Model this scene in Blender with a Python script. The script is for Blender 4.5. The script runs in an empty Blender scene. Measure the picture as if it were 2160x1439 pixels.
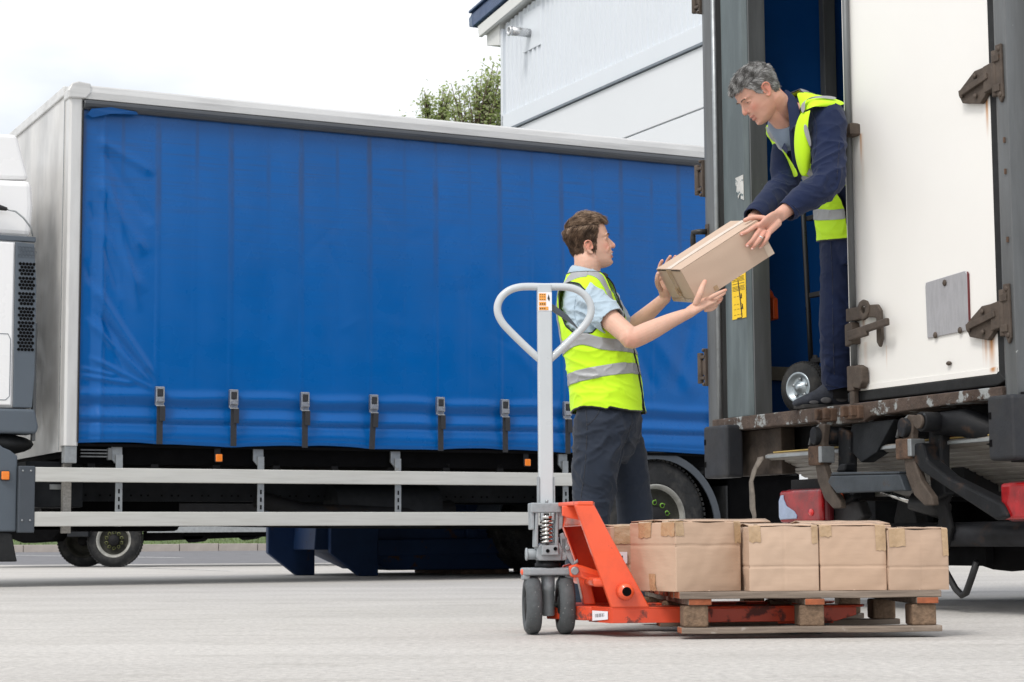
import bpy, bmesh, math, random
import numpy as np
from mathutils import Vector, Matrix, noise
random.seed(7); np.random.seed(7)
C = bpy.context.scene.collection
SC = bpy.context.scene

# ---------------------------------------------------------------- camera
F_PX, PITCH, ROLL, CAM_H = 4118.3, 0.1024, 0.0066, 0.315
cd = bpy.data.cameras.new('camera'); cam = bpy.data.objects.new('camera', cd); C.objects.link(cam)
cd.sensor_width = 36; cd.lens = F_PX / 2160 * 36; cd.clip_end = 2000; cd.clip_start = 0.05
cam.matrix_world = Matrix.Translation((0, 0, CAM_H)) @ Matrix.Rotation(math.pi/2 + PITCH, 4, 'X') @ Matrix.Rotation(-ROLL, 4, 'Z')
cd.dof.use_dof = True; cd.dof.focus_distance = 8.2; cd.dof.aperture_fstop = 18
SC.camera = cam

# ---------------------------------------------------------------- sky, sun, exposure
SUN_EL, SUN_ROT = math.radians(52), math.radians(215)
w = bpy.data.worlds.new("World"); SC.world = w; w.use_nodes = True
nt = w.node_tree; nt.nodes.clear()
out = nt.nodes.new('ShaderNodeOutputWorld')
sky = nt.nodes.new('ShaderNodeTexSky'); sky.sky_type = 'NISHITA'; sky.sun_disc = False
sky.sun_elevation = SUN_EL; sky.sun_rotation = SUN_ROT; sky.dust_density = 4
bg1 = nt.nodes.new('ShaderNodeBackground'); bg1.inputs[1].default_value = 0.03
nt.links.new(sky.outputs[0], bg1.inputs[0])
tc = nt.nodes.new('ShaderNodeTexCoord')
mp = nt.nodes.new('ShaderNodeMapping'); mp.inputs['Scale'].default_value = (1, 1, 2.6)
nz = nt.nodes.new('ShaderNodeTexNoise'); nz.inputs['Scale'].default_value = 5.0; nz.inputs['Detail'].default_value = 5; nz.inputs['Roughness'].default_value = 0.5
cr = nt.nodes.new('ShaderNodeValToRGB')
cr.color_ramp.elements[0].position = 0.3; cr.color_ramp.elements[0].color = (0.66, 0.69, 0.73, 1)
cr.color_ramp.elements[1].position = 0.62; cr.color_ramp.elements[1].color = (1.0, 1.0, 1.0, 1)
bg2 = nt.nodes.new('ShaderNodeBackground'); bg2.inputs[1].default_value = 0.97
nt.links.new(tc.outputs['Generated'], mp.inputs[0]); nt.links.new(mp.outputs[0], nz.inputs[0]); nt.links.new(nz.outputs[0], cr.inputs[0]); nt.links.new(cr.outputs[0], bg2.inputs[0])
ad = nt.nodes.new('ShaderNodeAddShader'); nt.links.new(bg1.outputs[0], ad.inputs[0]); nt.links.new(bg2.outputs[0], ad.inputs[1]); nt.links.new(ad.outputs[0], out.inputs[0])
sl = bpy.data.lights.new('sun', 'SUN'); sl.energy = 1.5; sl.angle = math.radians(16); sl.color = (1, 0.97, 0.93)
so = bpy.data.objects.new('sun', sl); C.objects.link(so)
sd = Vector((-0.42, -0.62, 0.95)).normalized()      # towards the sun: behind the camera, to the left
so.rotation_euler = sd.to_track_quat('Z', 'Y').to_euler()
sky.sun_elevation = math.asin(sd.z); sky.sun_rotation = math.atan2(sd.x, sd.y)
SC.view_settings.view_transform = 'Standard'; SC.view_settings.look = 'None'; SC.view_settings.gamma = 1
SC.view_settings.use_curve_mapping = False; SC.view_settings.exposure = 0.22
SC.cycles.max_bounces = 6; SC.cycles.diffuse_bounces = 4

# ---------------------------------------------------------------- mesh helpers
class MB:
    def __init__(s): s.v = []; s.f = []; s.m = []; s.s = []
    def add(s, v, f, mi=0, smooth=False):
        o = len(s.v); s.v += [tuple(float(c) for c in p) for p in v]
        for q in f: s.f.append([i + o for i in q]); s.m.append(mi); s.s.append(smooth)
        return s
    def box(s, x0, y0, z0, x1, y1, z1, mi=0):
        v = [(x, y, z) for z in (z0, z1) for y in (y0, y1) for x in (x0, x1)]
        return s.add(v, [(0, 2, 3, 1), (4, 5, 7, 6), (0, 1, 5, 4), (2, 6, 7, 3), (0, 4, 6, 2), (1, 3, 7, 5)], mi)
    def bar(s, a, b, w_, h_, mi=0, up=(0, 0, 1)):
        a, b = Vector(a), Vector(b); d = (b - a).normalized(); up = Vector(up)
        if abs(d.dot(up)) > .98: up = Vector((0, 1, 0))
        x = d.cross(up).normalized() * (w_/2); z = x.cross(d).normalized() * (h_/2)
        v = [p + sx*x + sz*z for p in (a, b) for sz in (-1, 1) for sx in (-1, 1)]
        return s.add(v, [(0, 1, 3, 2), (4, 6, 7, 5), (0, 4, 5, 1), (2, 3, 7, 6), (0, 2, 6, 4), (1, 5, 7, 3)], mi)
    def prism(s, pts, y0, y1, axis='y', mi=0):
        # pts: outline (a,b); extruded along axis
        def P(a, b, c):
            return {'y': (a, c, b), 'x': (c, a, b), 'z': (a, b, c)}[axis]
        n = len(pts)
        v = [P(a, b, y0) for a, b in pts] + [P(a, b, y1) for a, b in pts]
        f = [list(range(n)), list(range(2*n - 1, n - 1, -1))] + [(i, i + n, (i + 1) % n + n, (i + 1) % n) for i in range(n)]
        return s.add(v, f, mi)
    def tube(s, pts, r, n=12, mi=0, closed=False, cap=True, flat=1.0, ref=None):
        pts = [Vector(p) for p in pts]; N = len(pts)
        rs = r if hasattr(r, '__len__') else [r]*N
        T = []
        for i in range(N):
            a = pts[(i-1) % N] if (closed or i > 0) else pts[i]; b = pts[(i+1) % N] if (closed or i < N-1) else pts[i]
            T.append((b - a).normalized())
        x = Vector(ref) if ref is not None else (Vector((0, 0, 1)) if abs(T[0].z) < .9 else Vector((0, 1, 0)))
        v = []; 
        for i in range(N):
            if ref is not None and not closed: x = Vector(ref)
            x = (x - T[i]*x.dot(T[i])).normalized(); y = T[i].cross(x)
            for k in range(n):
                a = 2*math.pi*k/n; v.append(pts[i] + (x*math.cos(a) + y*math.sin(a)*flat)*rs[i])
        f = []
        for i in range(N if closed else N-1):
            j = (i+1) % N
            for k in range(n): f.append((i*n+k, i*n+(k+1) % n, j*n+(k+1) % n, j*n+k))
        o = len(s.f); s.add(v, f, mi, True)
        if cap and not closed: s.add([], [], mi); base = len(s.v)-len(v); s.f.append([base+k for k in range(n)][::-1]); s.f.append([base+(N-1)*n+k for k in range(n)]); s.m += [mi, mi]; s.s += [False, False]
        return s
    def cyl(s, a, b, r, n=20, mi=0, r2=None):
        return s.tube([a, b], [r, r if r2 is None else r2], n, mi)
    def lathe(s, prof, c, axis, n=48, mi=0, closed=False):
        # prof: list of (distance along axis, radius[, material]); axis unit vector
        c = Vector(c); ax = Vector(axis).normalized(); x = (Vector((0, 0, 1)) if abs(ax.z) < .9 else Vector((1, 0, 0))); x = (x - ax*x.dot(ax)).normalized(); y = ax.cross(x)
        v = []
        for p in prof:
            for k in range(n):
                a = 2*math.pi*k/n; v.append(c + ax*p[0] + (x*math.cos(a) + y*math.sin(a))*p[1])
        base = len(s.v); s.v += [tuple(q) for q in v]
        N = len(prof)
        for i in range(N if closed else N-1):
            j = (i+1) % N
            for k in range(n):
                s.f.append([base+i*n+k, base+i*n+(k+1) % n, base+j*n+(k+1) % n, base+j*n+k]); s.m.append(prof[i][2] if len(prof[i]) > 2 else mi); s.s.append(True)
        return s
    def ball(s, c, r, n=12, mi=0):
        rx, ry, rz = (r, r, r) if not hasattr(r, '__len__') else r
        v = []; f = []
        for i in range(n//2+1):
            t = math.pi*i/(n//2)
            for k in range(n): a = 2*math.pi*k/n; v.append((c[0]+rx*math.sin(t)*math.cos(a), c[1]+ry*math.sin(t)*math.sin(a), c[2]+rz*math.cos(t)))
        for i in range(n//2):
            for k in range(n): f.append((i*n+k, (i+1)*n+k, (i+1)*n+(k+1) % n, i*n+(k+1) % n))
        return s.add(v, f, mi, True)
    def build(s, name, mats, parent=None, bevel=0, seg=2, xf=None):
        me = bpy.data.meshes.new(name); v = s.v
        if xf is not None: v = [tuple(xf @ Vector(p)) for p in v]
        me.from_pydata(v, [], s.f); me.validate()
        for m_ in (mats if isinstance(mats, (list, tuple)) else [mats]): me.materials.append(m_)
        if len(me.polygons) == len(s.f):
            me.polygons.foreach_set('material_index', s.m); me.polygons.foreach_set('use_smooth', s.s)
        bm = bmesh.new(); bm.from_mesh(me); bmesh.ops.remove_doubles(bm, verts=bm.verts, dist=1e-6); bmesh.ops.recalc_face_normals(bm, faces=bm.faces); bm.to_mesh(me); bm.free()
        o = bpy.data.objects.new(name, me); C.objects.link(o)
        if parent is not None: o.parent = parent
        if bevel:
            b = o.modifiers.new('bevel', 'BEVEL'); b.width = bevel; b.segments = seg; b.limit_method = 'ANGLE'; b.angle_limit = math.radians(35); b.harden_normals = False
        return o

def thing(name, label, cat, loc=(0, 0, 0), rz=0, group=None):
    o = bpy.data.objects.new(name, None); C.objects.link(o); o.location = loc; o.rotation_euler = (0, 0, rz); o.empty_display_size = .1
    o['label'] = label; o['category'] = cat
    if group: o['group'] = group
    return o
def tag(o, label, cat, group=None):
    o['label'] = label; o['category'] = cat
    if group: o['group'] = group
    return o
def structure(o, kind='structure'): o['kind'] = kind; return o
def box(name, p, m, parent, bevel=.003): return MB().box(*p).build(name, m, parent, bevel)

# ---------------------------------------------------------------- material helpers
def lin(c):
    return tuple((x/12.92 if x <= .04045 else ((x+.055)/1.055)**2.4) for x in c)
def hexc(r, g, b): return lin((r/255, g/255, b/255))
def mat(name, col, rough=.6, metal=0, var=.12, vscale=6, bump=0, bscale=60, spec=.5, rust=None, chips=None, streak=None, coat=0, stretch=None, sheen=0, sub=0, coord='Object', speck=None):
    """col base; var brightness variation; rust=(colour, threshold, scale, softness) blotches; chips the same, crisper; streak=(colour, amount, scale)"""
    m = bpy.data.materials.new(name); m.use_nodes = True; N = m.node_tree.nodes; L = m.node_tree.links
    b = N['Principled BSDF']; b.inputs['Roughness'].default_value = rough; b.inputs['Metallic'].default_value = metal
    b.inputs['Specular IOR Level'].default_value = spec; b.inputs['Coat Weight'].default_value = coat
    if sheen: b.inputs['Sheen Weight'].default_value = sheen; b.inputs['Sheen Roughness'].default_value = .5
    if sub: b.inputs['Subsurface Weight'].default_value = sub; b.inputs['Subsurface Radius'].default_value = (1, .35, .2); b.inputs['Subsurface Scale'].default_value = .006
    t = N.new('ShaderNodeTexCoord'); src = t.outputs[coord]
    if stretch:
        mp = N.new('ShaderNodeMapping'); mp.inputs['Scale'].default_value = stretch; L.new(src, mp.inputs[0]); src_s = mp.outputs[0]
    else: src_s = src
    def ns(scale, det=5, r_=.55, s_=None):
        n = N.new('ShaderNodeTexNoise'); n.inputs['Scale'].default_value = scale; n.inputs['Detail'].default_value = det; n.inputs['Roughness'].default_value = r_; L.new(s_ or src, n.inputs['Vector']); return n.outputs['Fac']
    def mr(x, a, b_, c, d):
        n = N.new('ShaderNodeMapRange'); L.new(x, n.inputs[0])
        for i, q in enumerate((a, b_, c, d)): n.inputs[i+1].default_value = q
        return n.outputs[0]
    def mix(fac, A, B, typ='MIX'):
        n = N.new('ShaderNodeMix'); n.data_type = 'RGBA'; n.blend_type = typ
        if isinstance(fac, float): n.inputs[0].default_value = fac
        else: L.new(fac, n.inputs[0])
        for i, q in ((6, A), (7, B)):
            if isinstance(q, tuple): n.inputs[i].default_value = (*q, 1)
            else: L.new(q, n.inputs[i])
        return n.outputs[2]
    f1 = mr(ns(vscale, 6, .6, src_s), .3, .7, 0, 1)
    cur = mix(f1, tuple(c*(1-var) for c in col), tuple(min(1, c*(1+var)) for c in col))
    roughs = None
    if speck: cur = mix(mr(ns(speck[1], 2, .5), speck[2], speck[2]+.04, 0, speck[3] if len(speck) > 3 else 1), cur, speck[0])
    if streak: cur = mix(mr(ns(streak[2], 5, .6, src_s), .45, .75, 0, streak[1]), cur, streak[0])
    for q in (rust, chips):
        if q:
            fr_ = mr(ns(q[2], 8, .65), q[1], q[1]+q[3], 0, 1); cur = mix(fr_, cur, q[0]); roughs = mr(fr_, 0, 1, rough, .9)
    L.new(cur, b.inputs['Base Color'])
    if roughs is not None: L.new(roughs, b.inputs['Roughness'])
    elif rough > .12: L.new(mr(ns(vscale*2.3, 4), .3, .7, max(.05, rough-.1), min(1, rough+.1)), b.inputs['Roughness'])
    if bump:
        bp = N.new('ShaderNodeBump'); bp.inputs['Strength'].default_value = 1; bp.inputs['Distance'].default_value = bump
        L.new(ns(bscale, 6, .6, src_s), bp.inputs['Height']); L.new(bp.outputs[0], b.inputs['Normal'])
    m['b'] = 0
    return m
def extra(m):   # nodes of a material for further painting
    return m.node_tree.nodes, m.node_tree.links, m.node_tree.nodes['Principled BSDF']

RUST = (.10, .045, .022); DIRT = (.06, .052, .042)
M = {}
M['blue_pvc'] = mat('blue_pvc', (.0008, .085, .30), .36, var=.08, vscale=1.3, bump=.0012, bscale=14, spec=.5)
M['alu'] = mat('painted_aluminium', (.62, .62, .61), .42, .25, var=.06, vscale=3, streak=(DIRT, .25, 5), stretch=(.3, 1, 3))
M['alu_rail'] = mat('anodised_rail', (.56, .56, .53), .45, .1, var=.05, vscale=2, streak=((.36, .35, .31), .35, 9), stretch=(.3, 1, 5))
M['white_paint'] = mat('white_paint', (.80, .80, .79), .38, var=.02, vscale=2, coat=.2)
M['cab_white'] = mat('cab_white', (.83, .83, .83), .25, var=.01, vscale=1, coat=.5)
M['bulkhead'] = mat('dusty_bulkhead', (.60, .59, .57), .4, .1, var=.10, vscale=2.5, streak=((.25, .26, .27), .55, 2.2), stretch=(1, 1, .35), bump=.003, bscale=3)
M['dark_rubber'] = mat('dark_rubber', (.016, .017, .018), .7, spec=.3, var=.3, vscale=8, bump=.002, bscale=70)
M['tyre'] = mat('tyre_rubber', (.019, .020, .021), .8, spec=.3, var=.35, vscale=10, bump=.002, bscale=90, streak=((.09, .085, .078), .6, 8))
M['charcoal'] = mat('charcoal_plastic', (.055, .066, .080), .5, var=.08, vscale=3, bump=.0006, bscale=400)
M['slate'] = mat('slate_grey_plastic', (.085, .105, .128), .45, var=.06, vscale=3, bump=.0005, bscale=400)
M['chassis'] = mat('chassis_black', (.008, .008, .009), .7, spec=.25, var=.4, vscale=6, rust=((.022, .014, .010), .58, 9, .14), bump=.003, bscale=30)
M['under_grey'] = mat('underbody_grey', (.014, .016, .019), .75, spec=.25, var=.3, vscale=5, bump=.002, bscale=30)
M['galv'] = mat('galvanised_steel', (.34, .36, .37), .45, .7, var=.15, vscale=25, rust=((.25, .24, .22), .62, 12, .1))
M['galv_dark'] = mat('weathered_steel', (.125, .132, .136), .5, .3, var=.28, vscale=9, streak=((.065, .065, .062), .65, 6), stretch=(1, 1, .12), bump=.0015, bscale=40, chips=((.40, .42, .41), .70, 18, .03))
M['teal_steel'] = mat('grey_green_steel', (.085, .108, .114), .48, .1, var=.16, vscale=5, streak=((.18, .22, .23), .5, 13), stretch=(1, 1, .15), bump=.001, bscale=60, chips=((.30, .34, .35), .72, 30, .03))
M['rusty'] = mat('rusty_steel', (.105, .062, .040), .82, .05, var=.38, vscale=14, rust=((.05, .035, .028), .55, 22, .12), bump=.006, bscale=55, chips=((.19, .11, .06), .66, 35, .05))
M['brown_steel'] = mat('brown_weathered_hinge', (.088, .068, .054), .68, .3, var=.28, vscale=16, rust=((.12, .06, .032), .66, 20, .12), bump=.003, bscale=60)
M['sill'] = mat('sill_flaking_paint', (.080, .056, .044), .8, .05, var=.35, vscale=16, bump=.006, bscale=60, chips=((.30, .32, .32), .55, 11, .05), rust=((.045, .028, .02), .50, 7, .15), stretch=(1, 1, 1))
M['dark_steel'] = mat('dark_painted_steel', (.010, .011, .013), .55, .1, spec=.25, var=.3, vscale=9, chips=((.10, .115, .13), .67, 16, .04), rust=((.055, .032, .02), .57, 9, .12), bump=.002, bscale=40)
M['tube_steel'] = mat('grimy_tube', (.016, .017, .020), .5, .2, spec=.35, var=.45, vscale=7, rust=((.075, .042, .028), .55, 6, .2), bump=.002, bscale=30)
M['ribbed'] = mat('ribbed_aluminium', (.36, .34, .31), .5, .25, var=.25, vscale=6, streak=((.10, .085, .065), .7, 7), stretch=(.4, 1, 1))
M['chrome'] = mat('bright_steel', (.62, .62, .60), .2, 1, var=.06, vscale=20)
M['buckle'] = mat('buckle_steel', (.42, .43, .44), .38, .8, var=.12, vscale=30)
M['webbing'] = mat('black_webbing', (.022, .023, .027), .8, var=.2, vscale=60, bump=.001, bscale=500)
M['old_webbing'] = mat('grey_webbing', (.19, .165, .14), .9, var=.25, vscale=30, bump=.002, bscale=200, rust=((.03, .028, .026), .6, 9, .1))
M['orange_lens'] = mat('orange_lens', (.85, .22, .015), .25, var=.06, vscale=60, coat=.5)
M['red_lens'] = mat('red_lens', (.30, .004, .007), .2, var=.45, vscale=14, coat=.5, spec=.3)
M['pale_lens'] = mat('pale_lens', (.30, .38, .55), .2, var=.15, vscale=20, coat=1)
M['orange'] = mat('orange_plastic', (.55, .075, .012), .45, var=.1)
M['pt_orange'] = mat('orange_red_enamel', (.82, .098, .030), .34, var=.05, vscale=7, coat=.35, chips=((.22, .05, .03), .69, 26, .03), rust=((.60, .075, .03), .50, 5, .25), bump=.0008, bscale=30)
M['pt_fork'] = mat('scuffed_orange_red', (.66, .068, .022), .42, var=.10, vscale=8, coat=.1, chips=((.17, .05, .04), .565, 9, .05), stretch=(1, 1, 1), bump=.001, bscale=30)
M['pt_grey'] = mat('light_grey_enamel', (.50, .53, .55), .35, var=.04, vscale=8, coat=.3)
M['pt_cast'] = mat('grey_casting', (.33, .36, .38), .45, .15, var=.15, vscale=18, bump=.0015, bscale=90, streak=((.08, .08, .08), .55, 18))
M['pt_wheel'] = mat('grey_worn_rubber', (.072, .080, .085), .72, var=.25, vscale=16, bump=.002, bscale=120, speck=((.45, .45, .43), 160, .70))
M['black'] = mat('black_plastic', (.015, .015, .016), .5, var=.2)
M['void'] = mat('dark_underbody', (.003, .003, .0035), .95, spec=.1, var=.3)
M['door_white'] = mat('door_panel', (.80, .79, .76), .5, var=.015, vscale=2, bump=.0008, bscale=9)
M['wood'] = mat('weathered_pallet_wood', (.245, .195, .155), .85, var=.35, vscale=9, stretch=(.4, 6, 6), streak=((.085, .062, .048), .75, 4), chips=((.33, .29, .25), .62, 16, .05), bump=.004, bscale=18)
M['wood_block'] = mat('chipboard_block', (.19, .125, .080), .95, var=.35, vscale=60, bump=.006, bscale=110, streak=((.10, .07, .05), .4, 9))
M['wood_red'] = mat('orange_stained_wood', (.33, .095, .038), .85, var=.35, vscale=14, bump=.003, bscale=50, streak=((.11, .05, .03), .6, 16))
M['card'] = mat('cardboard', (.50, .350, .250), .78, var=.06, vscale=5, bump=.0007, bscale=60, stretch=(.3, .3, 1.8), streak=((.43, .30, .21), .5, 6))
M['card_pale'] = mat('pale_cardboard', (.53, .395, .30), .75, var=.025, vscale=4, bump=.0004, bscale=90)
M['tape'] = mat('brown_tape', (.42, .285, .165), .2, var=.10, vscale=30, bump=.003, bscale=50, coat=.35)
M['tape_pale'] = mat('clear_tape', (.62, .50, .39), .3, var=.06, vscale=30, bump=.001, bscale=60, coat=.3)
M['paper'] = mat('white_paper', (.80, .80, .84), .6, var=.01)
M['skip_blue'] = mat('skip_blue_paint', (.009, .032, .095), .6, spec=.3, var=.25, vscale=2.5, rust=((.07, .035, .02), .60, 4.5, .06), chips=((.055, .03, .02), .66, 14, .03), bump=.003, bscale=12)
M['clad'] = mat('white_cladding', (.66, .70, .74), .45, var=.015, vscale=.6)
M['panel'] = mat('flat_white_panel', (.69, .715, .735), .42, var=.012, vscale=.4)
M['fascia'] = mat('off_white_fascia', (.66, .67, .65), .5, var=.04, vscale=2)
M['roof_blue'] = mat('navy_roof_trim', (.035, .07, .155), .3, .2, var=.15, vscale=2)
M['pipe'] = mat('steel_flue', (.6, .61, .62), .3, .8, var=.06, vscale=6)
M['yellow_label'] = mat('yellow_label', (.82, .53, .01), .5, var=.07, vscale=14)
M['ink'] = mat('black_ink', (.02, .018, .012), .6, var=.1)
M['label_grey'] = mat('torn_label_residue', (.52, .52, .50), .7, var=.14, vscale=30, chips=((.135, .175, .185), .56, 26, .02))

M['inner_shade_blue'] = mat('shaded_curtain_blue', (.0006, .058, .235), .5, var=.15, vscale=1.5, spec=.3)  # curtain blue darkened: the shade inside the truck is put into the colour
def leafy(m, col):
    N, L, b = extra(m); t = N.new('ShaderNodeBsdfTranslucent'); t.inputs[0].default_value = (*col, 1)
    x = N.new('ShaderNodeMixShader'); x.inputs[0].default_value = .6; o = [n for n in N if n.type == 'OUTPUT_MATERIAL'][0]
    L.new(b.outputs[0], x.inputs[1]); L.new(t.outputs[0], x.inputs[2]); L.new(x.outputs[0], o.inputs[0])
M['card_b'] = mat('cardboard_darker', (.46, .325, .235), .8, var=.08, vscale=4, bump=.0007, bscale=60, stretch=(.3, .3, 1.8), streak=((.38, .265, .19), .6, 4))
M['card_c'] = mat('cardboard_lighter', (.52, .375, .275), .76, var=.06, vscale=7, bump=.0007, bscale=60, stretch=(.3, .3, 1.8), streak=((.44, .31, .22), .5, 5))
M['alu_post'] = mat('painted_post', (.62, .62, .61), .42, .25, var=.05, vscale=3, streak=((.22, .21, .19), .3, 6), stretch=(2, 2, .25))
M['cross_steel'] = mat('cross_steel', (.045, .055, .066), .45, .3, var=.3, vscale=9, chips=((.16, .18, .2), .66, 16, .04), rust=((.055, .032, .02), .60, 9, .1), bump=.002, bscale=40)
# ================================================================ ground
def ground_mat():
    m = mat('pale_concrete', (.52, .50, .47), .85, var=.05, vscale=.9, bump=.0022, bscale=85, speck=((.33, .32, .30), 70, .62, .55))
    N, L, b = extra(m)
    old = b.inputs['Base Color'].links[0].from_socket
    t = N.new('ShaderNodeTexCoord'); mp = N.new('ShaderNodeMapping'); mp.inputs['Scale'].default_value = (.35, 1.6, 1); L.new(t.outputs['Object'], mp.inputs[0])
    n = N.new('ShaderNodeTexNoise'); n.inputs['Scale'].default_value = .9; n.inputs['Detail'].default_value = 6; L.new(mp.outputs[0], n.inputs[0])
    r = N.new('ShaderNodeMapRange'); r.inputs[1].default_value = .35; r.inputs[2].default_value = .7; r.inputs[3].default_value = .0; r.inputs[4].default_value = .42; L.new(n.outputs[0], r.inputs[0])
    x = N.new('ShaderNodeMix'); x.data_type = 'RGBA'; L.new(r.outputs[0], x.inputs[0]); L.new(old, x.inputs[6]); x.inputs[7].default_value = (.37, .352, .325, 1)
    v = N.new('ShaderNodeTexNoise'); v.inputs['Scale'].default_value = 130; v.inputs['Detail'].default_value = 3; L.new(t.outputs['Object'], v.inputs[0])
    r2 = N.new('ShaderNodeMapRange'); r2.inputs[1].default_value = .60; r2.inputs[2].default_value = .68; r2.inputs[4].default_value = .85; L.new(v.outputs[0], r2.inputs[0])
    y = N.new('ShaderNodeMix'); y.data_type = 'RGBA'; L.new(r2.outputs[0], y.inputs[0]); L.new(x.outputs[2], y.inputs[6]); y.inputs[7].default_value = (.60, .59, .565, 1)
    # fine dark aggregate pits
    v3 = N.new('ShaderNodeTexVoronoi'); v3.inputs['Scale'].default_value = 75; L.new(t.outputs['Object'], v3.inputs['Vector'])
    r3 = N.new('ShaderNodeMapRange'); r3.inputs[1].default_value = .10; r3.inputs[2].default_value = .16; r3.inputs[3].default_value = .8; r3.inputs[4].default_value = 0; L.new(v3.outputs['Distance'], r3.inputs[0])
    z = N.new('ShaderNodeMix'); z.data_type = 'RGBA'; L.new(r3.outputs[0], z.inputs[0]); L.new(y.outputs[2], z.inputs[6]); z.inputs[7].default_value = (.20, .19, .175, 1)
    # stains and tyre scuffs
    mq = N.new('ShaderNodeMapping'); mq.inputs['Scale'].default_value = (.5, 1.3, 1); mq.inputs['Rotation'].default_value = (0, 0, .35); L.new(t.outputs['Object'], mq.inputs[0])
    s1 = N.new('ShaderNodeTexNoise'); s1.inputs['Scale'].default_value = 3.4; s1.inputs['Detail'].default_value = 7; s1.inputs['Roughness'].default_value = .7; L.new(mq.outputs[0], s1.inputs[0])
    r4 = N.new('ShaderNodeMapRange'); r4.inputs[1].default_value = .52; r4.inputs[2].default_value = .74; r4.inputs[4].default_value = .50; L.new(s1.outputs[0], r4.inputs[0])
    a1 = N.new('ShaderNodeMix'); a1.data_type = 'RGBA'; L.new(r4.outputs[0], a1.inputs[0]); L.new(z.outputs[2], a1.inputs[6]); a1.inputs[7].default_value = (.27, .255, .225, 1)
    s2 = N.new('ShaderNodeTexNoise'); s2.inputs['Scale'].default_value = 42; s2.inputs['Detail'].default_value = 4; L.new(t.outputs['Object'], s2.inputs[0])
    r5 = N.new('ShaderNodeMapRange'); r5.inputs[1].default_value = .3; r5.inputs[2].default_value = .7; r5.inputs[3].default_value = .80; r5.inputs[4].default_value = 1.14; L.new(s2.outputs[0], r5.inputs[0])
    a2 = N.new('ShaderNodeMix'); a2.data_type = 'RGBA'; a2.blend_type = 'MULTIPLY'; a2.inputs[0].default_value = 1; L.new(a1.outputs[2], a2.inputs[6]); L.new(r5.outputs[0], a2.inputs[7])
    L.new(a2.outputs[2], b.inputs['Base Color']); return m
M['ground'] = ground_mat()
M['asphalt'] = mat('grey_asphalt', (.155, .155, .165), .9, var=.15, vscale=3, bump=.004, bscale=60)
M['grass'] = mat('grass_green', (.075, .12, .028), .8, var=.4, vscale=5, streak=((.13, .14, .05), .6, 9))
M['kerb'] = mat('kerb_concrete', (.36, .325, .30), .85, var=.1, vscale=4)
M['road_paint'] = mat('worn_road_paint', (.68, .68, .66), .7, var=.1, vscale=6)
M['seam'] = mat('tar_seam', (.16, .16, .175), .7, var=.2, vscale=9, streak=((.33, .32, .31), .6, 6))
def sheet(name, pts, m, kind='structure', parent=None):
    me = bpy.data.meshes.new(name); me.from_pydata(pts, [], [tuple(range(len(pts)))]); me.materials.append(m)
    o = bpy.data.objects.new(name, me); C.objects.link(o); o['kind'] = kind
    if parent: o.parent = parent
    return o
# one terrain sheet to the horizon: level under the yard, rising gently behind the kerb
ys = [-60, -20, 46.05, 48, 50, 53, 58, 90, 300, 1500]; zs = [-.012, -.012, .10, .36, .62, .95, 1.2, 1.4, 1.6, 2]
xs = [-1500, -200, -60, -20, 0, 20, 60, 200, 1500]
tv = [(x, y, z if y < 40 or True else z) for y, z in zip(ys, zs) for x in xs]
ys2 = list(ys); 
tf = [(j*9+i, j*9+i+1, (j+1)*9+i+1, (j+1)*9+i) for j in range(len(ys)-1) for i in range(8)]
# keep the sheet below the road between y=-20 and y=46
tv = [(x, y, z) for x, y, z in tv]
g = bpy.data.meshes.new('terrain'); g.from_pydata([(x, y, (-.05 if y < 46 else z - (.0 if y > 46.06 else .1))) for x, y, z in tv], [], tf); g.materials.append(M['grass'])
structure(bpy.data.objects.new('terrain', g)); C.objects.link(bpy.data.objects['terrain'])
sheet('concrete_yard', [(-60, -30, 0), (60, -30, 0), (60, 31, 0), (-60, 31, 0)], M['ground'])
sheet('asphalt_road', [(-60, 31, -.004), (60, 31, -.004), (60, 46, .146), (-60, 46, .146)], M['asphalt'])
kb = MB().box(-60, 46.0, -.05, 60, 46.04, .27).build('kerb', M['kerb']); structure(kb)
ks = MB().box(0, 0, -.12, .90, .14, .165).build('kerb_stone', M['kerb'], kb, .012); ks.location = (-16, 45.86, .15)
for i in range(1, 26):
    c = ks.copy(); C.objects.link(c); c.parent = kb; c.location = (-16 + i*.912, 45.86 + random.uniform(-.006, .006), .15 + random.uniform(-.006, .006))
ln = sheet('parking_line', [(-10.9, 41.4, .104), (-6.3, 36.7, .057), (-6.12, 36.7, .057), (-10.72, 41.4, .104)], M['road_paint'])
ln2 = sheet('parking_line', [(-5.6, 27.5, .004), (-3.3, 22.6, .004), (-3.22, 22.6, .004), (-5.5, 27.5, .004)], M['road_paint'])
sheet('tar_seam', [(1.6, 10.22, .004), (3.0, 9.96, .004), (9, 9.35, .004), (9, 9.31, .004), (3.0, 9.90, .004), (1.6, 10.17, .004)], M['seam'])
sheet('tar_seam', [(2.0, 11.7, .004), (6, 11.4, .004), (12, 11.2, .004), (12, 11.17, .004), (6, 11.37, .004), (2.0, 11.68, .004)], M['seam'])
# grass tufts on the bank behind the kerb
gb = MB()
rg = random.Random(3)
for i in range(9000):
    x, y = rg.uniform(-17, 4), rg.uniform(46.1, 52); z = .36 + (y-48)*.13 if y > 48 else .1 + (y-46.05)*.133
    h = rg.uniform(.03, .10); a = rg.uniform(0, 6.28); dx, dy = math.cos(a)*.012, math.sin(a)*.012
    gb.add([(x-dx, y-dy, z-.02), (x+dx, y+dy, z-.02), (x+rg.uniform(-.03, .03), y+rg.uniform(-.03, .03), z+h)], [(0, 1, 2)])
o = gb.build('grass', M['grass']); o['kind'] = 'stuff'

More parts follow.
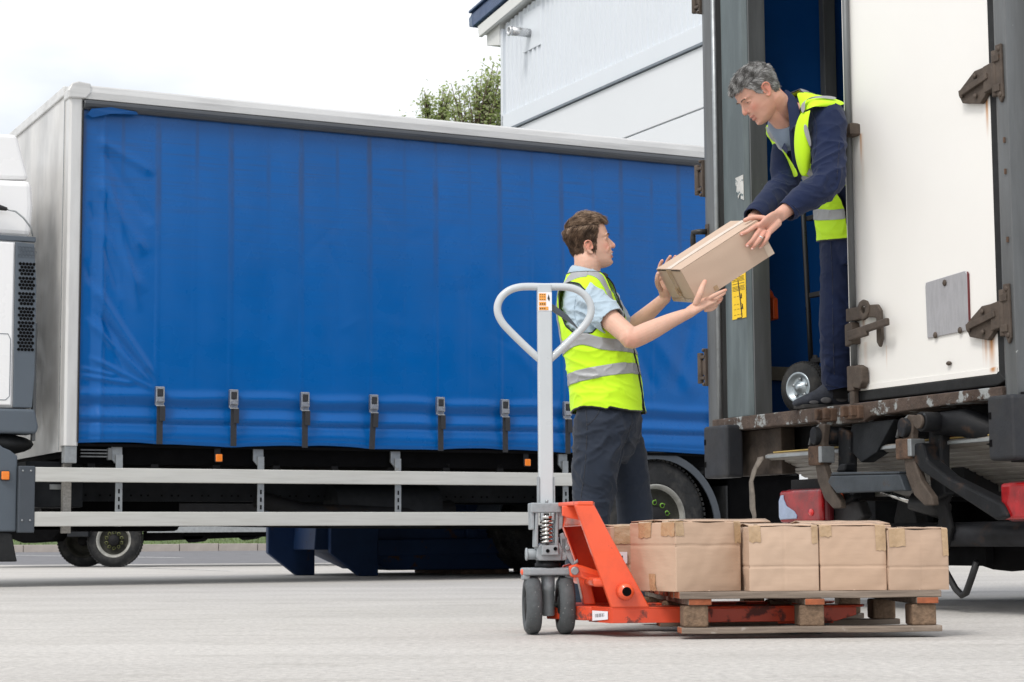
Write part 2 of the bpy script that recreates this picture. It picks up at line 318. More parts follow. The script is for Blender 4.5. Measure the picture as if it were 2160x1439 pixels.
# ================================================================ white warehouse
wh = thing('warehouse', 'white warehouse gable with ribbed cladding and navy roof edge', 'warehouse', (-.18, 38, 0), math.atan2(-.9, .436))
LEN = 16.0; SL = .118; Z0 = 8.40
def roofz(x): return 10.56 + SL*max(x, -2) if x < 15 else 10.56 + SL*15
box('wall', (0, .10, 0, LEN, 22, 8.3), M['panel'], wh, 0)
MB().prism([(0, 8.3), (LEN, 8.3), (LEN, roofz(LEN)-.1), (0, roofz(0)-.1)], .10, 22).build('gable_core', M['clad'], wh)
# ribbed cladding sheets: 1 m wide, five ribs each
def clad(x0, x1):
    mb = MB(); pts = []
    x = x0
    while x < x1 - 1e-6:
        p = .19
        for dx, d in ((0, 0), (.10, 0), (.115, -.032), (.165, -.032), (.18, 0)):
            if x + dx <= x1: pts.append((x + dx, d))
        x += p
    pts.append((x1, 0)); n = len(pts)
    v = [(a, .062 + d, Z0 + .25) for a, d in pts] + [(a, .062 + d, roofz(a) - .04) for a, d in pts]
    mb.add(v, [(i, i+1, i+1+n, i+n) for i in range(n-1)]); return mb.build('cladding_sheet', M['clad'], wh)
for k in range(16): clad(k*.95 + .06, k*.95 + .95 + .06)
box('corner_flashing', (-.03, .0, Z0-.02, .07, .10, 10.45), M['clad'], wh, .006)
box('base_flashing', (0, .0, Z0+.0, LEN, .09, Z0+.30), M['clad'], wh, .004)
box('drip_edge', (.05, -.02, Z0-.05, LEN, .09, Z0-.01), mat('dark_drip_edge', (.16, .19, .22), .5), wh, 0)
for z0, z1 in ((0.02, 4.2), (4.22, 7.305), (7.33, 8.34)):
    for k in range(2): box('wall_panel', (.03 + k*8.2, .03, z0, 8.19 + k*8.2, .095, z1), M['panel'], wh, .008)
# barge board, soffit box, navy verge
MB().prism([(-.715, 10.45), (15, 10.47+SL*15.7), (15, 10.70+SL*15.7), (-.755, 10.68)], -.16, -.08).build('barge_board', M['fascia'], wh, .006)
MB().prism([(-.70, 10.50), (15, 10.50+SL*15.7), (15, 10.58+SL*15.7), (-.70, 10.58)], -.075, .4).build('soffit', M['fascia'], wh, .004)
MB().prism([(-.60, 10.26), (-.02, 10.13), (-.02, 10.62), (-.60, 10.56)], -.03, .40).build('eaves_box', M['fascia'], wh, .006)
MB().prism([(-.88, 10.71), (15, 10.72+SL*15.9), (15, 10.98+SL*15.9), (-1.0, 10.99), (-1.06, 10.86)], -.20, 22).build('roof', M['roof_blue'], wh, .02)
MB().prism([(-1.07, 10.74), (-.90, 10.69), (-.90, 10.86), (-.96, 10.97), (-1.09, 10.92)], -.21, 21).build('gutter', mat('gutter_blue', (.09, .13, .20), .25, .3), wh, .02)
MB().prism([(-1.0, 11.0), (15, 11.0+SL*15.9), (15, 11.05+SL*15.9), (-1.0, 11.05)], -.25, -.05).build('verge_trim', M['roof_blue'], wh, .01)
pl_ = MB().box(.95, .022, 9.75, 1.7, .040, 10.52).build('flashing_plate', M['clad'], wh, .01)
MB().tube([(1.24, .05, 10.08), (1.24, -.40, 10.08)], .085, 20, 0).build('flue_pipe', M['pipe'], wh, 0)
MB().lathe([(0, .095), (.05, .095), (.05, .06), (0, .06)], (1.24, -.38, 10.08), (0, -1, 0), 24, closed=True).build('flue_collar', M['pipe'], wh)

# ================================================================ trees
M['leaf'] = mat('fresh_leaf', (.27, .33, .14), .5, var=.3, vscale=2.2, spec=.4)
M['leaf2'] = mat('pale_leaf_underside', (.56, .58, .40), .55, var=.25, vscale=2.5)
leafy(M['leaf'], (.42, .52, .18)); leafy(M['leaf2'], (.60, .64, .40))
M['bark'] = mat('tree_bark', (.10, .07, .05), .9, var=.3, vscale=8, bump=.01, bscale=20)
def tree(label, loc, h, lobes, nleaf, seed, twigs, leaf=.11, group=None):
    t = thing('broadleaf_tree', label, 'tree', loc, 0, group); r = random.Random(seed)
    tr = MB(); pts = [(math.sin(i*.9+seed)*.12*i/6, math.cos(i*1.3)*.1*i/6, h*.93*i/9) for i in range(10)]
    tr.tube(pts, [.24*(1-i/10.5)+.015 for i in range(10)], 10)
    lf = MB(); 
    def P(z): i = min(8, max(0, z/(h*.93)*9)); k = int(i); a = Vector(pts[k]); b = Vector(pts[min(9, k+1)]); return a + (b-a)*(i-k)
    tips = []
    for (cx, cy, cz, rx, rz, n) in lobes:
        for j in range(n):
            d = Vector((r.gauss(0, 1), r.gauss(0, 1), r.gauss(0, .9))).normalized(); q = Vector((cx, cy, cz)) + Vector((d.x*rx, d.y*rx, d.z*rz))*r.uniform(.45, 1)
            s = P(max(h*.25, q.z - r.uniform(.8, 2.2))); mid = (s+q)/2 + Vector((0, 0, -.15)) + Vector((r.uniform(-.1, .1),)*3)
            tr.tube([s, mid, q], [.045, .025, .006], 5); tips.append((q, mid))
    for k in range(nleaf):
        q, mid = r.choice(tips); c = mid.lerp(q, r.uniform(.35, 1.05)) + Vector((r.gauss(0, .11), r.gauss(0, .12), r.gauss(0, .10)))
        L_ = leaf*r.uniform(.6, 1.25); a = r.uniform(0, 6.28); e = r.uniform(-.9, .9)
        d = Vector((math.cos(a)*math.cos(e), math.sin(a)*math.cos(e), math.sin(e))); s = d.cross(Vector((r.uniform(-1, 1), r.uniform(-1, 1), 1))).normalized()*L_*.27
        lf.add([c, c + d*L_*.5 + s, c + d*L_, c + d*L_*.5 - s], [(0, 1, 2, 3)], 1 if r.random() < .42 else 0)
    tr.build('trunk', M['bark'], t); lf.build('crown', [M['leaf'], M['leaf2']], t)
    return t
tree('leafy green tree growing tight against the warehouse corner', (-.75, 50, 0), 12.9, [(-.40, 0, 11.4, .60, 1.25, 40), (.35, 0, 11.9, .55, 1.25, 50), (0, 0, 9.0, 2.2, 2.0, 60), (.9, .3, 11.0, .9, 1.6, 30), (-.2, 0, 6, 1.8, 1.5, 20)], 6600, 4, 0, .13)
tree('sparse young tree with thin upright twigs left of the leafy one', (-2.0, 50.5, 0), 12.3, [(-.22, 0, 11.8, .12, .50, 26), (.30, 0, 11.9, .15, .48, 26), (.2, 0, 11.1, .8, .25, 12), (-.85, 0, 11.15, .42, .26, 18), (0, 0, 9.4, 1.2, 1.2, 24), (0, 0, 7.5, 1.2, 1.2, 16)], 3300, 9, 0, .115)

# ================================================================ skip behind the truck
sk = thing('waste_skip', 'rusty dark blue waste skip with ribbed sloping end behind the side rails', 'skip', (-1.56, 18.5, 0), .36)
MB().prism([(.0, .30), (.10, 1.35), (3.0, 1.35), (3.0, .05), (.45, .05), (.08, .22)], .12, 1.8).build('body', M['skip_blue'], sk, .015)
MB().prism([(-.02, .18), (3.0, .22), (3.0, .36), (-.02, .34)], .02, .12).build('side_rail', M['skip_blue'], sk, .01)
MB().prism([(.12, 1.0), (3.0, 1.0), (3.0, 1.12), (.12, 1.12)], .04, .12).build('upper_rail', M['skip_blue'], sk, .01)
def skiprib(x, y):
    return MB().prism([(x-.17, .05+.17), (x+.12, .0), (x+.30, .0), (x+.30, .30), (x+.36, 1.1), (x-.17, 1.1)], y, y+.10).build('end_rib', M['skip_blue'], sk, .012)
skiprib(.0, 0.0); skiprib(-.38, .9)
MB().prism([(-.30, .25), (-.05, .25), (-.02, 1.1), (-.24, 1.1)], .1, 1.6).build('end_plate', M['skip_blue'], sk, .01)
for x in (1.2, 2.2): box('upright_rib', (x, .03, .36, x+.12, .12, 1.0), M['skip_blue'], sk, .01)
for x in (1.2, 2.3): box('skid', (x, .2, 0, x+.5, 1.7, .05), M['rusty'], sk, .01)

# ================================================================ parked lorry beyond
M['rim_dark'] = mat('brake_dust_rim', (.035, .035, .028), .8, spec=.3, var=.4, vscale=12)
M['dull_nut'] = mat('dull_yellow_nut', (.12, .13, .04), .7)
M['lime'] = mat('lime_plastic', (.15, .33, .03), .5, var=.1)
M['rim_white'] = mat('dusty_rim', (.36, .36, .33), .6, .2, var=.25, vscale=9, streak=((.07, .065, .055), .7, 6))
def wheel(name, c, R, W_, parent, rim_r=.56, side=-1, twin=False, nuts='lime', axis=(0, 1, 0), hubcol='galv_dark', lug=True):
    """tyre + rim + hub; c = centre of outer face, outer side towards -axis"""
    ax = Vector(axis)*(-side)   # from outer face inwards
    cx = Vector(c)
    r = R*rim_r
    g_ = MB()
    prof = [(0.02, r), (0.0, r+.012), (-.004, r+.03), (.0, (R+r)/2), (.012, R-.05), (.03, R-.018), (.045, R), (W_/2-.01, R+.004), (W_-.045, R), (W_-.03, R-.018), (W_, (R+r)/2), (W_-.02, r)]
    g_.lathe(prof, cx, ax, 72, closed=True)
    ty = g_.build('tyre', M['tyre'], parent)
    if lug:
        lg = MB(); n = int(2*math.pi*R/.045)
        e1 = Vector((0, 0, 1)) if abs(ax.z) < .9 else Vector((1, 0, 0)); e2 = ax.cross(e1)
        for k in range(n):
            a = 2*math.pi*k/n; u = e1*math.cos(a) + e2*math.sin(a); t_ = ax.cross(u)
            for (w0, w1, sh) in ((.02, W_*.27, 0), (W_*.30, W_*.50, .012), (W_*.53, W_*.72, 0), (W_*.75, W_-.02, .012)):
                p = [cx + ax*w_ + u*(R+dr) + t_*(dt+sh) for dr in (-.012, .0035) for w_ in (w0, w1) for dt in (-.014, .014)]
                lg.add(p, [(0, 1, 3, 2), (4, 6, 7, 5), (0, 4, 5, 1), (2, 3, 7, 6), (0, 2, 6, 4), (1, 5, 7, 3)])
        t2 = lg.build('tread', M['tyre'], ty)
    rm = MB().lathe([(.03, r+.004), (-.002, r+.012), (-.006, r+.002), (.012, r-.014), (.03, r-.03, 1), (.075, r-.045, 1), (.085, r*.55, 1), (.06, r*.50, 1), (.055, .001, 1)], cx, ax, 60).build('rim', [M[hubcol], M['rim_dark']], parent)
    hb = MB(); hb.lathe([(.06, r*.36), (-.01, r*.33), (-.03, r*.26), (-.035, .001)], cx, ax, 32)
    e1 = Vector((0, 0, 1)); e2 = ax.cross(e1)
    for k in range(8):
        a = 2*math.pi*(k+.3)/8; q = cx + (e1*math.cos(a)+e2*math.sin(a))*r*.70 + ax*.09
        hb.lathe([(0, .03), (-.004, .032), (-.006, .0)], q, ax, 12)
    hb.build('hub', M['chassis'], rm)
    nm = MB()
    for k in range(10 if nuts else 0):
        a = 2*math.pi*k/10; q = cx + (e1*math.cos(a)+e2*math.sin(a))*r*.47 + ax*.05
        nm.lathe([(0, .014), (-.03, .014), (-.03, .0)], q, ax, 6, 1)
        nm.lathe([(-.012, .015), (-.014, .024), (-.02, .024), (-.02, .015)], q, ax, 10, 0)
        tp = q + (e1*math.cos(a+.5)+e2*math.sin(a+.5))*.034 - ax*.015
        nm.tube([q + (tp-q)*.5 - ax*.015, tp], [.009, .003], 5, 0)
    if nuts: nm.build('nut_indicator', [M[nuts], M['chassis']], rm)['kind'] = 'stuff'
    return ty
l2 = thing('parked_lorry', 'parked lorry seen through the gap under the blue truck, small rear wheel on grey road', 'lorry', (-5.5, 27, 0), 0)
wheel('w', (0, 0, .37), .37, .24, l2, .62, hubcol='rim_white', nuts='dull_nut')
wheel('w', (-.62, .9, .37), .37, .24, l2, .62, hubcol='rim_dark', nuts=None)
box('chassis_rail', (-2.2, .2, .52, 6, .34, .95), M['chassis'], l2)
box('flat_bed', (-2.4, -.1, 1.05, 6, 2.2, 1.25), M['under_grey'], l2)
box('side_guard', (.45, .05, .47, 2.9, .13, .55), M['galv'], l2)
MB().prism([(.35, .36), (.5, .36), (2.3, .42), (2.3, .55), (.35, .55)], .3, 1).build('fuel_line_cover', M['void'], l2)
MB().prism([(-.62, .42), (-.33, .42), (-.33, .62), (-.62, .62)], -.1, .3).build('tool_box', M['under_grey'], l2, .01)
for x, zz in ((1.0, .33), (1.75, .36)): MB().prism([(x-.12, .42), (x-.02, zz), (x+.12, zz+.02), (x+.2, .42)], .3, .9).build('spring_hanger', M['void'], l2)
MB().prism([(-2.0, .6), (-1.3, .34), (-.9, .36), (-.6, .7)], .2, .9).build('mudguard', M['void'], l2, .02)
box('blue_tool_box', (2.2, .0, .80, 2.95, .4, .87), M['skip_blue'], l2)
# ================================================================ blue curtain-sided truck (local x = along the side, y = inwards, z = up)
lt = thing('curtain_sided_truck', 'blue curtain-sided truck with white roof rail and two pale side guard rails', 'truck', (-3.3084, 14.86, 0), .4637)
XE = 6.9
BX = [.622 + .597*k for k in range(7)] + [5.731, 6.33]          # buckle / weld seam positions
def curtain_mat():
    m = mat('blue_curtain', (.0, .096, .345), .30, var=.06, vscale=1.1, bump=.0006, bscale=22, stretch=(1, 1, .4), spec=.28)
    N, L, b = extra(m); old = b.inputs['Base Color'].links[0].from_socket
    t = N.new('ShaderNodeTexCoord'); sp = N.new('ShaderNodeSeparateXYZ'); L.new(t.outputs['Object'], sp.inputs[0])
    def math_(op, a, b_=None, c=None):
        n = N.new('ShaderNodeMath'); n.operation = op
        for i, q in enumerate((a, b_, c)):
            if q is None: continue
            if isinstance(q, (int, float)): n.inputs[i].default_value = q
            else: L.new(q, n.inputs[i])
        return n.outputs[0]
    def mr(x, a, b_, c, d):
        n = N.new('ShaderNodeMapRange'); n.interpolation_type = 'SMOOTHSTEP'; L.new(x, n.inputs[0])
        for i, q in enumerate((a, b_, c, d)): n.inputs[i+1].default_value = q
        return n.outputs[0]
    def noise_(scale, st, det=5):
        mp = N.new('ShaderNodeMapping'); mp.inputs['Scale'].default_value = st; L.new(t.outputs['Object'], mp.inputs[0])
        n = N.new('ShaderNodeTexNoise'); n.inputs['Scale'].default_value = scale; n.inputs['Detail'].default_value = det; n.inputs['Roughness'].default_value = .65; L.new(mp.outputs[0], n.inputs[0]); return n.outputs[0]
    x, z = sp.outputs[0], sp.outputs[2]
    f = math_('FRACT', math_('ADD', math_('DIVIDE', math_('SUBTRACT', x, .60), .597), .5))
    d = math_('ABSOLUTE', math_('SUBTRACT', f, .5))
    line = math_('MULTIPLY', mr(d, .012, .07, 1, 0), mr(z, 1.9, 3.6, .04, .70))
    f2 = math_('FRACT', math_('ADD', math_('DIVIDE', math_('SUBTRACT', x, .32), .597), .5))
    line2 = math_('MULTIPLY', mr(math_('ABSOLUTE', math_('SUBTRACT', f2, .5)), .01, .05, 1, 0), mr(z, 2.7, 3.6, 0, .5))
    line = math_('MAXIMUM', line, line2)
    line = math_('MULTIPLY', line, mr(noise_(3, (2, 1, .8)), .3, .65, .25, 1))
    hz = math_('MULTIPLY', mr(noise_(5, (.35, 1, 14)), .42, .72, 0, 1), mr(z, 2.0, 3.65, .06, .5))
    top = mr(z, 3.35, 3.70, 0, .35)
    fac = math_('MINIMUM', math_('MAXIMUM', math_('MAXIMUM', line, hz), top), 1)
    mx = N.new('ShaderNodeMix'); mx.data_type = 'RGBA'; L.new(fac, mx.inputs[0]); L.new(old, mx.inputs[6]); mx.inputs[7].default_value = (.035, .055, .11, 1)
    L.new(mx.outputs[2], b.inputs['Base Color']); return m
M['curtain'] = curtain_mat()
def ridge(X, Z, a, b, wid, amp, fade=.15):
    ax, az = a; bx, bz = b; L_ = math.hypot(bx-ax, bz-az); ux, uz = (bx-ax)/L_, (bz-az)/L_
    s = (X-ax)*ux + (Z-az)*uz; d = (X-ax)*(-uz) + (Z-az)*ux
    e = np.clip(s/(fade*L_), 0, 1)*np.clip((L_-s)/(fade*L_), 0, 1)
    return amp*np.exp(-(d/wid)**2)*e
def curtain():
    nx, nz_ = 760, 300
    X, Z = np.meshgrid(np.linspace(-.004, XE-.1, nx), np.linspace(1.085, 3.70, nz_))
    D = np.zeros_like(X)                        # positive = outwards
    # belly of the sheet
    D += .012*np.sin((Z-1.1)/2.6*math.pi) + .006*np.sin(X*1.7+1)*np.sin((Z-1.1)/2.6*math.pi)
    # weld seams
    for b in BX + [.32+.597*k for k in range(10)]:
        D += .0022*np.exp(-((X-b+.02)/.018)**4)*(1 if b in BX else .5)
        D += -.006*np.exp(-((X-b)/.10)**2)*np.clip((Z-1.5)/.5, 0, 1)
    # horizontal rolls along the bottom where the straps pull in
    dist = np.min(np.abs(X[..., None]-np.array(BX)), axis=-1); pull = np.exp(-(dist/.10)**2); open_ = 1-.55*pull
    wob = .006*np.sin(X*5.3)+.003*np.sin(X*11.1+2)
    D += .019*open_*np.exp(-((Z-1.455-wob)/.040)**2)
    D += -.015*np.exp(-((Z-1.375-wob*.6)/.035)**2)
    D += .016*open_*np.exp(-((Z-1.29-wob*.4)/.032)**2)
    D += -.010*np.exp(-((Z-1.245-wob*.3)/.012)**2)
    D += .012*np.exp(-((Z-1.16)/.045)**2)
    D += .005*np.exp(-((Z-1.112-wob*.2)/.008)**2)
    D += -.012*pull*np.exp(-((Z-1.33)/.2)**2)
    # gathered, stretched corner at the front of the curtain
    for a, b, w_, am in [((.05, 2.35), (.60, 1.56), .035, .022), ((.10, 2.12), (.60, 1.55), .022, -.014), ((.04, 2.05), (.55, 1.55), .03, .016), ((.06, 1.75), (.6, 1.50), .02, .012),
                         ((.10, 3.15), (.50, 2.55), .05, .020), ((.14, 3.38), (.55, 2.80), .04, -.014), ((.16, 3.30), (.46, 2.10), .035, .014), ((.10, 3.45), (.58, 3.20), .04, .012), ((.08, 2.80), (.50, 2.25), .05, .012),
                         ((.02, 2.50), (.35, 1.62), .03, -.012), ((.0, 1.60), (.45, 1.545), .02, .012), ((0, 1.66), (.3, 1.60), .015, .010), ((.06, 2.95), (.32, 2.2), .03, -.010)]:
        D += ridge(X, Z, a, b, w_, am)
    D += .010*np.exp(-((X-.165)/.022)**2) - .012*np.exp(-((X-.08)/.04)**2)*np.clip((3.6-Z)/1.5, 0, 1)
    for a, b, w_, am in [((4.75, 2.35), (5.1, 1.60), .07, -.012), ((5.0, 2.2), (5.55, 1.58), .08, .012), ((3.65, 2.0), (4.1, 1.56), .06, .006), ((5.5, 2.3), (5.3, 1.6), .07, -.010)]:
        D += ridge(X, Z, a, b, w_, am)
    Zs = Z + 0*X
    r = np.random.RandomState(2)
    for k in range(60):
        a = (r.uniform(0, 6), r.uniform(1.6, 3.5)); L_ = r.uniform(.3, .9); th = r.uniform(-1.2, 1.2) + (math.pi/2 if r.rand() < .6 else 0)
        D += ridge(X, Z, a, (a[0]+L_*math.cos(th), a[1]+L_*math.sin(th)), r.uniform(.03, .09), r.uniform(-.002, .002), .4)
    Zb = Z + np.where(Z < 1.2, .010*np.sin(X*4.1)*(1.2-Z)/.115 - .006*pull, 0)
    V = np.stack([X, .0-D, Zb], -1).reshape(-1, 3)
    idx = np.arange(nx*nz_).reshape(nz_, nx); Fq = np.stack([idx[:-1, :-1], idx[:-1, 1:], idx[1:, 1:], idx[1:, :-1]], -1).reshape(-1, 4)
    me = bpy.data.meshes.new('curtain'); me.from_pydata(V.tolist(), [], Fq.tolist()); me.materials.append(M['curtain'])
    me.polygons.foreach_set('use_smooth', [True]*len(Fq))
    o = bpy.data.objects.new('curtain', me); C.objects.link(o); o.parent = lt
    so_ = o.modifiers.new('thick', 'SOLIDIFY'); so_.thickness = .004; so_.offset = -1
    return o
cu = curtain(); 
# body
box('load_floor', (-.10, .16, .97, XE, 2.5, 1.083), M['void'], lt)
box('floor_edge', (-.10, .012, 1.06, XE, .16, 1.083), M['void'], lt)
box('roof', (-.10, .03, 3.79, XE, 2.5, 3.845), M['alu'], lt, .01)
MB().prism([(-.035, 3.745), (-.040, 3.80), (-.030, 3.845), (.0, 3.862), (.06, 3.862), (.06, 3.745)], -.02, XE, 'x').build('roof_rail', M['alu'], lt, .004)
MB().prism([(-.03, 3.665), (-.052, 3.685), (-.056, 3.71), (-.046, 3.735), (-.03, 3.742), (.05, 3.742), (.05, 3.665)], -.004, XE, 'x').build('curtain_pelmet', M['pelmet'] if 'pelmet' in M else mat('dark_pelmet', (.045, .05, .058), .38, var=.15, vscale=2, coat=.2), lt, .006)
# edge of blue curtain tucked over the pelmet at the front
mb = MB(); mb.add([(.02, -.055, 3.62), (.05, -.065, 3.665), (.20, -.068, 3.69), (.40, -.060, 3.675), (.42, -.052, 3.655), (.20, -.060, 3.64), (.06, -.05, 3.60)], [(0, 1, 2, 3, 4, 5, 6)]); fl = mb.build('curtain_tuck', M['curtain'], cu)
s_ = fl.modifiers.new('t', 'SOLIDIFY'); s_.thickness = .006
MB().prism([(-.115, -.012), (-.095, -.026), (-.02, -.026), (-.006, -.012), (-.006, .09), (-.115, .09)], 1.06, 3.745, 'z').build('corner_post', M['alu_post'], lt, .004)
box('post_foot', (-.105, -.015, .93, -.012, .08, 1.06), M['galv'], lt, .004)
box('post_edge_seal', (-.0095, -.034, 1.09, -.0045, .03, 3.66), M['dark_rubber'], lt, 0)
mb = MB(); mb.prism([(-.125, 3.74), (-.13, 3.80), (-.10, 3.86), (-.05, 3.878), (.045, 3.868), (.05, 3.79), (.01, 3.745)], -.048, .12).build('corner_cap', M['alu'], lt, .012, 3)
MB().box(-.118, .09, 1.02, -.09, 2.44, 3.78).build('front_bulkhead', M['bulkhead'], lt)
MB().prism([(.09, 3.78), (.09, 3.86), (2.5, 3.86), (2.5, 3.78)], -.135, -.05, 'x').build('front_roof_rail', M['alu'], lt, .008)
box('front_corner_post', (-.125, 2.42, 1.0, -.03, 2.52, 3.8), M['alu'], lt, .006)
box('bulkhead_seam', (-.122, .105, 1.03, -.116, .118, 3.76), M['galv'], lt, 0)
box('side_curtain', (-.0, 2.46, 1.09, XE, 2.49, 3.79), M['blue_pvc'], lt)
box('rear_frame', (XE-.02, .0, 1.0, XE+.06, 2.5, 3.84), M['alu'], lt, .006)
# buckles with straps
def buckle(x, z=1.445, first=None):
    if first is None:
        b = MB()
        b.box(-.034, -.030, -.045, -.024, .012, .075); b.box(.024, -.030, -.045, .034, .012, .075)
        b.box(-.034, -.012, -.068, .034, .006, .078); b.box(-.030, -.042, -.040, .030, -.026, -.005)
        b.box(-.030, -.030, .058, .030, -.012, .074); b.cyl((-.034, -.03, -.072), (.034, -.03, -.072), .005, 8)
        root = b.build('buckle', M['buckle'], lt, .002)
        sp = MB(); sp.box(-.020, -.022, .002, .020, -.030, .055).build('buckle_strap', M['webbing'], root, .003)
        s2 = MB(); s2.box(-.025, -.021, -.37, .025, -.017, -.07); s2.box(-.003, -.034, -.19, .040, -.024, -.075); s2.build('strap', M['webbing'], root, .002)
    else:
        root = first.copy(); C.objects.link(root); root.parent = lt
        for ch in first.children: c = ch.copy(); C.objects.link(c); c.parent = root
    root.location = (x, -.028, z); return root
b0 = buckle(BX[0], 1.452)
for k, x in enumerate(BX[1:]):
    q = buckle(x, 1.446 - .0035*k, b0); 
    if k in (2,): q.children[1].rotation_euler = (0, .05, 0)
# side guards
for nm, z0, z1 in (('upper', .787, .897), ('lower', .452, .562)):
    mb = MB(); mb.box(-.322, -.005, z0, 4.46, .028, z1).build('side_guard_rail', M['alu_rail'], lt, .006)
box('guard_end_plate', (-.445, -.012, .405, -.322, .05, .905), M['charcoal'], lt, .008)
for dx in (-.415, -.355):
    for z in (.868, .497): MB().ball((dx, -.014, z), (.008, .005, .008), 10).build('rivet', M['galv'], lt)
def guard_post(x):
    mb = MB(); w_ = .027
    mb.box(x-w_, .03, .45, x+w_, .045, 1.0); mb.box(x+w_-.01, .045, .45, x+w_, .085, 1.0)
    o = mb.build('guard_post', M['galv'], lt, .002)
    for z in (.60, .66, .72): box('slot', (x-.006, .026, z-.017, x+.006, .031, z+.017), M['void'], o, 0)
    MB().prism([(x-w_-.03, 1.08), (x+w_, 1.08), (x+w_, .93), (x-w_+.005, .93), (x-w_-.03, .97)], .05, .075).build('post_bracket', M['galv'], o, .002)
for x in (.33, 1.475, 2.66, 4.22): guard_post(x)
box('speckled_support', (-.085, .10, .40, -.02, .16, .98), mat('rough_grey_post', (.27, .26, .24), .9, var=.3, vscale=60, bump=.003, bscale=120), lt, .003)
def marker(x, z, y=-.0, par=None):
    o = MB().box(x-.031, y+.012, z-.033, x+.031, y+.03, z+.033).build('marker_lamp', M['black'], lt, .006)
    MB().box(x-.027, y, z-.029, x+.027, y+.014, z+.029).build('orange_reflector', M['orange_lens'], o, .007, 3)
    box('lamp_bracket', (x-.03, y+.03, z-.02, x+.02, y+.036, z+.11), M['under_grey'], o)
for x, z in ((1.12, .985), (3.845, .982), (6.0, .985)): marker(x, z)
# wheels, hub, mudguards
wheel('w', (5.13, .05, .515), .515, .28, lt, .55, hubcol='rim_white'); wheel('w', (5.13, .37, .515), .515, .28, lt, .55, lug=False)
wheel('w', (5.13, 2.45, .515), .515, .28, lt, .55, side=1); wheel('w', (5.13, 2.10, .515), .515, .28, lt, .55, side=1)
wheel('w', (-1.45, .08, .50), .50, .28, lt, .55, hubcol='rim_white'); wheel('w', (-1.45, 2.42, .50), .50, .28, lt, .55, side=1)
def arcguard(name, cx, cz, r0, r1, a0, a1, y0, y1, m):
    n = 26; mb = MB()
    o1 = [(cx+r1*math.cos(a0+(a1-a0)*k/n), cz+r1*math.sin(a0+(a1-a0)*k/n)) for k in range(n+1)]; o2 = [(cx+r0*math.cos(a0+(a1-a0)*k/n), cz+r0*math.sin(a0+(a1-a0)*k/n)) for k in range(n+1)]
    for k in range(n):
        p = [o1[k], o1[k+1], o2[k+1], o2[k]]
        mb.add([(a, y0, b) for a, b in p] + [(a, y1, b) for a, b in p], [(0, 1, 2, 3), (7, 6, 5, 4), (0, 4, 5, 1), (2, 6, 7, 3)] + ([(0, 3, 7, 4)] if k == 0 else []) + ([(1, 5, 6, 2)] if k == n-1 else []))
    return mb.build(name, m, lt)
arcguard('mudguard', 5.12, .43, .645, .662, .06, math.pi-.1, .04, .70, M['void'])
arcguard('mudguard_lip', 5.12, .43, .600, .664, .06, math.pi-.1, .025, .040, M['charcoal'])
arcguard('mudguard', 5.12, .43, .645, .665, .1, math.pi-.1, 1.85, 2.48, M['slate'])
# chassis: rails, cross members, tanks, axle, prop shaft
for y in (.78, 1.66): box('chassis_rail', (-1.8, y, .66, XE, y+.07, .90), M['under_grey'], lt)
hm = MB()
for k in range(60): 
    x = -.0 + k*.085 + (.03 if k % 3 else 0)
    hm.box(x, .775, .70 + .0*k, x+.014, .781, .714)
hm.build('rail_holes', M['void'], lt)
for k in range(14): box('cross_member', (.1+k*.5, .1, .90, .16+k*.5, 2.4, .97), M['chassis'], lt)
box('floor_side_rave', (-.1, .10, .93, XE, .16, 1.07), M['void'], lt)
MB().tube([(0, 1.2, .55), (2.4, 1.2, .50), (5.0, 1.2, .48)], .06, 14).build('prop_shaft', M['chassis'], lt)
MB().tube([(5.13, .3, .515), (5.13, 2.2, .515)], .11, 16).build('rear_axle', M['chassis'], lt)
MB().ball((5.13, 1.25, .52), (.22, .18, .24), 16).build('differential', M['chassis'], lt)
MB().tube([(1.6, .5, .68), (2.0, .45, .56), (2.9, .5, .56), (3.4, .6, .6)], .075, 14).build('exhaust', M['chassis'], lt)
MB().tube([(2.3, .62, .62), (3.25, .62, .62)], .18, 20).build('air_tank', M['under_grey'], lt)
box('battery_box', (-.34, .22, .60, .10, .66, .95), M['under_grey'], lt, .01)
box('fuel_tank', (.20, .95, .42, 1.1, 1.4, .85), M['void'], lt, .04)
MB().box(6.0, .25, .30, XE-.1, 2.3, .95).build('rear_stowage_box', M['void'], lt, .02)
box('rear_mud_flap', (5.86, .06, .22, 5.88, .66, .80), M['dark_rubber'], lt)
box('spring_leaf', (4.4, .62, .56, 5.9, .70, .60), M['chassis'], lt)
box('data_plate', (-.16, .212, .735, -.04, .220, .775), M['galv'], lt)
hk = MB()
for z in (.985, 1.01, 1.035): hk.box(.03, .03, z-.006, .26, .06, z+.004)
hk.box(.24, .02, .96, .27, .07, 1.05); hk.build('tie_rack', M['galv_dark'], lt)
# cab
cb = MB(); OUT = .012
cb.prism([(-.345, 1.34), (-.40, 1.34), (-2.2, 1.34), (-2.42, 1.9), (-2.2, 2.62), (-.45, 2.62), (-.345, 2.60)], .06, 2.42).build('cab_shell', M['cab_white'], lt, .03, 3)
MB().prism([(-.36, 2.655), (-.345, 2.9), (-.36, 3.10), (-1.5, 3.06), (-2.0, 2.80), (-2.1, 2.655)], .10, 2.38).build('cab_roof', M['cab_white'], lt, .05, 3)
df = MB(); df.prism([(-.37, 3.115), (-.42, 3.28), (-.47, 3.46), (-.85, 3.45), (-1.45, 3.30), (-1.9, 3.04), (-1.2, 3.06)], .16, 2.3).build('roof_deflector', M['cab_white'], lt, .03, 3)
box('window_trim', (-2.0, .05, 2.615, -.335, .10, 2.655), M['slate'], lt, .006)
dr = MB().box(-1.75, .04, 1.36, -.50, .062, 2.60).build('cab_door', M['cab_white'], lt, .02, 3)
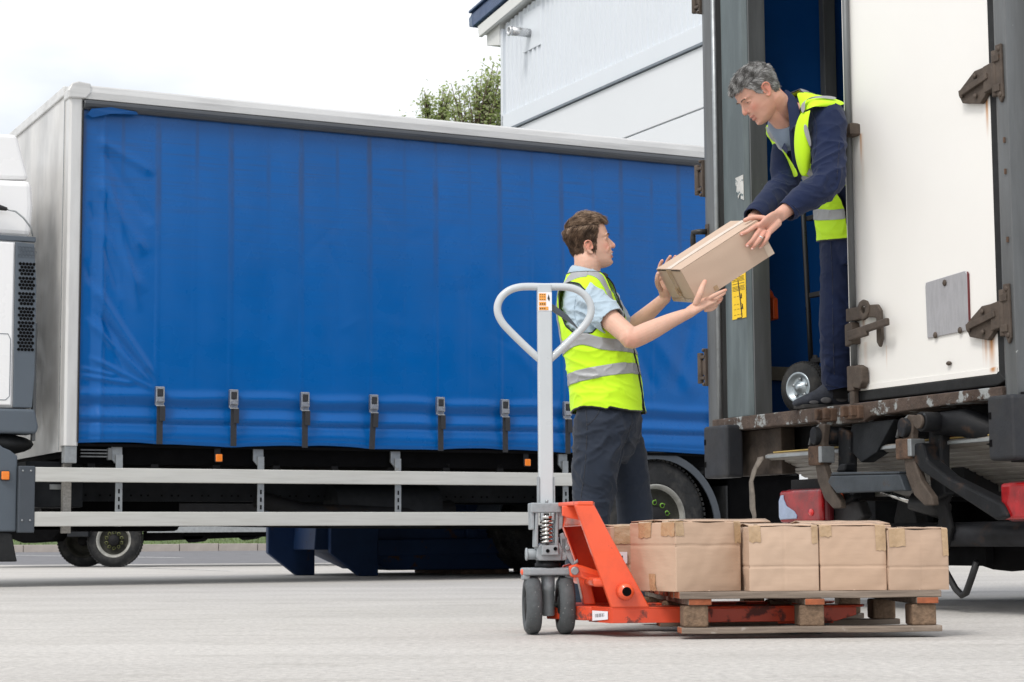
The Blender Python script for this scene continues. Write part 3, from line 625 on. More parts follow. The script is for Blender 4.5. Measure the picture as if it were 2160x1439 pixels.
rp = [(-.64, 1.40), (-.545, 1.40), (-.515, 1.43), (-.515, 1.86), (-.535, 1.90), (-.64, 1.90)]
lp = MB(); lp.tube([(a, .040, b) for a, b in rp], .003, 6).build('door_panel_seam', M['slate'], dr)
gp = MB().prism([(-.487, 1.345), (-.345, 1.345), (-.328, 1.6), (-.328, 2.3), (-.350, 2.60), (-.492, 2.605)], .035, .12).build('vent_panel', M['slate'], lt, .006)
vh = MB()
def hexg(z0, rows):
    for r_ in range(rows):
        for k in range(5 if r_ % 2 == 0 else 4):
            cx = -.455 + k*.026 + (0 if r_ % 2 == 0 else .013) ; cz = z0 - r_*.0255
            vh.lathe([(0, .0128), (-.004, .0123), (-.004, 0)], (cx, .034, cz), (0, 1, 0), 6)
for z0, rows in ((2.440, 4), (2.330, 4), (2.212, 4), (2.098, 4), (1.990, 9)): hexg(z0, rows)
o = vh.build('grille_holes', M['void'], gp)
eh = MB()
for k in range(5):
    for r_ in range(3): eh.lathe([(-.0015, .0135), (-.0015, .011), (.001, .011)], (-.46+k*.026+(.013 if r_ % 2 else 0), .034, 2.56-r_*.03), (0, 1, 0), 6)
eh.build('grille_emboss', M['charcoal'], gp)
MB().prism([(-2.3, 1.15), (-.31, 1.15), (-.295, 1.20), (-.325, 1.335), (-2.3, 1.335)], .02, .3).build('lower_trim', M['slate'], lt, .02, 3)
MB().ball((-.62, .35, 1.08), (.36, .3, .09), 20).build('air_bellows', M['dark_rubber'], lt)
MB().prism([(-.447, .415), (-.447, .98), (-.50, 1.02), (-.56, 1.045), (-.62, 1.10), (-1.0, 1.12), (-1.0, 1.0), (-.62, .95), (-.60, .415)], .03, .10).build('cab_mudguard', M['slate'], lt, .012, 3)
mk = MB().box(-.575, .012, .795, -.505, .030, .868).build('marker_lamp', M['black'], lt, .012)
MB().box(-.570, .0, .800, -.510, .016, .863).build('orange_reflector', M['orange_lens'], mk, .014, 3)
MB().prism([(-.43, .19), (-.44, .23), (-.475, .40), (-.62, .42), (-.66, .19)], .05, .42).build('mud_flap', M['dark_rubber'], lt, .01)
MB().tube([(-1.0, .10, 2.82), (-.72, .04, 2.86), (-.62, .03, 2.86), (-.565, .03, 2.85)], [.012, .022, .022, .014], 10).build('mirror_arm', M['black'], lt)
MB().tube([(-.57, .03, 2.85), (-.50, .02, 2.835), (-.44, .02, 2.79), (-.38, .03, 2.72), (-.36, .05, 2.66)], .007, 8).build('hose', M['galv'], lt)
box('cab_back_strip', (-.326, .10, 1.1, -.30, .16, 2.0), M['galv_dark'], lt)
# ================================================================ right-hand box truck, seen at its rear (local x = across the rear, y = into the truck, z = up)
rt = thing('box_truck', 'weathered box truck with open left rear door, rusty sill and folded tail lift', 'truck', (1.057, 10.022, 0), -1.1397)
ZT, ZS = 3.75, .93
MB().prism([(-.045, -.03), (-.045, .14), (.0, .14), (.0, .05), (.085, .05), (.085, -.03), (.06, -.045), (.0, -.045)], .78, ZT, 'z').build('door_post', M['galv_dark'], rt, .004)
MB().tube([(.088, -.040, .88), (.088, -.040, ZT)], .013, 10).build('post_bead', M['galv'], rt)
box('post_groove', (.10, -.005, .9, .125, .06, ZT), M['rusty'], rt)
inn = MB().prism([(.125, -.02), (.125, .10), (.345, .10), (.350, -.0), (.33, -.02)], ZS, ZT, 'z').build('inner_post', M['teal_steel'], rt, .004)
box('post_edge', (.352, .0, ZS, .362, .10, ZT), M['galv_dark'], rt)
# hinge stubs on the left post
def stub(z, h=.13):
    mb = MB(); mb.box(-.060, -.045, z-h*.75, -.045, -.010, z+h*.75); mb.box(-.115, -.05, z+h*.36, -.05, -.02, z+h*.48); mb.box(-.115, -.05, z-h*.48, -.05, -.02, z-h*.36)
    mb.cyl((-.105, -.038, z-h*.62), (-.105, -.038, z+h*.6), .016, 14); mb.box(-.085, -.04, z-h*.3, -.055, -.01, z+h*.3)
    for k in (-.68, .68): mb.ball((-.055, -.05, z+h*k), .010, 8)
    return mb.build('door_hinge', M['brown_steel'], rt, .003)
for z in (3.17, 2.195, 1.205): stub(z)
MB().tube([(.0, -.05, 1.905), (-.02, -.09, 1.905), (-.05, -.10, 1.905), (-.055, -.10, 1.88), (-.052, -.10, 1.80)], .015, 10).build('door_hook', M['black'], rt)
box('hook_plate', (-.015, -.052, 1.865, .018, -.044, 1.945), M['brown_steel'], rt, .003)
# labels on the inner post
yl = MB().box(.196, -.0235, 1.425, .330, -.0215, 1.735).build('warning_label', M['yellow_label'], inn)
def text(s, size, x, z, par, m=M['ink'], y=-.0245, name='lettering'):
    cu_ = bpy.data.curves.new(name, 'FONT'); cu_.body = s; cu_.size = size; cu_.extrude = .0003; cu_.align_x = 'CENTER'
    o = bpy.data.objects.new(name, cu_); C.objects.link(o); o.rotation_euler = (math.pi/2, 0, 0); o.location = (x, y, z)
    bpy.context.view_layer.update(); me = bpy.data.meshes.new_from_object(o.evaluated_get(bpy.context.evaluated_depsgraph_get())); bpy.data.objects.remove(o)
    me.materials.clear(); me.materials.append(m)
    o = bpy.data.objects.new(name, me); C.objects.link(o); o.rotation_euler = (math.pi/2, 0, 0); o.location = (x, y, z); o.parent = par; return o
text('Warning', .036, .263, 1.693, yl)
tl = MB(); r = random.Random(5)
zz = 1.680
while zz > 1.565:
    x = .205
    while x < .315:
        w_ = r.uniform(.006, .02); tl.box(x, -.0246, zz-.0022, min(.32, x+w_), -.0236, zz); x += w_+.003
    zz -= .0068 if r.random() < .8 else .014
for z in (1.54, 1.50, 1.475, 1.447): 
    for k in range(3): tl.box(.215+k*.03, -.0246, z-.0015, .235+k*.03, -.0236, z)
tl.build('small_print', M['ink'], yl)
cg = MB(); cg.prism([(.255, 1.62), (.262, 1.62), (.285, 1.50), (.295, 1.43), (.288, 1.43), (.277, 1.50)], -.0250, -.0238); 
for x, z in ((.283, 1.53), (.293, 1.475)): cg.box(x, -.0250, z, x+.008, -.0238, z+.02); cg.box(x-.007, -.0250, z-.004, x+.010, -.0238, z+.002)
cg.box(.245, -.0250, 1.4252, .29, -.0238, 1.430)
cg.build('label_diagram', M['ink'], yl)
gl = MB().prism([(.25, 2.145), (.325, 2.15), (.328, 2.02), (.30, 2.03), (.297, 2.06), (.285, 2.05), (.275, 2.035), (.265, 2.07), (.255, 2.06), (.262, 2.10), (.248, 2.11)], -.0235, -.0215).build('torn_label', M['label_grey'], inn)
op = MB().prism([(.0, 1.60), (.03, 1.575), (.04, 1.555), (.075, 1.535), (.078, 1.43), (.0, 1.425)], .11, .14).build('orange_bracket', M['orange'], rt, .004); op.location = (.20, .06, -.0)
# box body: inner blue curtain on the left side, slats, roof, front wall, right side
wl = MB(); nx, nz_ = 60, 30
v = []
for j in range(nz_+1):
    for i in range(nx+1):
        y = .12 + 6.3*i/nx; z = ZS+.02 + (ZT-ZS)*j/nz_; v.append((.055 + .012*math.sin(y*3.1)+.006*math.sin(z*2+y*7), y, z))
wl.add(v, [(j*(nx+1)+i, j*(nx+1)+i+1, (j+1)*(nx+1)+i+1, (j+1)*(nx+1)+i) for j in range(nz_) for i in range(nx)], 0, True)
wl.build('inner_curtain', M['inner_shade_blue'], rt)
for y in (.62, 2.2, 3.7): box('side_pillar', (.075, y, ZS, .12, y+.075, ZT), M['galv_dark'], rt, .004)
box('side_slat', (.08, .15, 1.135, .11, 6.4, 1.205), mat('grimy_slat', (.15, .135, .11), .8, var=.2, vscale=9), rt)
box('cargo_floor', (.0, .0, .885, 2.36, 6.4, ZS), mat('worn_floor', (.09, .07, .055), .8, var=.3, vscale=7), rt)
box('roof', (-.04, .0, ZT, 2.40, 6.4, ZT+.06), M['alu'], rt)
box('front_wall', (.0, 6.4, .9, 2.38, 6.44, ZT), M['white_paint'], rt)
box('side_curtain', (-.02, .15, .95, .0, 6.4, ZT), M['blue_pvc'], rt)
rc = MB(); v = []
for j in range(31):
    for i in range(61):
        y = .11 + 6.2*i/60; z = 1.0 + (ZT-1.0)*j/30; v.append((2.425 + .014*math.sin(y*4.3)+.01*math.sin(z*1.7+y*9), y, z))
rc.add(v, [(j*61+i, j*61+i+1, (j+1)*61+i+1, (j+1)*61+i) for j in range(30) for i in range(60)], 0, True)
o = rc.build('side_curtain', M['blue_pvc'], rt); o.modifiers.new('s', 'SOLIDIFY').thickness = .01
pl2 = box('side_label', (2.452, .20, 2.04, 2.455, .44, 2.22), M['paper'], rt, 0)
# right-hand door leaf
dx0, dx1 = 1.243, 2.262
dl = MB().box(dx0, -.012, .985, dx1, .025, ZT-.1).build('rear_door', M['door_white'], rt, .006)
box('door_edge_strip', (1.195, -.006, .955, 1.224, .035, ZT-.1), M['door_white'], rt, .005)
box('door_gasket', (1.226, -.002, .94, 1.241, .03, ZT-.1), M['dark_rubber'], rt, 0)
MB().prism([(1.19, .938), (2.262, .938), (2.315, .955), (2.27, .998), (2.25, .984), (1.19, .984)], -.020, .03).build('door_bottom_seal', M['dark_rubber'], rt, .006)
MB().prism([(2.264, .985), (2.318, .94), (2.318, ZT-.1), (2.264, ZT-.1)], -.016, .03).build('door_side_seal', M['dark_rubber'], rt, .006)
box('door_bottom_trim', (1.245, -.016, .986, 2.255, -.0125, 1.012), M['door_white'], rt, .001)
MB().tube([(1.268, -.032, 1.06), (1.268, -.032, ZT-.1)], .0155, 12).build('locking_rod', M['galv_dark'], rt)
def rustrun(x, z0, z1, w_, parent, m):
    return None
# door furniture
mb = MB(); mb.box(1.235, -.055, 2.155, 1.325, -.013, 2.215); mb.box(1.32, -.07, 2.16, 1.335, -.013, 2.21); mb.build('rod_bracket', M['brown_steel'], rt, .004)
mb = MB(); mb.box(1.235, -.05, 1.305, 1.34, -.013, 1.365); mb.lathe([(0, .048), (-.014, .048), (-.014, .018), (0, .018)], (1.375, -.040, 1.345), (0, 1, 0), 10, closed=True)
mb.prism([(1.40, 1.365), (1.475, 1.36), (1.50, 1.33), (1.505, 1.20), (1.485, 1.165), (1.465, 1.19), (1.465, 1.30), (1.40, 1.31)], -.048, -.030)
mb.prism([(1.24, 1.29), (1.29, 1.30), (1.30, 1.27), (1.30, 1.20), (1.24, 1.19)], -.062, -.015)
mb.build('lock_bracket', M['brown_steel'], rt, .005)
lk = MB(); lk.bar((1.285, -.07, 1.240), (1.60, -.078, 1.268), .022, .034); lk.bar((1.285, -.07, 1.225), (1.44, -.075, 1.235), .02, .03); lk.build('lock_handle', M['brown_steel'], rt, .007)
mb = MB(); mb.box(1.245, -.06, .985, 1.295, -.018, 1.10); mb.prism([(1.29, 1.0), (1.34, .99), (1.365, 1.02), (1.365, 1.085), (1.33, 1.10), (1.29, 1.095)], -.06, -.02); mb.box(1.255, -.055, .88, 1.29, -.024, .99); mb.build('rod_keeper', M['brown_steel'], rt, .006)
def hinge(z, s=1):
    mb = MB()
    mb.prism([(2.095, z-.03), (2.10, z-.005), (2.20, z+.055), (2.27, z+.058), (2.275, z-.055), (2.23, z-.09), (2.115, z-.065)], -.040, -.015)
    mb.bar((2.11, -.046, z-.025), (2.30, -.050, z+.012), .018, .026)
    mb.prism([(2.27, z+.055), (2.345, z+.065), (2.345, z-.045), (2.27, z-.055)], -.052, -.018)
    mb.cyl((2.345, -.045, z-.085), (2.345, -.045, z+.105), .018, 14)
    mb.prism([(2.36, z+.125), (2.395, z+.125), (2.40, z-.095), (2.385, z-.12), (2.36, z-.08)], -.058, -.0455)
    mb.box(2.345, -.065, z+.055, 2.385, -.05, z+.085); mb.box(2.345, -.065, z-.07, 2.385, -.05, z-.04)
    for p in ((2.12, z-.035), (2.21, z+.03), (2.21, z-.055), (2.382, z+.105), (2.385, z-.085)): mb.ball((p[0], -.048 if p[0] < 2.3 else -.058, p[1]), (.012, .008, .012), 8)
    return mb.build('strap_hinge', M['brown_steel'], rt, .004)
for z in (3.25, 2.205, 1.215): hinge(z)
pt_ = MB().prism([(1.80, 1.175), (2.078, 1.182), (2.085, 1.20), (2.085, 1.42), (2.07, 1.435), (1.80, 1.418), (1.795, 1.40)], -.020, -.0125).build('document_plate', mat('brushed_alu_plate', (.40, .40, .42), .5, .4, var=.10, vscale=60, stretch=(1, 1, .2)), rt, .003)
for x, z in ((1.935, 1.40), (1.86, 1.183), (2.03, 1.187)): MB().ball((x, -.022, z), (.013, .008, .015), 8).build('clip', M['brown_steel'], pt_)
MB().prism([(2.084, 1.19), (2.092, 1.20), (2.092, 1.42), (2.084, 1.43)], -.019, -.013).build('plate_edge', mat('dark_red_edge', (.12, .012, .015), .5), pt_)
MB().ball((1.945, -.02, 1.055), (.016, .01, .010), 8).build('door_stop', M['brown_steel'], rt)
# right frame post
MB().prism([(2.322, -.03), (2.322, .06), (2.40, .06), (2.405, .12), (2.417, .12), (2.415, -.045), (2.35, -.045)], .80, ZT, 'z').build('door_post', M['galv_dark'], rt, .004)
for z in (1.93, 1.80, 1.52): 
    MB().box(2.385, -.052, z-.011, 2.393, -.044, z+.011).build('post_slot', M['rusty'], rt)
box('top_frame', (-.04, -.03, ZT-.1, 2.45, .1, ZT), M['galv_dark'], rt)
# sill
MB().prism([(.03, .862), (.03, .928), (2.33, .928), (2.33, .885), (1.42, .862), (1.36, .84), (1.02, .84), (.98, .862)], -.055, .10).build('rear_sill', M['sill'], rt, .006, 3)
def keeper(x):
    mb = MB(); mb.box(x-.055, -.085, .855, x+.055, -.05, .915); mb.box(x-.045, -.115, .865, x-.022, -.08, .915); mb.box(x+.022, -.115, .865, x+.045, -.08, .915)
    return mb.build('rod_socket', M['rusty'], rt, .006)
keeper(1.10); keeper(1.31)
# side brackets and buffers
MB().prism([(.03, .86), (.12, .86), (.115, .80), (.085, .68), (.055, .68)], -.02, .04).build('corner_gusset', M['rusty'], rt, .003)
MB().box(.15, .02, .635, .56, .10, .86).build('side_box', mat('dirty_brown_plate', (.045, .033, .025), .85, var=.5, vscale=10, bump=.003, bscale=40), rt, .004)
def buffer(x0, x1, z0, z1, y=-.10):
    b = MB().box(x0, y, z0, x1, y+.10, z1).build('rubber_buffer', M['buffer'], rt, .016, 3)
    for z in (z0+.07, z1-.08): MB().box(x0-.0015+.014, y-.002, z-.014, x0+.028, y+.004, z+.014).build('bolt_hole', M['void'], b)
    return b
M['buffer'] = mat('charcoal_rubber', (.014, .016, .021), .6, var=.15, vscale=9, bump=.001, bscale=80, streak=((.04, .036, .032), .4, 7))
buffer(.066, .296, .625, .888, -.13); buffer(2.325, 2.486, .625, .885, -.13)
box('buffer_bracket', (2.34, -.03, .62, 2.46, .06, .90), M['chassis'], rt)
# chassis mass
box('rear_cross_member', (.15, .14, .70, 2.3, .30, .885), M['chassis'], rt, .004)
for x in (.72, 1.65): box('chassis_rail', (x, .2, .50, x+.09, 6.2, .80), M['chassis'], rt)
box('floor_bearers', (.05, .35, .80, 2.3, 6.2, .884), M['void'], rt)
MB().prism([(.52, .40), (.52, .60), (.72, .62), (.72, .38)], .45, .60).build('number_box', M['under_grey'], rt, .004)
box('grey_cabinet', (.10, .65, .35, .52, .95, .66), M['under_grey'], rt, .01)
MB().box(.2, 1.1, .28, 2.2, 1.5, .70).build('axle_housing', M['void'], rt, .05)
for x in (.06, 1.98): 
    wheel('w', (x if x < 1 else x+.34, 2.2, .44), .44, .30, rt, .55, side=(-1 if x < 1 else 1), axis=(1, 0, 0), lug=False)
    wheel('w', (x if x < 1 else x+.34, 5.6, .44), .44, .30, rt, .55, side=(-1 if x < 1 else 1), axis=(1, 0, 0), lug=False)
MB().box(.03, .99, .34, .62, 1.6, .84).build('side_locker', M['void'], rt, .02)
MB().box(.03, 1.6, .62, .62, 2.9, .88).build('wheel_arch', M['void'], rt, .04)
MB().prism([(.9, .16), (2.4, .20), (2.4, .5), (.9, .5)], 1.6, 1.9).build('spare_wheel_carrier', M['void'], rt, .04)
# tail lift: folded ribbed platform
def pf(y): return .712 - (y+.0)*.43
pb = MB(); n = 10; pts = []
for k in range(n):
    y = .0 + .38*k/n; d = .38/n
    pts += [(y, pf(y)), (y+d*.62, pf(y+d*.62)), (y+d*.66, pf(y+d*.66)+.014), (y+d*.96, pf(y+d*.96)+.014)]
pts += [(.38, pf(.38)), (.38, pf(.38)+.03), (.0, .735), (-.012, .73), (-.012, .712)]
pb.prism(pts, .47, 2.42, 'x').build('lift_platform', M['ribbed'], rt)
box('platform_edge', (.47, -.018, .712, 2.42, -.006, .728), M['galv'], rt, .003)
box('platform_leaf', (.62, .385, .52, 2.42, .80, .56), M['ribbed'], rt)
box('straw_strip', (.52, -.004, .7365, 1.15, .03, .744), mat('straw_coloured_edge', (.42, .30, .10), .8), rt); box('straw_strip', (1.60, -.004, .7365, 2.2, .03, .744), bpy.data.materials['straw_coloured_edge'], rt)
# lift arms
def arm(x):
    mb = MB()
    mb.prism([(x-.03, .80), (x+.0, .845), (x+.05, .84), (x+.03, .76), (x+.03, .66), (x+.08, .56), (x+.155, .49), (x+.16, .455), (x+.10, .455), (x+.03, .50), (x-.02, .58), (x-.045, .69)], -.12, -.085)
    return mb.build('lift_arm_plate', M['brown_steel'], rt, .006)
arm(1.10); arm(1.78)
for x in (1.10, 1.78):
    MB().cyl((x-.02, -.14, .79), (x+.03, .12, .79), .042, 22).build('pivot_boss', M['dark_steel'], rt, .006)
    MB().box(x-.075, -.135, .655, x+.03, -.07, .745).build('pivot_block', M['rusty'], rt, .008)
    MB().box(x+.02, -.14, .665, x+.045, -.065, .74).build('bright_edge', M['galv'], rt, .004)
    MB().tube([(x+.0, -.11, .84), (x-.05, -.12, .81), (x-.07, -.125, .75)], .008, 8).build('safety_loop', M['galv_dark'], rt)
    MB().prism([(x+.05, .83), (x+.14, .80), (x+.13, .62), (x+.16, .50), (x+.06, .47), (x+.04, .62)], -.05, .0).build('inner_arm_plate', M['dark_steel'], rt, .01)
MB().cyl((1.925, -.16, .806), (1.925, -.07, .806), .042, 24).build('pivot_pin', M['dark_steel'], rt, .005)
MB().cyl((1.925, -.175, .806), (1.925, -.16, .806), .030, 20).build('pin_cap', M['brown_steel'], rt, .003)
MB().tube([(1.88, -.06, .800), (2.02, .0, .80), (2.28, .1, .70)], [.045, .062, .055], 16).build('lift_ram', M['dark_steel'], rt)
MB().prism([(1.81, .72), (1.88, .72), (1.90, .65), (2.03, .575), (2.38, .455), (2.42, .40), (2.35, .385), (1.86, .60), (1.80, .66)], -.12, -.04).build('lift_arm', M['dark_steel'], rt, .012)
MB().prism([(1.19, .575), (1.215, .603), (1.735, .592), (1.775, .520), (1.26, .522)], -.14, -.10).build('cross_tube_face', M['cross_steel'], rt, .006)
MB().prism([(1.215, .605), (1.735, .594), (1.735, .604), (1.23, .618)], -.14, -.02).build('cross_tube_top', M['cross_steel'], rt, .004)
MB().prism([(1.225, .62), (1.262, .655), (1.31, .655), (1.30, .62)], -.12, -.06).build('stop_bracket', M['dark_steel'], rt, .008)
MB().tube([(1.50, -.06, .525), (1.69, -.02, .47)], .014, 12).build('ram_rod', M['chrome'], rt)
MB().tube([(1.66, -.02, .48), (1.80, .06, .43)], .040, 16).build('ram_cylinder', M['black'], rt)
MB().prism([(1.42, .40), (1.46, .50), (1.56, .50), (1.60, .36), (1.44, .33)], .05, .12).build('ram_bracket', M['chassis'], rt, .01)
for x0, z in ((1.10, .735), (1.81, .738)): MB().prism([(x0+.02, z-.03), (x0+.0, z+.02), (x0+.03, z+.035), (x0+.135, z+.035), (x0+.14, z-.015), (x0+.12, z-.03)], .01, .05).build('red_reflector', mat('dull_red', (.20, .022, .018), .45, var=.3, vscale=12), rt, .006)
MB().prism([(1.24, .84), (1.56, .84), (1.42, .70), (1.3, .66), (1.18, .74)], -.03, .04).build('hanging_guard', M['under_grey'], rt, .004)
MB().box(1.0, .0, .42, 1.06, .1, .50).build('blue_clip', mat('bright_blue_clip', (.01, .13, .42), .4), rt, .01).location = (-.01, .02, .0)
for p in ((1.13, .500, .028), (.975, .405, .036)):
    rl = MB(); rl.cyl((p[0]+.03, -.06, p[1]), (p[0]+.03, .02, p[1]), p[2], 20); rl.build('orange_roller', M['orange'], rt, .008); MB().cyl((p[0]+.055, -.066, p[1]), (p[0]+.055, -.058, p[1]), .014, 12).build('roller_pin', M['galv'], rt)
MB().prism([(1.02, .43), (1.12, .50), (1.26, .49), (1.3, .42), (1.20, .36), (1.05, .36)], -.025, .03).build('roller_plate', M['black'], rt, .01)
# lamp clusters
def cluster(x0, x1, z0, z1, pale=True):
    h = MB().box(x0-.006, -.075, z0-.006, x1+.006, -.02, z1+.006).build('tail_lamp', mat('dark_red_housing', (.10, .006, .01), .4), rt, .022, 3)
    MB().box(x0, -.10, z0, x1, -.07, z1).build('red_lens', M['red_lens'], h, .02, 3)
    if pale:
        w_ = x1-x0; hh = z1-z0
        MB().prism([(x0+.012, z0+.015), (x0+w_*.44, z0+.018), (x0+w_*.45, z0+hh*.22), (x0+w_*.38, z0+hh*.36), (x0+w_*.20, z0+hh*.52), (x0+w_*.13, z0+hh*.75), (x0+w_*.13, z1-.02), (x0+.02, z1-.022), (x0+.004, z1-.05), (x0+.004, z0+.03)], -.106, -.098).build('pale_lens', M['pale_lens'], h, .006)
    MB().ball((x0+(x1-x0)*.78, -.101, z0+(z1-z0)*.30), (.022, .008, .018), 12).build('bulb_reflector', mat('lit_red', (.75, .01, .01), .2, coat=1), h)
    return h
cluster(.718, 1.070, .395, .547); cluster(2.353, 2.62, .388, .535, False)
box('lamp_bracket', (.70, -.02, .43, 1.0, .02, .60), M['chassis'], rt)
# under-run tube and fittings
MB().tube([(.60, .06, .333), (2.42, .06, .333)], .052, 24).build('underrun_tube', M['tube_steel'], rt)
MB().prism([(1.86, .28), (1.83, .36), (1.84, .40), (1.80, .50), (1.90, .56), (1.96, .56), (1.90, .46), (1.93, .36), (1.89, .27)], -.02, .0).build('tube_bracket', M['chassis'], rt, .006)
MB().box(.60, .10, .20, 2.0, .14, .31).build('splash_plate', M['void'], rt)
MB().tube([(1.62+.05*k/1, .12, .24) for k in (0, 1)] + [(1.72, .10, .18), (1.79, .10, .10), (1.83, .10, .075), (1.86, .10, .085), (1.90, .10, .15), (1.94, .10, .22)], .015, 10).build('hanging_strap_loop', M['black'], rt)
o = MB(); o.ball((1.98, .25, .275), (.30, .1, .10), 16); o.build('dark_tank', M['void'], rt)
# dangling webbing strap on the platform corner
sw = MB(); path = [(.445, -.03, .720), (.455, -.04, .705), (.425, -.05, .66), (.400, -.055, .60), (.392, -.05, .53), (.400, -.055, .47), (.415, -.05, .43), (.405, -.05, .385)]
v = []
for i, p in enumerate(path):
    w_ = .026 - .001*i; v += [(p[0]-w_, p[1], p[2]), (p[0]+w_, p[1]+.006*math.sin(i*1.7), p[2]+.003)]
sw.add(v, [(2*i, 2*i+1, 2*i+3, 2*i+2) for i in range(len(path)-1)], 0, True)
o = sw.build('loose_webbing', M['old_webbing'], rt); o.modifiers.new('s', 'SOLIDIFY').thickness = .004
# rust runs and scuffs in the door paint are part of its material
def door_paint():
    m = M['door_white']; N, L, b = extra(m); old = b.inputs['Base Color'].links[0].from_socket
    t = N.new('ShaderNodeTexCoord'); sp = N.new('ShaderNodeSeparateXYZ'); L.new(t.outputs['Object'], sp.inputs[0])
    def m_(op, a, b_=None):
        n = N.new('ShaderNodeMath'); n.operation = op; n.use_clamp = False
        for i, q in enumerate((a, b_)):
            if q is None: continue
            if isinstance(q, (int, float)): n.inputs[i].default_value = q
            else: L.new(q, n.inputs[i])
        return n.outputs[0]
    def mr(x, a, b_, c, d):
        n = N.new('ShaderNodeMapRange'); n.interpolation_type = 'SMOOTHSTEP'; L.new(x, n.inputs[0])
        for i, q in enumerate((a, b_, c, d)): n.inputs[i+1].default_value = q
        return n.outputs[0]
    mp = N.new('ShaderNodeMapping'); mp.inputs['Scale'].default_value = (60, 1, 3); L.new(t.outputs['Object'], mp.inputs[0])
    nz_ = N.new('ShaderNodeTexNoise'); nz_.inputs['Scale'].default_value = 1; nz_.inputs['Detail'].default_value = 5; L.new(mp.outputs[0], nz_.inputs[0])
    acc = None
    for (x, z1, z0, w_, k) in [(2.222, 1.16, .975, .030, 1.0), (2.185, 1.16, 1.0, .018, .7), (2.165, 1.15, 1.0, .008, .35), (2.24, 2.15, 1.95, .014, 1), (1.335, 2.16, 1.98, .014, .8), (1.345, 2.16, 1.8, .02, .18), (1.49, 1.17, 1.05, .008, .35), (1.33, 1.20, 1.02, .025, .22), (2.23, 1.01, .985, .03, 1), (1.32, 1.33, 1.2, .02, .5), (2.235, 3.2, 3.0, .012, .6)]:
        dx = mr(m_('ABSOLUTE', m_('SUBTRACT', sp.outputs[0], x)), 0, w_, 1, 0)
        dz = m_('MULTIPLY', mr(sp.outputs[2], z0, z0+(z1-z0)*.85, 0, k), mr(sp.outputs[2], z1, z1+.01, 1, 0))
        q = m_('MULTIPLY', dx, dz); acc = q if acc is None else m_('MAXIMUM', acc, q)
    acc = m_('MULTIPLY', acc, mr(nz_.outputs[0], .2, .5, .65, 1))
    mx = N.new('ShaderNodeMix'); mx.data_type = 'RGBA'; L.new(acc, mx.inputs[0]); L.new(old, mx.inputs[6]); mx.inputs[7].default_value = (.50, .22, .06, 1)
    L.new(mx.outputs[2], b.inputs['Base Color'])
door_paint()

# ================================================================ sack truck standing inside
def RL(x, y, z): 
    return rt_m @ Vector((x, y, z))
rt_m = Matrix.Translation((1.057, 10.022, 0)) @ Matrix.Rotation(-1.1397, 4, 'Z')
st = thing('sack_truck', 'black sack truck with pneumatic wheel standing inside the open truck', 'sack truck', tuple(RL(.56, .16, ZS)), -1.1397)
wx = .0
MB().tube([(-.085, .10, .24), (-.095, .08, 1.0), (-.095, .08, 1.05)], .013, 12).build('frame_tube', M['black2'] if 'black2' in M else mat('black_tube', (.02, .021, .024), .35, coat=.3), st)
MB().tube([(.30, .18, .24), (.30, .16, 1.05)], .013, 12).build('frame_tube', bpy.data.materials['black_tube'], st)
for z in (.27, .60, .99): box('cross_bar', (-.09, .09, z-.012, .30, .12, z+.012), M['black'], st, .003)
MB().prism([(-.19, .01), (-.19, .27), (-.10, .275), (-.07, .30), (-.05, .30), (-.03, .25), (-.03, .01)], .10, .115).build('wheel_guard', M['black'], st, .003)
box('toe_plate', (.0, .10, .0, .45, .35, .006), M['black'], st)
wx_ax = Vector((.28, -.95, 0)).normalized()   # wheel turned towards the doorway
wcn = Vector((-.02, .0, .130))
tg = MB(); R_ = .130
tg.lathe([(0, R_*.56), (.004, R_*.72), (.014, R_*.90), (.03, R_*.985), (.05, R_), (.07, R_*.985), (.086, R_*.90), (.096, R_*.72), (.10, R_*.56)], wcn + wx_ax*.03, -wx_ax, 48)
tw = tg.build('tyre', M['tyre'], st)
tt = MB()
e1 = Vector((0, 0, 1)); e2 = wx_ax.cross(e1)
for k in range(46):
    a = 2*math.pi*k/46; u = e1*math.cos(a)+e2*math.sin(a); t_ = wx_ax.cross(u)
    for s0 in (.022, .038, .054, .070):
        p = [wcn + wx_ax*.03 - wx_ax*w_ + u*(R_+dr-(.004 if s0 in (.022, .070) else 0)) + t_*dt for dr in (-.008, .003) for w_ in (s0, s0+.011) for dt in (-.0065, .0065)]
        tt.add(p, [(0, 1, 3, 2), (4, 6, 7, 5), (0, 4, 5, 1), (2, 3, 7, 6), (0, 2, 6, 4), (1, 5, 7, 3)])
tt.build('tread', M['tyre'], tw)
MB().lathe([(0, R_*.59), (-.004, R_*.57), (.0, R_*.50), (.02, R_*.44), (.024, R_*.26), (.006, R_*.20), (.006, .018), (-.01, .016), (-.01, .0)], wcn + wx_ax*.03, -wx_ax, 40).build('rim', mat('zinc_rim', (.36, .41, .44), .38, .7, var=.1, vscale=20), tw)
o = MB()
for k in range(5):
    a = 2*math.pi*k/5; o.lathe([(0, .008), (-.006, .008), (-.006, 0)], wcn + wx_ax*.012 + (e1*math.cos(a)+e2*math.sin(a))*R_*.33, -wx_ax, 8)
o.build('rim_nut', M['galv'], tw)
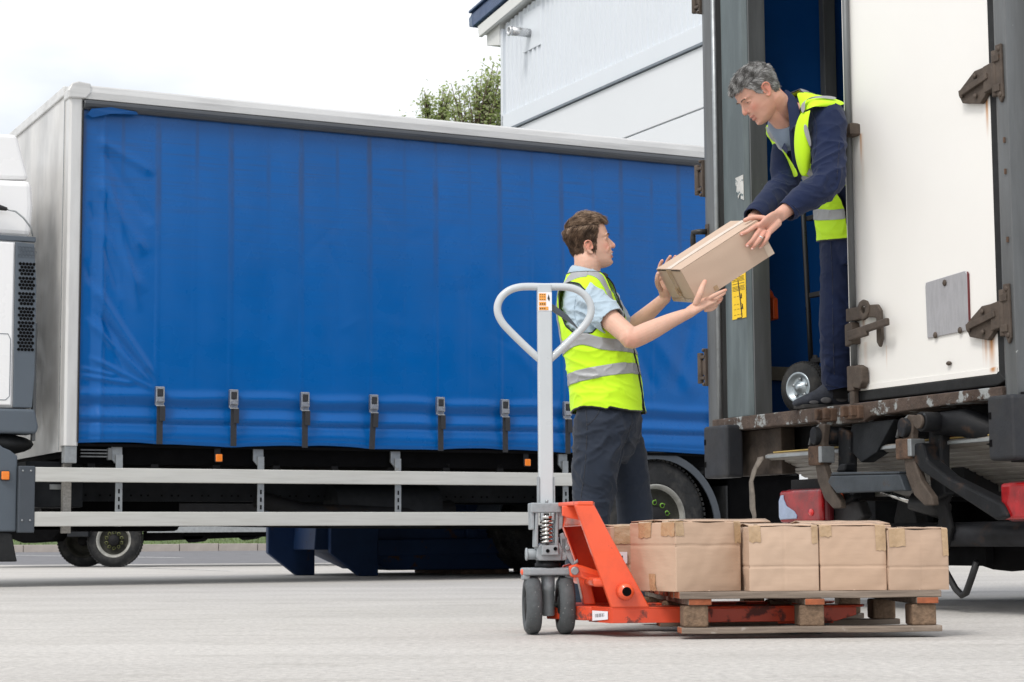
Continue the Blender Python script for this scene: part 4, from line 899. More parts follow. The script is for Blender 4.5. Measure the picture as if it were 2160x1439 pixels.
# ================================================================ pallet
PZ = .018
pr = thing('wooden_pallet', 'weathered wooden pallet with orange-stained board ends, raised on the forks', 'pallet', (.535, 6.30, 0), .05)
def plank(name, p, m, ends=None, parent=pr, seed=0):
    x0, y0, z0, x1, y1, z1 = p; r = random.Random(seed); mb = MB(); n = 9
    along_x = (x1-x0) > (y1-y0)
    v = []
    for i in range(n+1):
        t = i/n; dz = r.uniform(-.0012, .0012); dw = r.uniform(-.0015, .0015)
        if along_x: X = x0+(x1-x0)*t; v += [(X, y0+dw, z0+dz), (X, y1, z0+dz), (X, y1, z1+dz), (X, y0+dw, z1+dz)]
        else: Y = y0+(y1-y0)*t; v += [(x0+dw, Y, z0+dz), (x1, Y, z0+dz), (x1, Y, z1+dz), (x0+dw, Y, z1+dz)]
    f = []; 
    for i in range(n): f += [(4*i+k, 4*i+(k+1) % 4, 4*i+4+(k+1) % 4, 4*i+4+k) for k in range(4)]
    mb.add(v, f); mb.add([], []); 
    mb.f += [[0, 1, 2, 3][::-1], [4*n, 4*n+1, 4*n+2, 4*n+3]]; mb.m += [1, 1]; mb.s += [False]*2
    return mb.build(name, [m, ends or m], parent, .003)
LX, LY_ = .845, 1.2
for k, (y, w_) in enumerate([(0, .125), (.15, .09), (.28, .095), (.415, .09), (.545, .12), (.70, .09), (.83, .09), (.96, .09), (1.08, .12)]):
    plank('deck_board', (-.005, y, PZ+.110, LX, y+w_, PZ+.132), M['wood'], M['wood_red'], seed=k)
for k, x in enumerate((.025, .40, .765)):
    plank('stringer_board', (x, .0 if k else .005, PZ+.089, x+(.075 if k == 0 else .065 if k == 1 else .07), LY_, PZ+.1095), M['wood'], M['wood_red'], seed=20+k)
    for y in (.012, .55, 1.09): MB().box(x-.015, y, PZ+.020, x+.065, y+.095, PZ+.0885).build('block', M['wood_block'], pr, .006, 2)
for k, y in enumerate((.0, .55, 1.10)): plank('bottom_board', (.0, y, PZ, LX+.0, y+.10, PZ+.0195), M['wood'], M['wood_red'], seed=30+k)

# ================================================================ cartons
def carton(label, loc, rz, w_, d, h, seed, group='brown cartons on the pallet', crease=.38, vcrease=None, tapes=(), top_open=False, bulge=.004, lift=0, m='card', cat='box'):
    """loc = front left bottom corner; w along x, d along y; tapes: list of (face, a0, a1, z0, z1) as fractions"""
    t = thing('cardboard_box', label, cat, loc, rz, group); rr = random.Random(seed); N = 48
    def surf(face, a, b, off=0):
        # face point: a along, b up -> position, with bulge, dents and creases
        s = bulge*math.sin(a*math.pi)*math.sin(b*math.pi)
        n_ = noise.noise(Vector((a*2.3+seed*3.1, b*2.1, face*1.7+seed)))*.0045 + noise.noise(Vector((a*7+seed, b*6, face*3.7)))*.0016
        e = min(1, min(a, 1-a)*14)*min(1, min(b, 1-b)*14)
        s += n_*e
        if face < 4: 
            s -= .0030*math.exp(-((b-crease)/.013)**2)
            s -= .0015*math.exp(-((b-.80)/.010)**2)*.6
            if vcrease and face == 0: s -= .0016*math.exp(-((a-vcrease)/.012)**2)
        else: s -= .003*math.exp(-((b-.5)/.012)**2); s += .006*abs(math.sin(b*math.pi*1))*0
        s += off; rim = .0035*math.exp(-b/.03) if face < 4 else 0
        x0, y0 = 0, 0
        top = h + .005*noise.noise(Vector((a*3, seed, face)))*min(1, 4*min(a, 1-a)) if face < 4 else h
        z = b*(top) if face < 4 else h
        sh = noise.noise(Vector((seed*1.3, b*1.4, 2)))*.003*b
        if face == 0: return (a*w_+sh, -s, z)
        if face == 1: return (w_+s+sh, a*d, z)
        if face == 2: return ((1-a)*w_+sh, d+s, z)
        if face == 3: return (-s+sh, (1-a)*d, z)
        if face == 4: return (a*w_ + noise.noise(Vector((seed*1.3, 1.4, 2)))*.006, b*d, h + s + .004*math.sin(a*math.pi)*(1 if rr else 0) + .0)
        return (a*w_, b*d, 0)
    mb = MB()
    def patch(face, a0, a1, b0, b1, off, n, mi=0, tgt=None):
        q = tgt or mb; v = [surf(face, a0+(a1-a0)*i/n, b0+(b1-b0)*j/n, off) for j in range(n+1) for i in range(n+1)]
        q.add(v, [(j*(n+1)+i, j*(n+1)+i+1, (j+1)*(n+1)+i+1, (j+1)*(n+1)+i) for j in range(n) for i in range(n)], mi, True)
    for fc in range(4): patch(fc, 0, 1, 0, 1, 0, N)
    patch(4, 0, 1, 0, 1, 0, N); patch(5, 0, 1, 0, 1, 0, 2)
    o = mb.build('carton', M[m], t); bm = bmesh.new(); bm.from_mesh(o.data); bmesh.ops.remove_doubles(bm, verts=bm.verts, dist=.0015)
    for e in bm.edges:
        if len(e.link_faces) == 2 and e.calc_face_angle(0) > .7: e.smooth = False
    bm.to_mesh(o.data); bm.free()
    bv = o.modifiers.new('b', 'BEVEL'); bv.width = .003; bv.segments = 2; bv.limit_method = 'ANGLE'; bv.angle_limit = .7
    for (fc, a0, a1, b0, b1) in tapes:
        q = MB(); n = 8
        jag = [rr.uniform(-.012, .012) for _ in range(n+1)]
        v = [surf(fc, a0+(a1-a0)*i/n, b0+(b1-b0)*j/n + (jag[i] if j == 0 else 0), .0016 + abs(noise.noise(Vector((i*.9, j*.8, seed+a0*9))))*.003) for j in range(n+1) for i in range(n+1)]
        q.add(v, [(j*(n+1)+i, j*(n+1)+i+1, (j+1)*(n+1)+i+1, (j+1)*(n+1)+i) for j in range(n) for i in range(n)], 0, True)
        if b1 > .97 and fc in (0, 3):   # the tape folds over the top edge
            pts = [surf(fc, a0+(a1-a0)*i/n, .985, .002) for i in range(n+1)]
            dx, dy = (0, 1) if fc == 0 else (1, 0)
            v2 = [(x, y, z) for x, y, z in pts] + [(x+dx*.004, y+dy*.004, h+.004) for x, y, z in pts] + [(x+dx*.05, y+dy*.05, h+.0045+rr.uniform(0, .004)) for x, y, z in pts]
            q.add(v2, [(i, i+1, i+n+2, i+n+1) for i in range(n)] + [(i+n+1, i+n+2, i+2*n+3, i+2*n+2) for i in range(n)], 0, True)
        q.build('tape', M['tape'], t)
    q = MB(); v = [surf(4, i/8, .5+(.06 if j else -.06), .0015+.001*rr.random()) for j in (0, 1) for i in range(9)]
    q.add(v, [(i, i+1, i+10, i+9) for i in range(8)], 0, True); q.build('tape', M['tape'], t)
    # top flaps, slightly sprung
    fl = MB(); g_ = .004
    for s_ in (0, 1):
        y0, y1 = (.004, d/2-.002) if s_ == 0 else (d/2+.002, d-.004); l0, l1 = (0, lift) if s_ == 0 else (lift, 0)
        v = []
        for i in range(9):
            for (yy, ll) in ((y0, l0), (y1, l1)): v.append((.003+(w_-.006)*i/8, yy, h+.0045+ll+.003*noise.noise(Vector((i*.6, yy*9, seed)))))
        fl.add(v, [(2*i, 2*i+1, 2*i+3, 2*i+2) for i in range(8)], 0, True)
    f_ = fl.build('top_flap', M[m], t); f_.modifiers.new('s', 'SOLIDIFY').thickness = .003
    return t
def PW(x, y, z=0):
    v = Matrix.Translation((.535, 6.30, 0)) @ Matrix.Rotation(.05, 4, 'Z') @ Vector((x, y, z)); return tuple(v)
DZ = PZ + .1335
G = 'brown cartons on the pallet'
carton('front carton turned at an angle beside the orange frame, gap along its bottom edge', PW(-.012, .02, DZ), .05+.40, .246, .30, .222, 1, crease=.66, tapes=[(0, .0, .12, .80, 1), (0, .90, 1, .70, 1), (3, .72, 1, .80, 1), (3, .20, .50, .78, 1), (3, .45, .60, .0, .25)], lift=.006, bulge=.006)
carton('second front carton from the orange frame, torn tape at its top right corner', PW(.226, .025, DZ), .045, .227, .27, .206, 2, vcrease=.5, tapes=[(0, .0, .17, .76, 1), (0, .90, .985, .74, 1)], lift=.008, m='card_c')
carton('third front carton from the orange frame, smooth face with tape at both corners', PW(.457, .02, DZ), .06, .217, .27, .206, 3, tapes=[(0, .0, .18, .84, 1), (0, .84, .995, .62, 1)], lift=.008)
carton('rightmost front carton with rounded crushed top edge', PW(.677, .01, DZ), .05, .197, .27, .194, 4, vcrease=.55, tapes=[(0, .02, .29, .72, 1), (0, .90, .998, .56, 1)], lift=.004, bulge=.007, m='card_b')
carton('back carton behind the front row left of the tail lamp, flap bowed up', PW(.03, .36, DZ), .0, .33, .28, .221, 5, tapes=[(0, .3, .45, .8, 1)], lift=.012, m='card_b')
carton('back carton behind the front row below the tail lift arms', PW(.47, .33, DZ), .09, .30, .28, .212, 6, tapes=[(0, .0, .2, .8, 1)], lift=.012)
b7 = carton('carton half hidden behind the orange frame with white paper label', PW(-.165, .60, DZ), .16, .27, .27, .213, 7, tapes=[(0, .05, .42, .72, 1), (0, .55, .80, .70, 1)], lift=.006)
box('paper_label', (.02, -.0105, .085, .058, -.0085, .125), M['paper'], b7, 0)
box('label_print', (.035, -.0112, .100, .042, -.0104, .112), M['ink'], b7, 0)
carton('rear carton at the far left corner of the pallet', PW(.06, .88, DZ), .02, .30, .28, .20, 8, lift=.004)
carton('rear carton at the far right corner of the pallet', PW(.46, .86, DZ), .03, .32, .28, .20, 9, lift=.004)

# ================================================================ pallet truck
pt = thing('pallet_truck', 'orange-red hand pallet truck with pale grey handle loop', 'pallet truck', (.1175, 6.72, 0), .1)
def steer_wheel(x):
    W_ = .052; R_ = .099
    t_ = MB().lathe([(0, R_*.62), (.0, R_-.014), (.008, R_-.003), (W_/2, R_), (W_-.008, R_-.003), (W_, R_-.014), (W_, R_*.62)], (x-W_/2, 0, R_), (1, 0, 0), 56, closed=True).build('steer_wheel', M['pt_wheel'], pt)
    MB().lathe([(.006, R_*.63), (.012, R_*.35), (.002, .028), (.0, .02), (.0, 0)], (x-W_/2, 0, R_), (1, 0, 0), 32).build('wheel_hub', M['dark_rubber'], t_)
    MB().lathe([(W_-.006, R_*.63), (W_-.012, R_*.35), (W_-.002, .028), (W_, .02), (W_, 0)], (x-W_/2, 0, R_), (1, 0, 0), 32).build('wheel_hub', M['dark_rubber'], t_)
steer_wheel(-.055); steer_wheel(.058)
MB().cyl((-.05, 0, .099), (.05, 0, .099), .010, 12).build('wheel_axle', M['chrome'], pt)
MB().lathe([(.062, .0), (.062, .018), (.066, .022), (.145, .022), (.146, .0235), (.205, .0235), (.205, 0)], (0, 0, 0), (0, 0, 1), 28).build('steering_post', M['pt_cast'], pt)
MB().prism([(-.085, -.03), (-.095, .0), (-.085, .05), (.06, .05), (.085, .02), (.085, -.03), (.07, -.045), (-.07, -.045)], .200, .226, 'z').build('base_plate', M['pt_cast'], pt, .006, 3)
for x in (-.078, .068): MB().box(x-.012, -.03, .185, x+.014, .03, .202).build('plate_lug', M['pt_cast'], pt, .004)
MB().lathe([(.226, .0), (.226, .045), (.240, .045), (.242, .04), (.25, .04), (.25, 0)], (0, 0, 0), (0, 0, 1), 28).build('swivel_ring', M['dark_steel'], pt)
cs = MB(); cs.prism([(-.035, .25), (-.045, .262), (-.04, .30), (-.02, .31), (.035, .312), (.045, .29), (.042, .25)], -.05, .045); cs.cyl((-.072, -.01, .272), (-.03, -.01, .272), .018, 16); cs.cyl((-.078, -.01, .272), (-.070, -.01, .272), .022, 16)
cs.box(-.028, -.068, .268, .030, -.045, .302); cs.build('pump_casting', M['pt_cast'], pt, .005, 3)
for x, z in ((-.008, .283), (.018, .29)): MB().cyl((x, -.0715, z), (x, -.067, z), .0065, 10).build('casting_hole', M['void'], pt)
MB().box(.038, -.045, .25, .062, .04, .33).build('pump_body', M['pt_cast'], pt, .006)
sp = MB(); n = 150; sp.tube([(-.008+.0195*math.cos(i*2*math.pi*6.5/n), -.045+.0195*math.sin(i*2*math.pi*6.5/n), .305+.088*i/n) for i in range(n+1)], .0042, 8); sp.build('spring', M['chrome'], pt)
MB().cyl((-.008, -.045, .30), (-.008, -.045, .41), .0085, 14).build('piston_rod', M['chrome'], pt)
MB().cyl((-.008, -.045, .392), (-.008, -.045, .402), .024, 20).build('spring_cap', M['chrome'], pt, .002)
for x in (-.045, .024): MB().prism([(x-.006, .295), (x-.002, .42), (x+.008, .42), (x+.006, .295)], -.055, .02).build('yoke_arm', M['pt_cast'], pt, .003)
yk = MB(); yk.box(-.063, -.06, .412, .043, .045, .446); yk.box(-.063, -.05, .355, -.050, .03, .415); yk.prism([(.030, .446), (.043, .446), (.050, .41), (.047, .36), (.030, .352)], -.05, .03)
yk.box(-.030, -.062, .385, -.018, -.03, .412); yk.box(.006, -.062, .385, .018, -.03, .412); yk.build('yoke', M['pt_cast'], pt, .004, 3)
for x in (-.008,): MB().cyl((x, -.05, .446), (x, -.05, .455), .006, 6).build('bolt', M['galv'], pt)
rl = MB(); rl.prism([(.035, .34), (.05, .345), (.068, .30), (.085, .245), (.098, .255), (.10, .243), (.080, .232), (.060, .262), (.042, .285)], -.045, -.030); rl.build('release_pawl', M['pt_cast'], pt, .003)
MB().cyl((.062, -.052, .292), (.062, -.028, .292), .009, 10).build('pawl_pin', M['galv'], pt, .002)
# handle
co = MB(); co.box(-.030, -.020, .44, .020, .016, 1.203).build('handle_column', M['pt_grey'], pt, .006, 3)
MB().box(-.034, -.024, .44, -.029, .018, .535).build('column_bracket', M['pt_cast'], pt, .001); MB().box(.0195, -.024, .44, .0245, .018, .535).build('column_bracket', M['pt_cast'], pt, .001)
half = [(.0, 1.193), (.05, 1.194), (.085, 1.191), (.115, 1.180), (.140, 1.158), (.153, 1.128), (.152, 1.098), (.138, 1.068), (.115, 1.040), (.075, .998), (.045, .968), (.022, .946), (.004, .930)]
def cr_(P, n=5):
    out_ = []
    for i in range(len(P)-1):
        p0, p1, p2, p3 = P[max(0, i-1)], P[i], P[i+1], P[min(len(P)-1, i+2)]
        for k in range(n):
            t = k/n; out_.append(tuple(.5*((2*b)+(-a+c)*t+(2*a-5*b+4*c-d)*t*t+(-a+3*b-3*c+d)*t**3) for a, b, c, d in zip(p0, p1, p2, p3)))
    out_.append(P[-1]); return out_
hl = [(-.005+x*1.06, -.002, z) for x, z in half]; hr = [(-.005-x*1.06, -.002, z) for x, z in half]
path = cr_(hr[::-1] + hl[1:], 5)
MB().tube(path, .0130, 18).build('handle_loop', M['pt_grey'], pt)
lb = MB().box(-.028, -.0215, 1.108, .019, -.0202, 1.172).build('handle_label', M['paper'], pt)
for z0, z1 in ((1.143, 1.168), (1.125, 1.139), (1.110, 1.122)): MB().box(-.026, -.0222, z0, -.001+(.008 if z0 < 1.12 else 0), -.0214, z1).build('label_patch', mat('orange_print', (.82, .36, .08), .5), lb)
q = MB(); r = random.Random(4)
for z in (1.164, 1.156, 1.147, 1.133, 1.130, 1.117, 1.114):
    for k in range(3): q.box(-.022+k*.007, -.0228, z-.0012, -.018+k*.007, -.0220, z+.0008)
q.prism([(.004, 1.150), (.008, 1.165), (.012, 1.150), (.010, 1.140)], -.0225, -.0218); q.build('label_print', M['ink'], lb)
MB().prism([(.018, 1.135), (.03, 1.128), (.075, 1.095), (.10, 1.065), (.112, 1.047), (.10, 1.058), (.06, 1.085), (.018, 1.112)], -.012, .010).build('release_lever', M['charcoal'], pt, .004)
# orange frame
def leg(y0, y1, nm='frame_leg'):
    return MB().prism([(.060, .433), (.122, .433), (.305, .097), (.178, .097)], y0, y1).build(nm, M['pt_orange'], pt, .004, 3)
ll = leg(-.272, -.262); leg(.262, .272)
for s_ in (-1, 1):
    y0, y1 = (-.262, -.235) if s_ < 0 else (.235, .262)
    MB().prism([(.060, .433), (.066, .433), (.185, .097), (.178, .097)], y0, y1).build('leg_flange', M['pt_orange'], pt, .002)
    MB().prism([(.116, .433), (.122, .433), (.305, .097), (.297, .097)], y0, y1).build('leg_flange', M['pt_orange'], pt, .002)
MB().prism([(.030, -.08), (.05, -.2), (.07, -.272), (.120, -.272), (.135, -.2), (.135, .2), (.12, .272), (.07, .272), (.03, .08)], .433, .446, 'z').build('frame_top', M['pt_orange'], pt, .003)
MB().prism([(.03, .433), (.11, .433), (.115, .40), (.09, .385), (.06, .39), (.03, .40)], -.17, -.155).build('top_gusset', M['pt_orange'], pt, .003)
MB().box(.085, -.26, .365, .10, .26, .40).build('cross_bar', M['pt_orange'], pt, .003)
MB().prism([(.118, .433), (.126, .433), (.30, .10), (.288, .10)], -.26, .26).build('backrest_panel', M['pt_orange'], pt, .002)
MB().box(.12, -.26, .165, .20, .26, .195).build('torsion_bar', M['pt_orange'], pt, .01, 3)
MB().prism([(.10, .195), (.14, .195), (.16, .10), (.12, .10)], -.03, .03).build('center_strut', M['pt_orange'], pt, .004)
for s_ in (-1, 1):
    lk_ = MB(); y = -.085*1 if s_ < 0 else .085
    lk_.prism([(.060, .232), (.085, .238), (.11, .232), (.205, .200), (.24, .17), (.235, .155), (.20, .155), (.10, .192), (.065, .195)], y-.012, y+.012)
    lo = lk_.build('link_arm', M['pt_orange'], pt, .006, 3)
    MB().prism([(.10, .215), (.19, .190), (.21, .172), (.20, .165), (.11, .198)], y-.0135*1, y-.010).build('arm_recess', M['pt_fork'], lo, .002)
    MB().cyl((.080, y-.022, .216), (.080, y+.02, .216), .014, 18).build('link_pin', M['galv'], pt, .003)
MB().ball((-.082, -.01, .212), (.014, .014, .014), 12).build('pivot_end', M['pt_orange'], pt)
bb = MB().lathe([(0, 0), (0, .030), (-.03, .027), (-.045, .024), (-.045, .0)], (.222, -.270, .150), (0, 1, 0), 28); bb.build('axle_boss', M['pt_orange'], pt, 0)
MB().cyl((.222, -.3165, .150), (.222, -.310, .150), .0155, 20).build('boss_plug', M['void'], pt, .002)
# forks: inverted channels with tapered tips
def fork(y0, y1, heel):
    z0, z1 = .046, .098
    out_ = [(heel, y0), (.98, y0), (1.03, y0+.03), (1.05, (y0+y1)/2), (1.03, y1-.03), (.98, y1), (heel-(.0 if y0 > 0 else .055), y1)] if y0 < 0 else [(heel, y0), (.98, y0), (1.03, y0+.03), (1.05, (y0+y1)/2), (1.03, y1-.03), (.98, y1), (heel, y1)]
    f_ = MB().prism(out_, z0+.045, z1, 'z').build('fork', M['pt_fork'], pt, .004, 3)
    for y in (y0, y1-.006):
        MB().prism([(heel+.002, z0), (.93, z0), (1.0, z0+.02), (1.0, z0+.046), (heel+.002, z0+.046)], y, y+.006).build('fork_side', M['pt_fork'], f_, .002)
    if y0 < 0:
        MB().prism([(heel, y0), (heel-.055, y1-.0), (heel-.05, y1), (heel+.006, y0+.002)], z0, z0+.046, 'z').build('heel_plate', M['pt_fork'], f_, .001)
        d = Vector((-.055, y1-y0, 0)); n_ = Vector((-(y1-y0), -.055, 0)).normalized(); a = Vector((heel, y0, .074)) + d*.14; b = Vector((heel, y0, .066)) + d*.80
        lb_ = MB(); q = [a+Vector((0, 0, -.016)), b+Vector((0, 0, -.016)) , b+Vector((0, 0, .018)), a+Vector((0, 0, .010))]
        lb_.add([p+n_*.003 for p in q]+[p+n_*.0015 for p in q], [(0, 1, 2, 3), (7, 6, 5, 4)]); lo = lb_.build('barcode_label', M['paper'], f_)
        bc = MB(); r = random.Random(8)
        for k in range(22):
            t = .22+.6*k/22; p = a.lerp(b, t) + n_*.0036; h_ = .006
            if r.random() < .75: bc.add([p+Vector((0, 0, -h_)), p+d*.009+Vector((0, 0, -h_)), p+d*.009+Vector((0, 0, h_)), p+Vector((0, 0, h_))], [(0, 1, 2, 3)])
        bc.build('barcode', mat('barcode_grey', (.25, .25, .27), .6) if 'barcode_grey' not in bpy.data.materials else bpy.data.materials['barcode_grey'], lo)
    yc = (y0+y1)/2
    for x in (.80, .885): MB().cyl((x, yc-.035, .038), (x, yc+.035, .038), .036, 22).build('load_roller', M['pt_wheel'], f_, .005)
    MB().box(.74, yc-.05, .038, .93, yc-.042, .07).build('roller_link', M['pt_fork'], f_, .003)
    MB().box(.35, yc-.012, .045, .80, yc+.012, .06).build('push_rod', M['chassis'], f_)
fork(-.270, -.112, .178); fork(.112, .270, .03)
MB().prism([(.0, .05), (.03, .20), (.18, .20), (.18, -.14), (.125, -.13), (.06, -.04)], .050, .097, 'z').build('fork_cross_plate', M['pt_fork'], pt, .004)
# ================================================================ people: helpers
def at(px, py, Y):          # point at distance Y (metres in front of the camera) seen at a picture position of the 2160 px photograph
    a, b = px-1080, py-719.5; c, s = math.cos(ROLL), math.sin(ROLL); u, v = a*c-b*s, a*s+b*c
    cp, sp_ = math.cos(PITCH), math.sin(PITCH); d = Vector((u/F_PX, cp+sp_*v/F_PX, sp_-cp*v/F_PX)); return Vector((0, 0, CAM_H)) + d*(Y/d.y)
def crv(P, n=5):
    P = [np.array(p, float) for p in P]; o = []
    for i in range(len(P)-1):
        p0, p1, p2, p3 = P[max(0, i-1)], P[i], P[i+1], P[min(len(P)-1, i+2)]
        for k in range(n):
            t = k/n; o.append(.5*((2*p1)+(-p0+p2)*t+(2*p0-5*p1+4*p2-p3)*t*t+(-p0+3*p1-3*p2+p3)*t**3))
    o.append(P[-1]); return o
def sausage(mb, pts, r, n=16, sub=5, ref=None, flat=1.0, mi=0):
    R = [x if hasattr(x, '__len__') else (x, x*flat) for x in (r if hasattr(r, '__len__') else [r]*len(pts))]
    Q = crv([tuple(p)+tuple(q) for p, q in zip(pts, R)], sub)
    P = [Vector(q[:3]) for q in Q]; N = len(P); v = []; x = Vector(ref) if ref is not None else None
    # rounded ends
    for i in range(N):
        T = (P[min(N-1, i+1)]-P[max(0, i-1)]).normalized()
        if x is None: x = Vector((0, 0, 1)) if abs(T.z) < .8 else Vector((0, 1, 0))
        x = (x-T*x.dot(T)).normalized(); y = T.cross(x); a, b = Q[i][3], Q[i][4]
        def ring(c, k): 
            for j in range(n): t = 2*math.pi*j/n; v.append(c + x*math.cos(t)*a*k + y*math.sin(t)*b*k)
        m_ = (a+b)/2
        if i == 0:
            for k in (0.05, .5, .85): ring(P[0]-T*m_*math.sqrt(1-k*k)*.9, k)
        ring(P[i], 1)
        if i == N-1:
            for k in (.85, .5, .05): ring(P[i]+T*m_*math.sqrt(1-k*k)*.9, k)
    K = len(v)//n
    f = [(i*n+j, i*n+(j+1) % n, (i+1)*n+(j+1) % n, (i+1)*n+j) for i in range(K-1) for j in range(n)] + [list(range(n))[::-1], list(range((K-1)*n, K*n))]
    return mb.add(v, f, mi, True)
class Loft:
    """torso-like tube: sections (centre, half depth a, half width b); frames from forward/left vectors per section"""
    def __init__(s, secs, F, L, p=2.35, sub=8):
        s.F0, s.L0 = Vector(F).normalized(), Vector(L).normalized(); s.p = p
        Q = crv([tuple(c)+(a, b) for c, a, b in secs], sub); s.C = [Vector(q[:3]) for q in Q]; s.ab = [(q[3], q[4]) for q in Q]; s.N = len(Q)
        s.fr = []
        for i in range(s.N):
            T = (s.C[min(s.N-1, i+1)]-s.C[max(0, i-1)]).normalized(); L_ = (s.L0-T*s.L0.dot(T)).normalized(); F_ = L_.cross(T)
            if F_.dot(s.F0) < 0: F_ = -F_
            s.fr.append((F_, L_, T))
    def P(s, u, t, off=0):
        i = min(s.N-2, max(0, int(t*(s.N-1)))); k = t*(s.N-1)-i
        def pt_(i):
            c, (a, b), (F_, L_, T) = s.C[i], s.ab[i], s.fr[i]; cu, su = math.cos(u), math.sin(u)
            e = 2/s.p
            return c + F_*((a+off)*math.copysign(abs(cu)**e, cu)) + L_*((b+off)*math.copysign(abs(su)**e, su))
        return pt_(i).lerp(pt_(i+1), k)
    def closed(s, mb, off=0, nu=48, t0=0, t1=1, nt=40):
        v = [s.P(2*math.pi*j/nu, t0+(t1-t0)*i/nt, off) for i in range(nt+1) for j in range(nu)]
        f = [(i*nu+j, i*nu+(j+1) % nu, (i+1)*nu+(j+1) % nu, (i+1)*nu+j) for i in range(nt) for j in range(nu)] + [list(range(nu))[::-1], list(range(nt*nu, nt*nu+nu))]
        return mb.add(v, f, 0, True)
def fuse(mb, name, voxel, m, parent=None, smooth=3, wr=None, fac=.5):
    """union of closed shapes by voxel remesh, smoothed, with cloth folds"""
    me = bpy.data.meshes.new('t'); me.from_pydata(mb.v, [], mb.f); o = bpy.data.objects.new('t', me); C.objects.link(o)
    r = o.modifiers.new('r', 'REMESH'); r.mode = 'VOXEL'; r.voxel_size = voxel
    if smooth: s_ = o.modifiers.new('s', 'SMOOTH'); s_.factor = fac; s_.iterations = smooth
    me2 = bpy.data.meshes.new_from_object(o.evaluated_get(bpy.context.evaluated_depsgraph_get())); bpy.data.objects.remove(o); bpy.data.meshes.remove(me)
    me2.name = name
    if wr: folds(me2, *wr)
    me2.materials.clear(); me2.materials.append(m); me2.polygons.foreach_set('use_smooth', [True]*len(me2.polygons))
    o = bpy.data.objects.new(name, me2); C.objects.link(o)
    if parent is not None: o.parent = parent
    return o
def cut(o, cuts):
    bm = bmesh.new(); bm.from_mesh(o.data)
    for P, d, R in cuts:
        P, d = Vector(P), Vector(d).normalized(); P2 = P
        geom = [f for f in bm.faces if (f.calc_center_median()-P2).length < R]
        ed = {e for f in geom for e in f.edges}; vs = {v for f in geom for v in f.verts}
        bmesh.ops.bisect_plane(bm, geom=list(geom)+list(ed)+list(vs), plane_co=P2, plane_no=d)
        bmesh.ops.delete(bm, geom=[v for v in bm.verts if (v.co-P2).dot(d) > 1e-5 and (v.co-P2).length < R], context='VERTS')
    bm.to_mesh(o.data); bm.free(); s_ = o.modifiers.new('s', 'SOLIDIFY'); s_.thickness = .004; s_.offset = -1
def foldval(p, amp, freq, seed, joints):
    q = Vector((p[0]*freq, p[1]*freq, p[2]*freq*1.9)) + Vector((seed, 0, 0))
    w_ = noise.noise_vector(q*.5)*1.1
    n1 = noise.noise(q+w_); n2 = noise.noise(q*2.3+w_*1.5+Vector((9, 0, 0)))
    v = ((1-abs(n1))**5)*1.0 + ((1-abs(n2))**6)*.45 - .55
    k = .45
    for (c, r, boost) in joints:
        d = (Vector(p)-c).length/r
        k += boost*math.exp(-d*d)
    return amp*v*k
def folds(me, amp, freq, seed, joints=(), lines=()):
    n = len(me.vertices); co = np.empty(n*3); me.vertices.foreach_get('co', co); co = co.reshape(-1, 3); no = np.empty(n*3); me.vertices.foreach_get('normal', no); no = no.reshape(-1, 3)
    d = np.array([foldval(p, amp, freq, seed, joints) for p in co])
    for (a, b, w_, am) in lines:          # single creases between two points
        a, b = np.array(a), np.array(b); u = b-a; L_ = np.linalg.norm(u); u = u/L_; s = (co-a)@u; e = np.linalg.norm(co-a-np.outer(s, u), axis=1)
        d += am*np.exp(-(e/w_)**2)*np.clip(s/(.25*L_), 0, 1)*np.clip((L_-s)/(.25*L_), 0, 1)
    co = co + no*d[:, None]; me.vertices.foreach_set('co', co.reshape(-1)); me.update()
def cloth(name, col, rough=.85, var=.06, sheen=.25, bump=.0006, bscale=600):
    return mat(name, col, rough, var=var, vscale=5, bump=bump, bscale=bscale, sheen=sheen, spec=.25)
M['hivis'] = cloth('hi_vis_yellow', (.56, .90, .02), .7, .04, .1)
M['reflect'] = mat('reflective_band', (.34, .35, .36), .42, .15, var=.05, vscale=30, bump=.0004, bscale=500)
M['piping'] = cloth('black_piping', (.012, .012, .014))
M['polo'] = cloth('pale_blue_polo', (.40, .50, .58), .9, .04)
M['slacks'] = cloth('dark_slate_trousers', (.019, .026, .041), .9, .07, .1)
M['navy'] = cloth('navy_coverall', (.008, .016, .052), .85, .08, .08)
M['tee'] = cloth('blue_grey_tee', (.19, .24, .31))
def skin_mat(name):
    m = bpy.data.materials.new(name); m.use_nodes = True; N = m.node_tree.nodes; L = m.node_tree.links; b = N['Principled BSDF']
    a = N.new('ShaderNodeAttribute'); a.attribute_name = 'pigment'
    t = N.new('ShaderNodeTexCoord'); n = N.new('ShaderNodeTexNoise'); n.inputs['Scale'].default_value = 45; n.inputs['Detail'].default_value = 4; L.new(t.outputs['Object'], n.inputs[0])
    r = N.new('ShaderNodeMapRange'); r.inputs[3].default_value = .90; r.inputs[4].default_value = 1.10; L.new(n.outputs[0], r.inputs[0])
    x = N.new('ShaderNodeMix'); x.data_type = 'RGBA'; x.blend_type = 'MULTIPLY'; x.inputs[0].default_value = 1; L.new(a.outputs['Color'], x.inputs[6]); L.new(r.outputs[0], x.inputs[7]); L.new(x.outputs[2], b.inputs['Base Color'])
    b.inputs['Roughness'].default_value = .48; b.inputs['Specular IOR Level'].default_value = .4
    b.inputs['Subsurface Weight'].default_value = .18; b.inputs['Subsurface Radius'].default_value = (1, .35, .2); b.inputs['Subsurface Scale'].default_value = .006
    bp = N.new('ShaderNodeBump'); bp.inputs['Distance'].default_value = .0006; n2 = N.new('ShaderNodeTexNoise'); n2.inputs['Scale'].default_value = 260; L.new(t.outputs['Object'], n2.inputs[0]); L.new(n2.outputs[0], bp.inputs['Height']); L.new(bp.outputs[0], b.inputs['Normal'])
    return m
M['skin'] = skin_mat('skin')
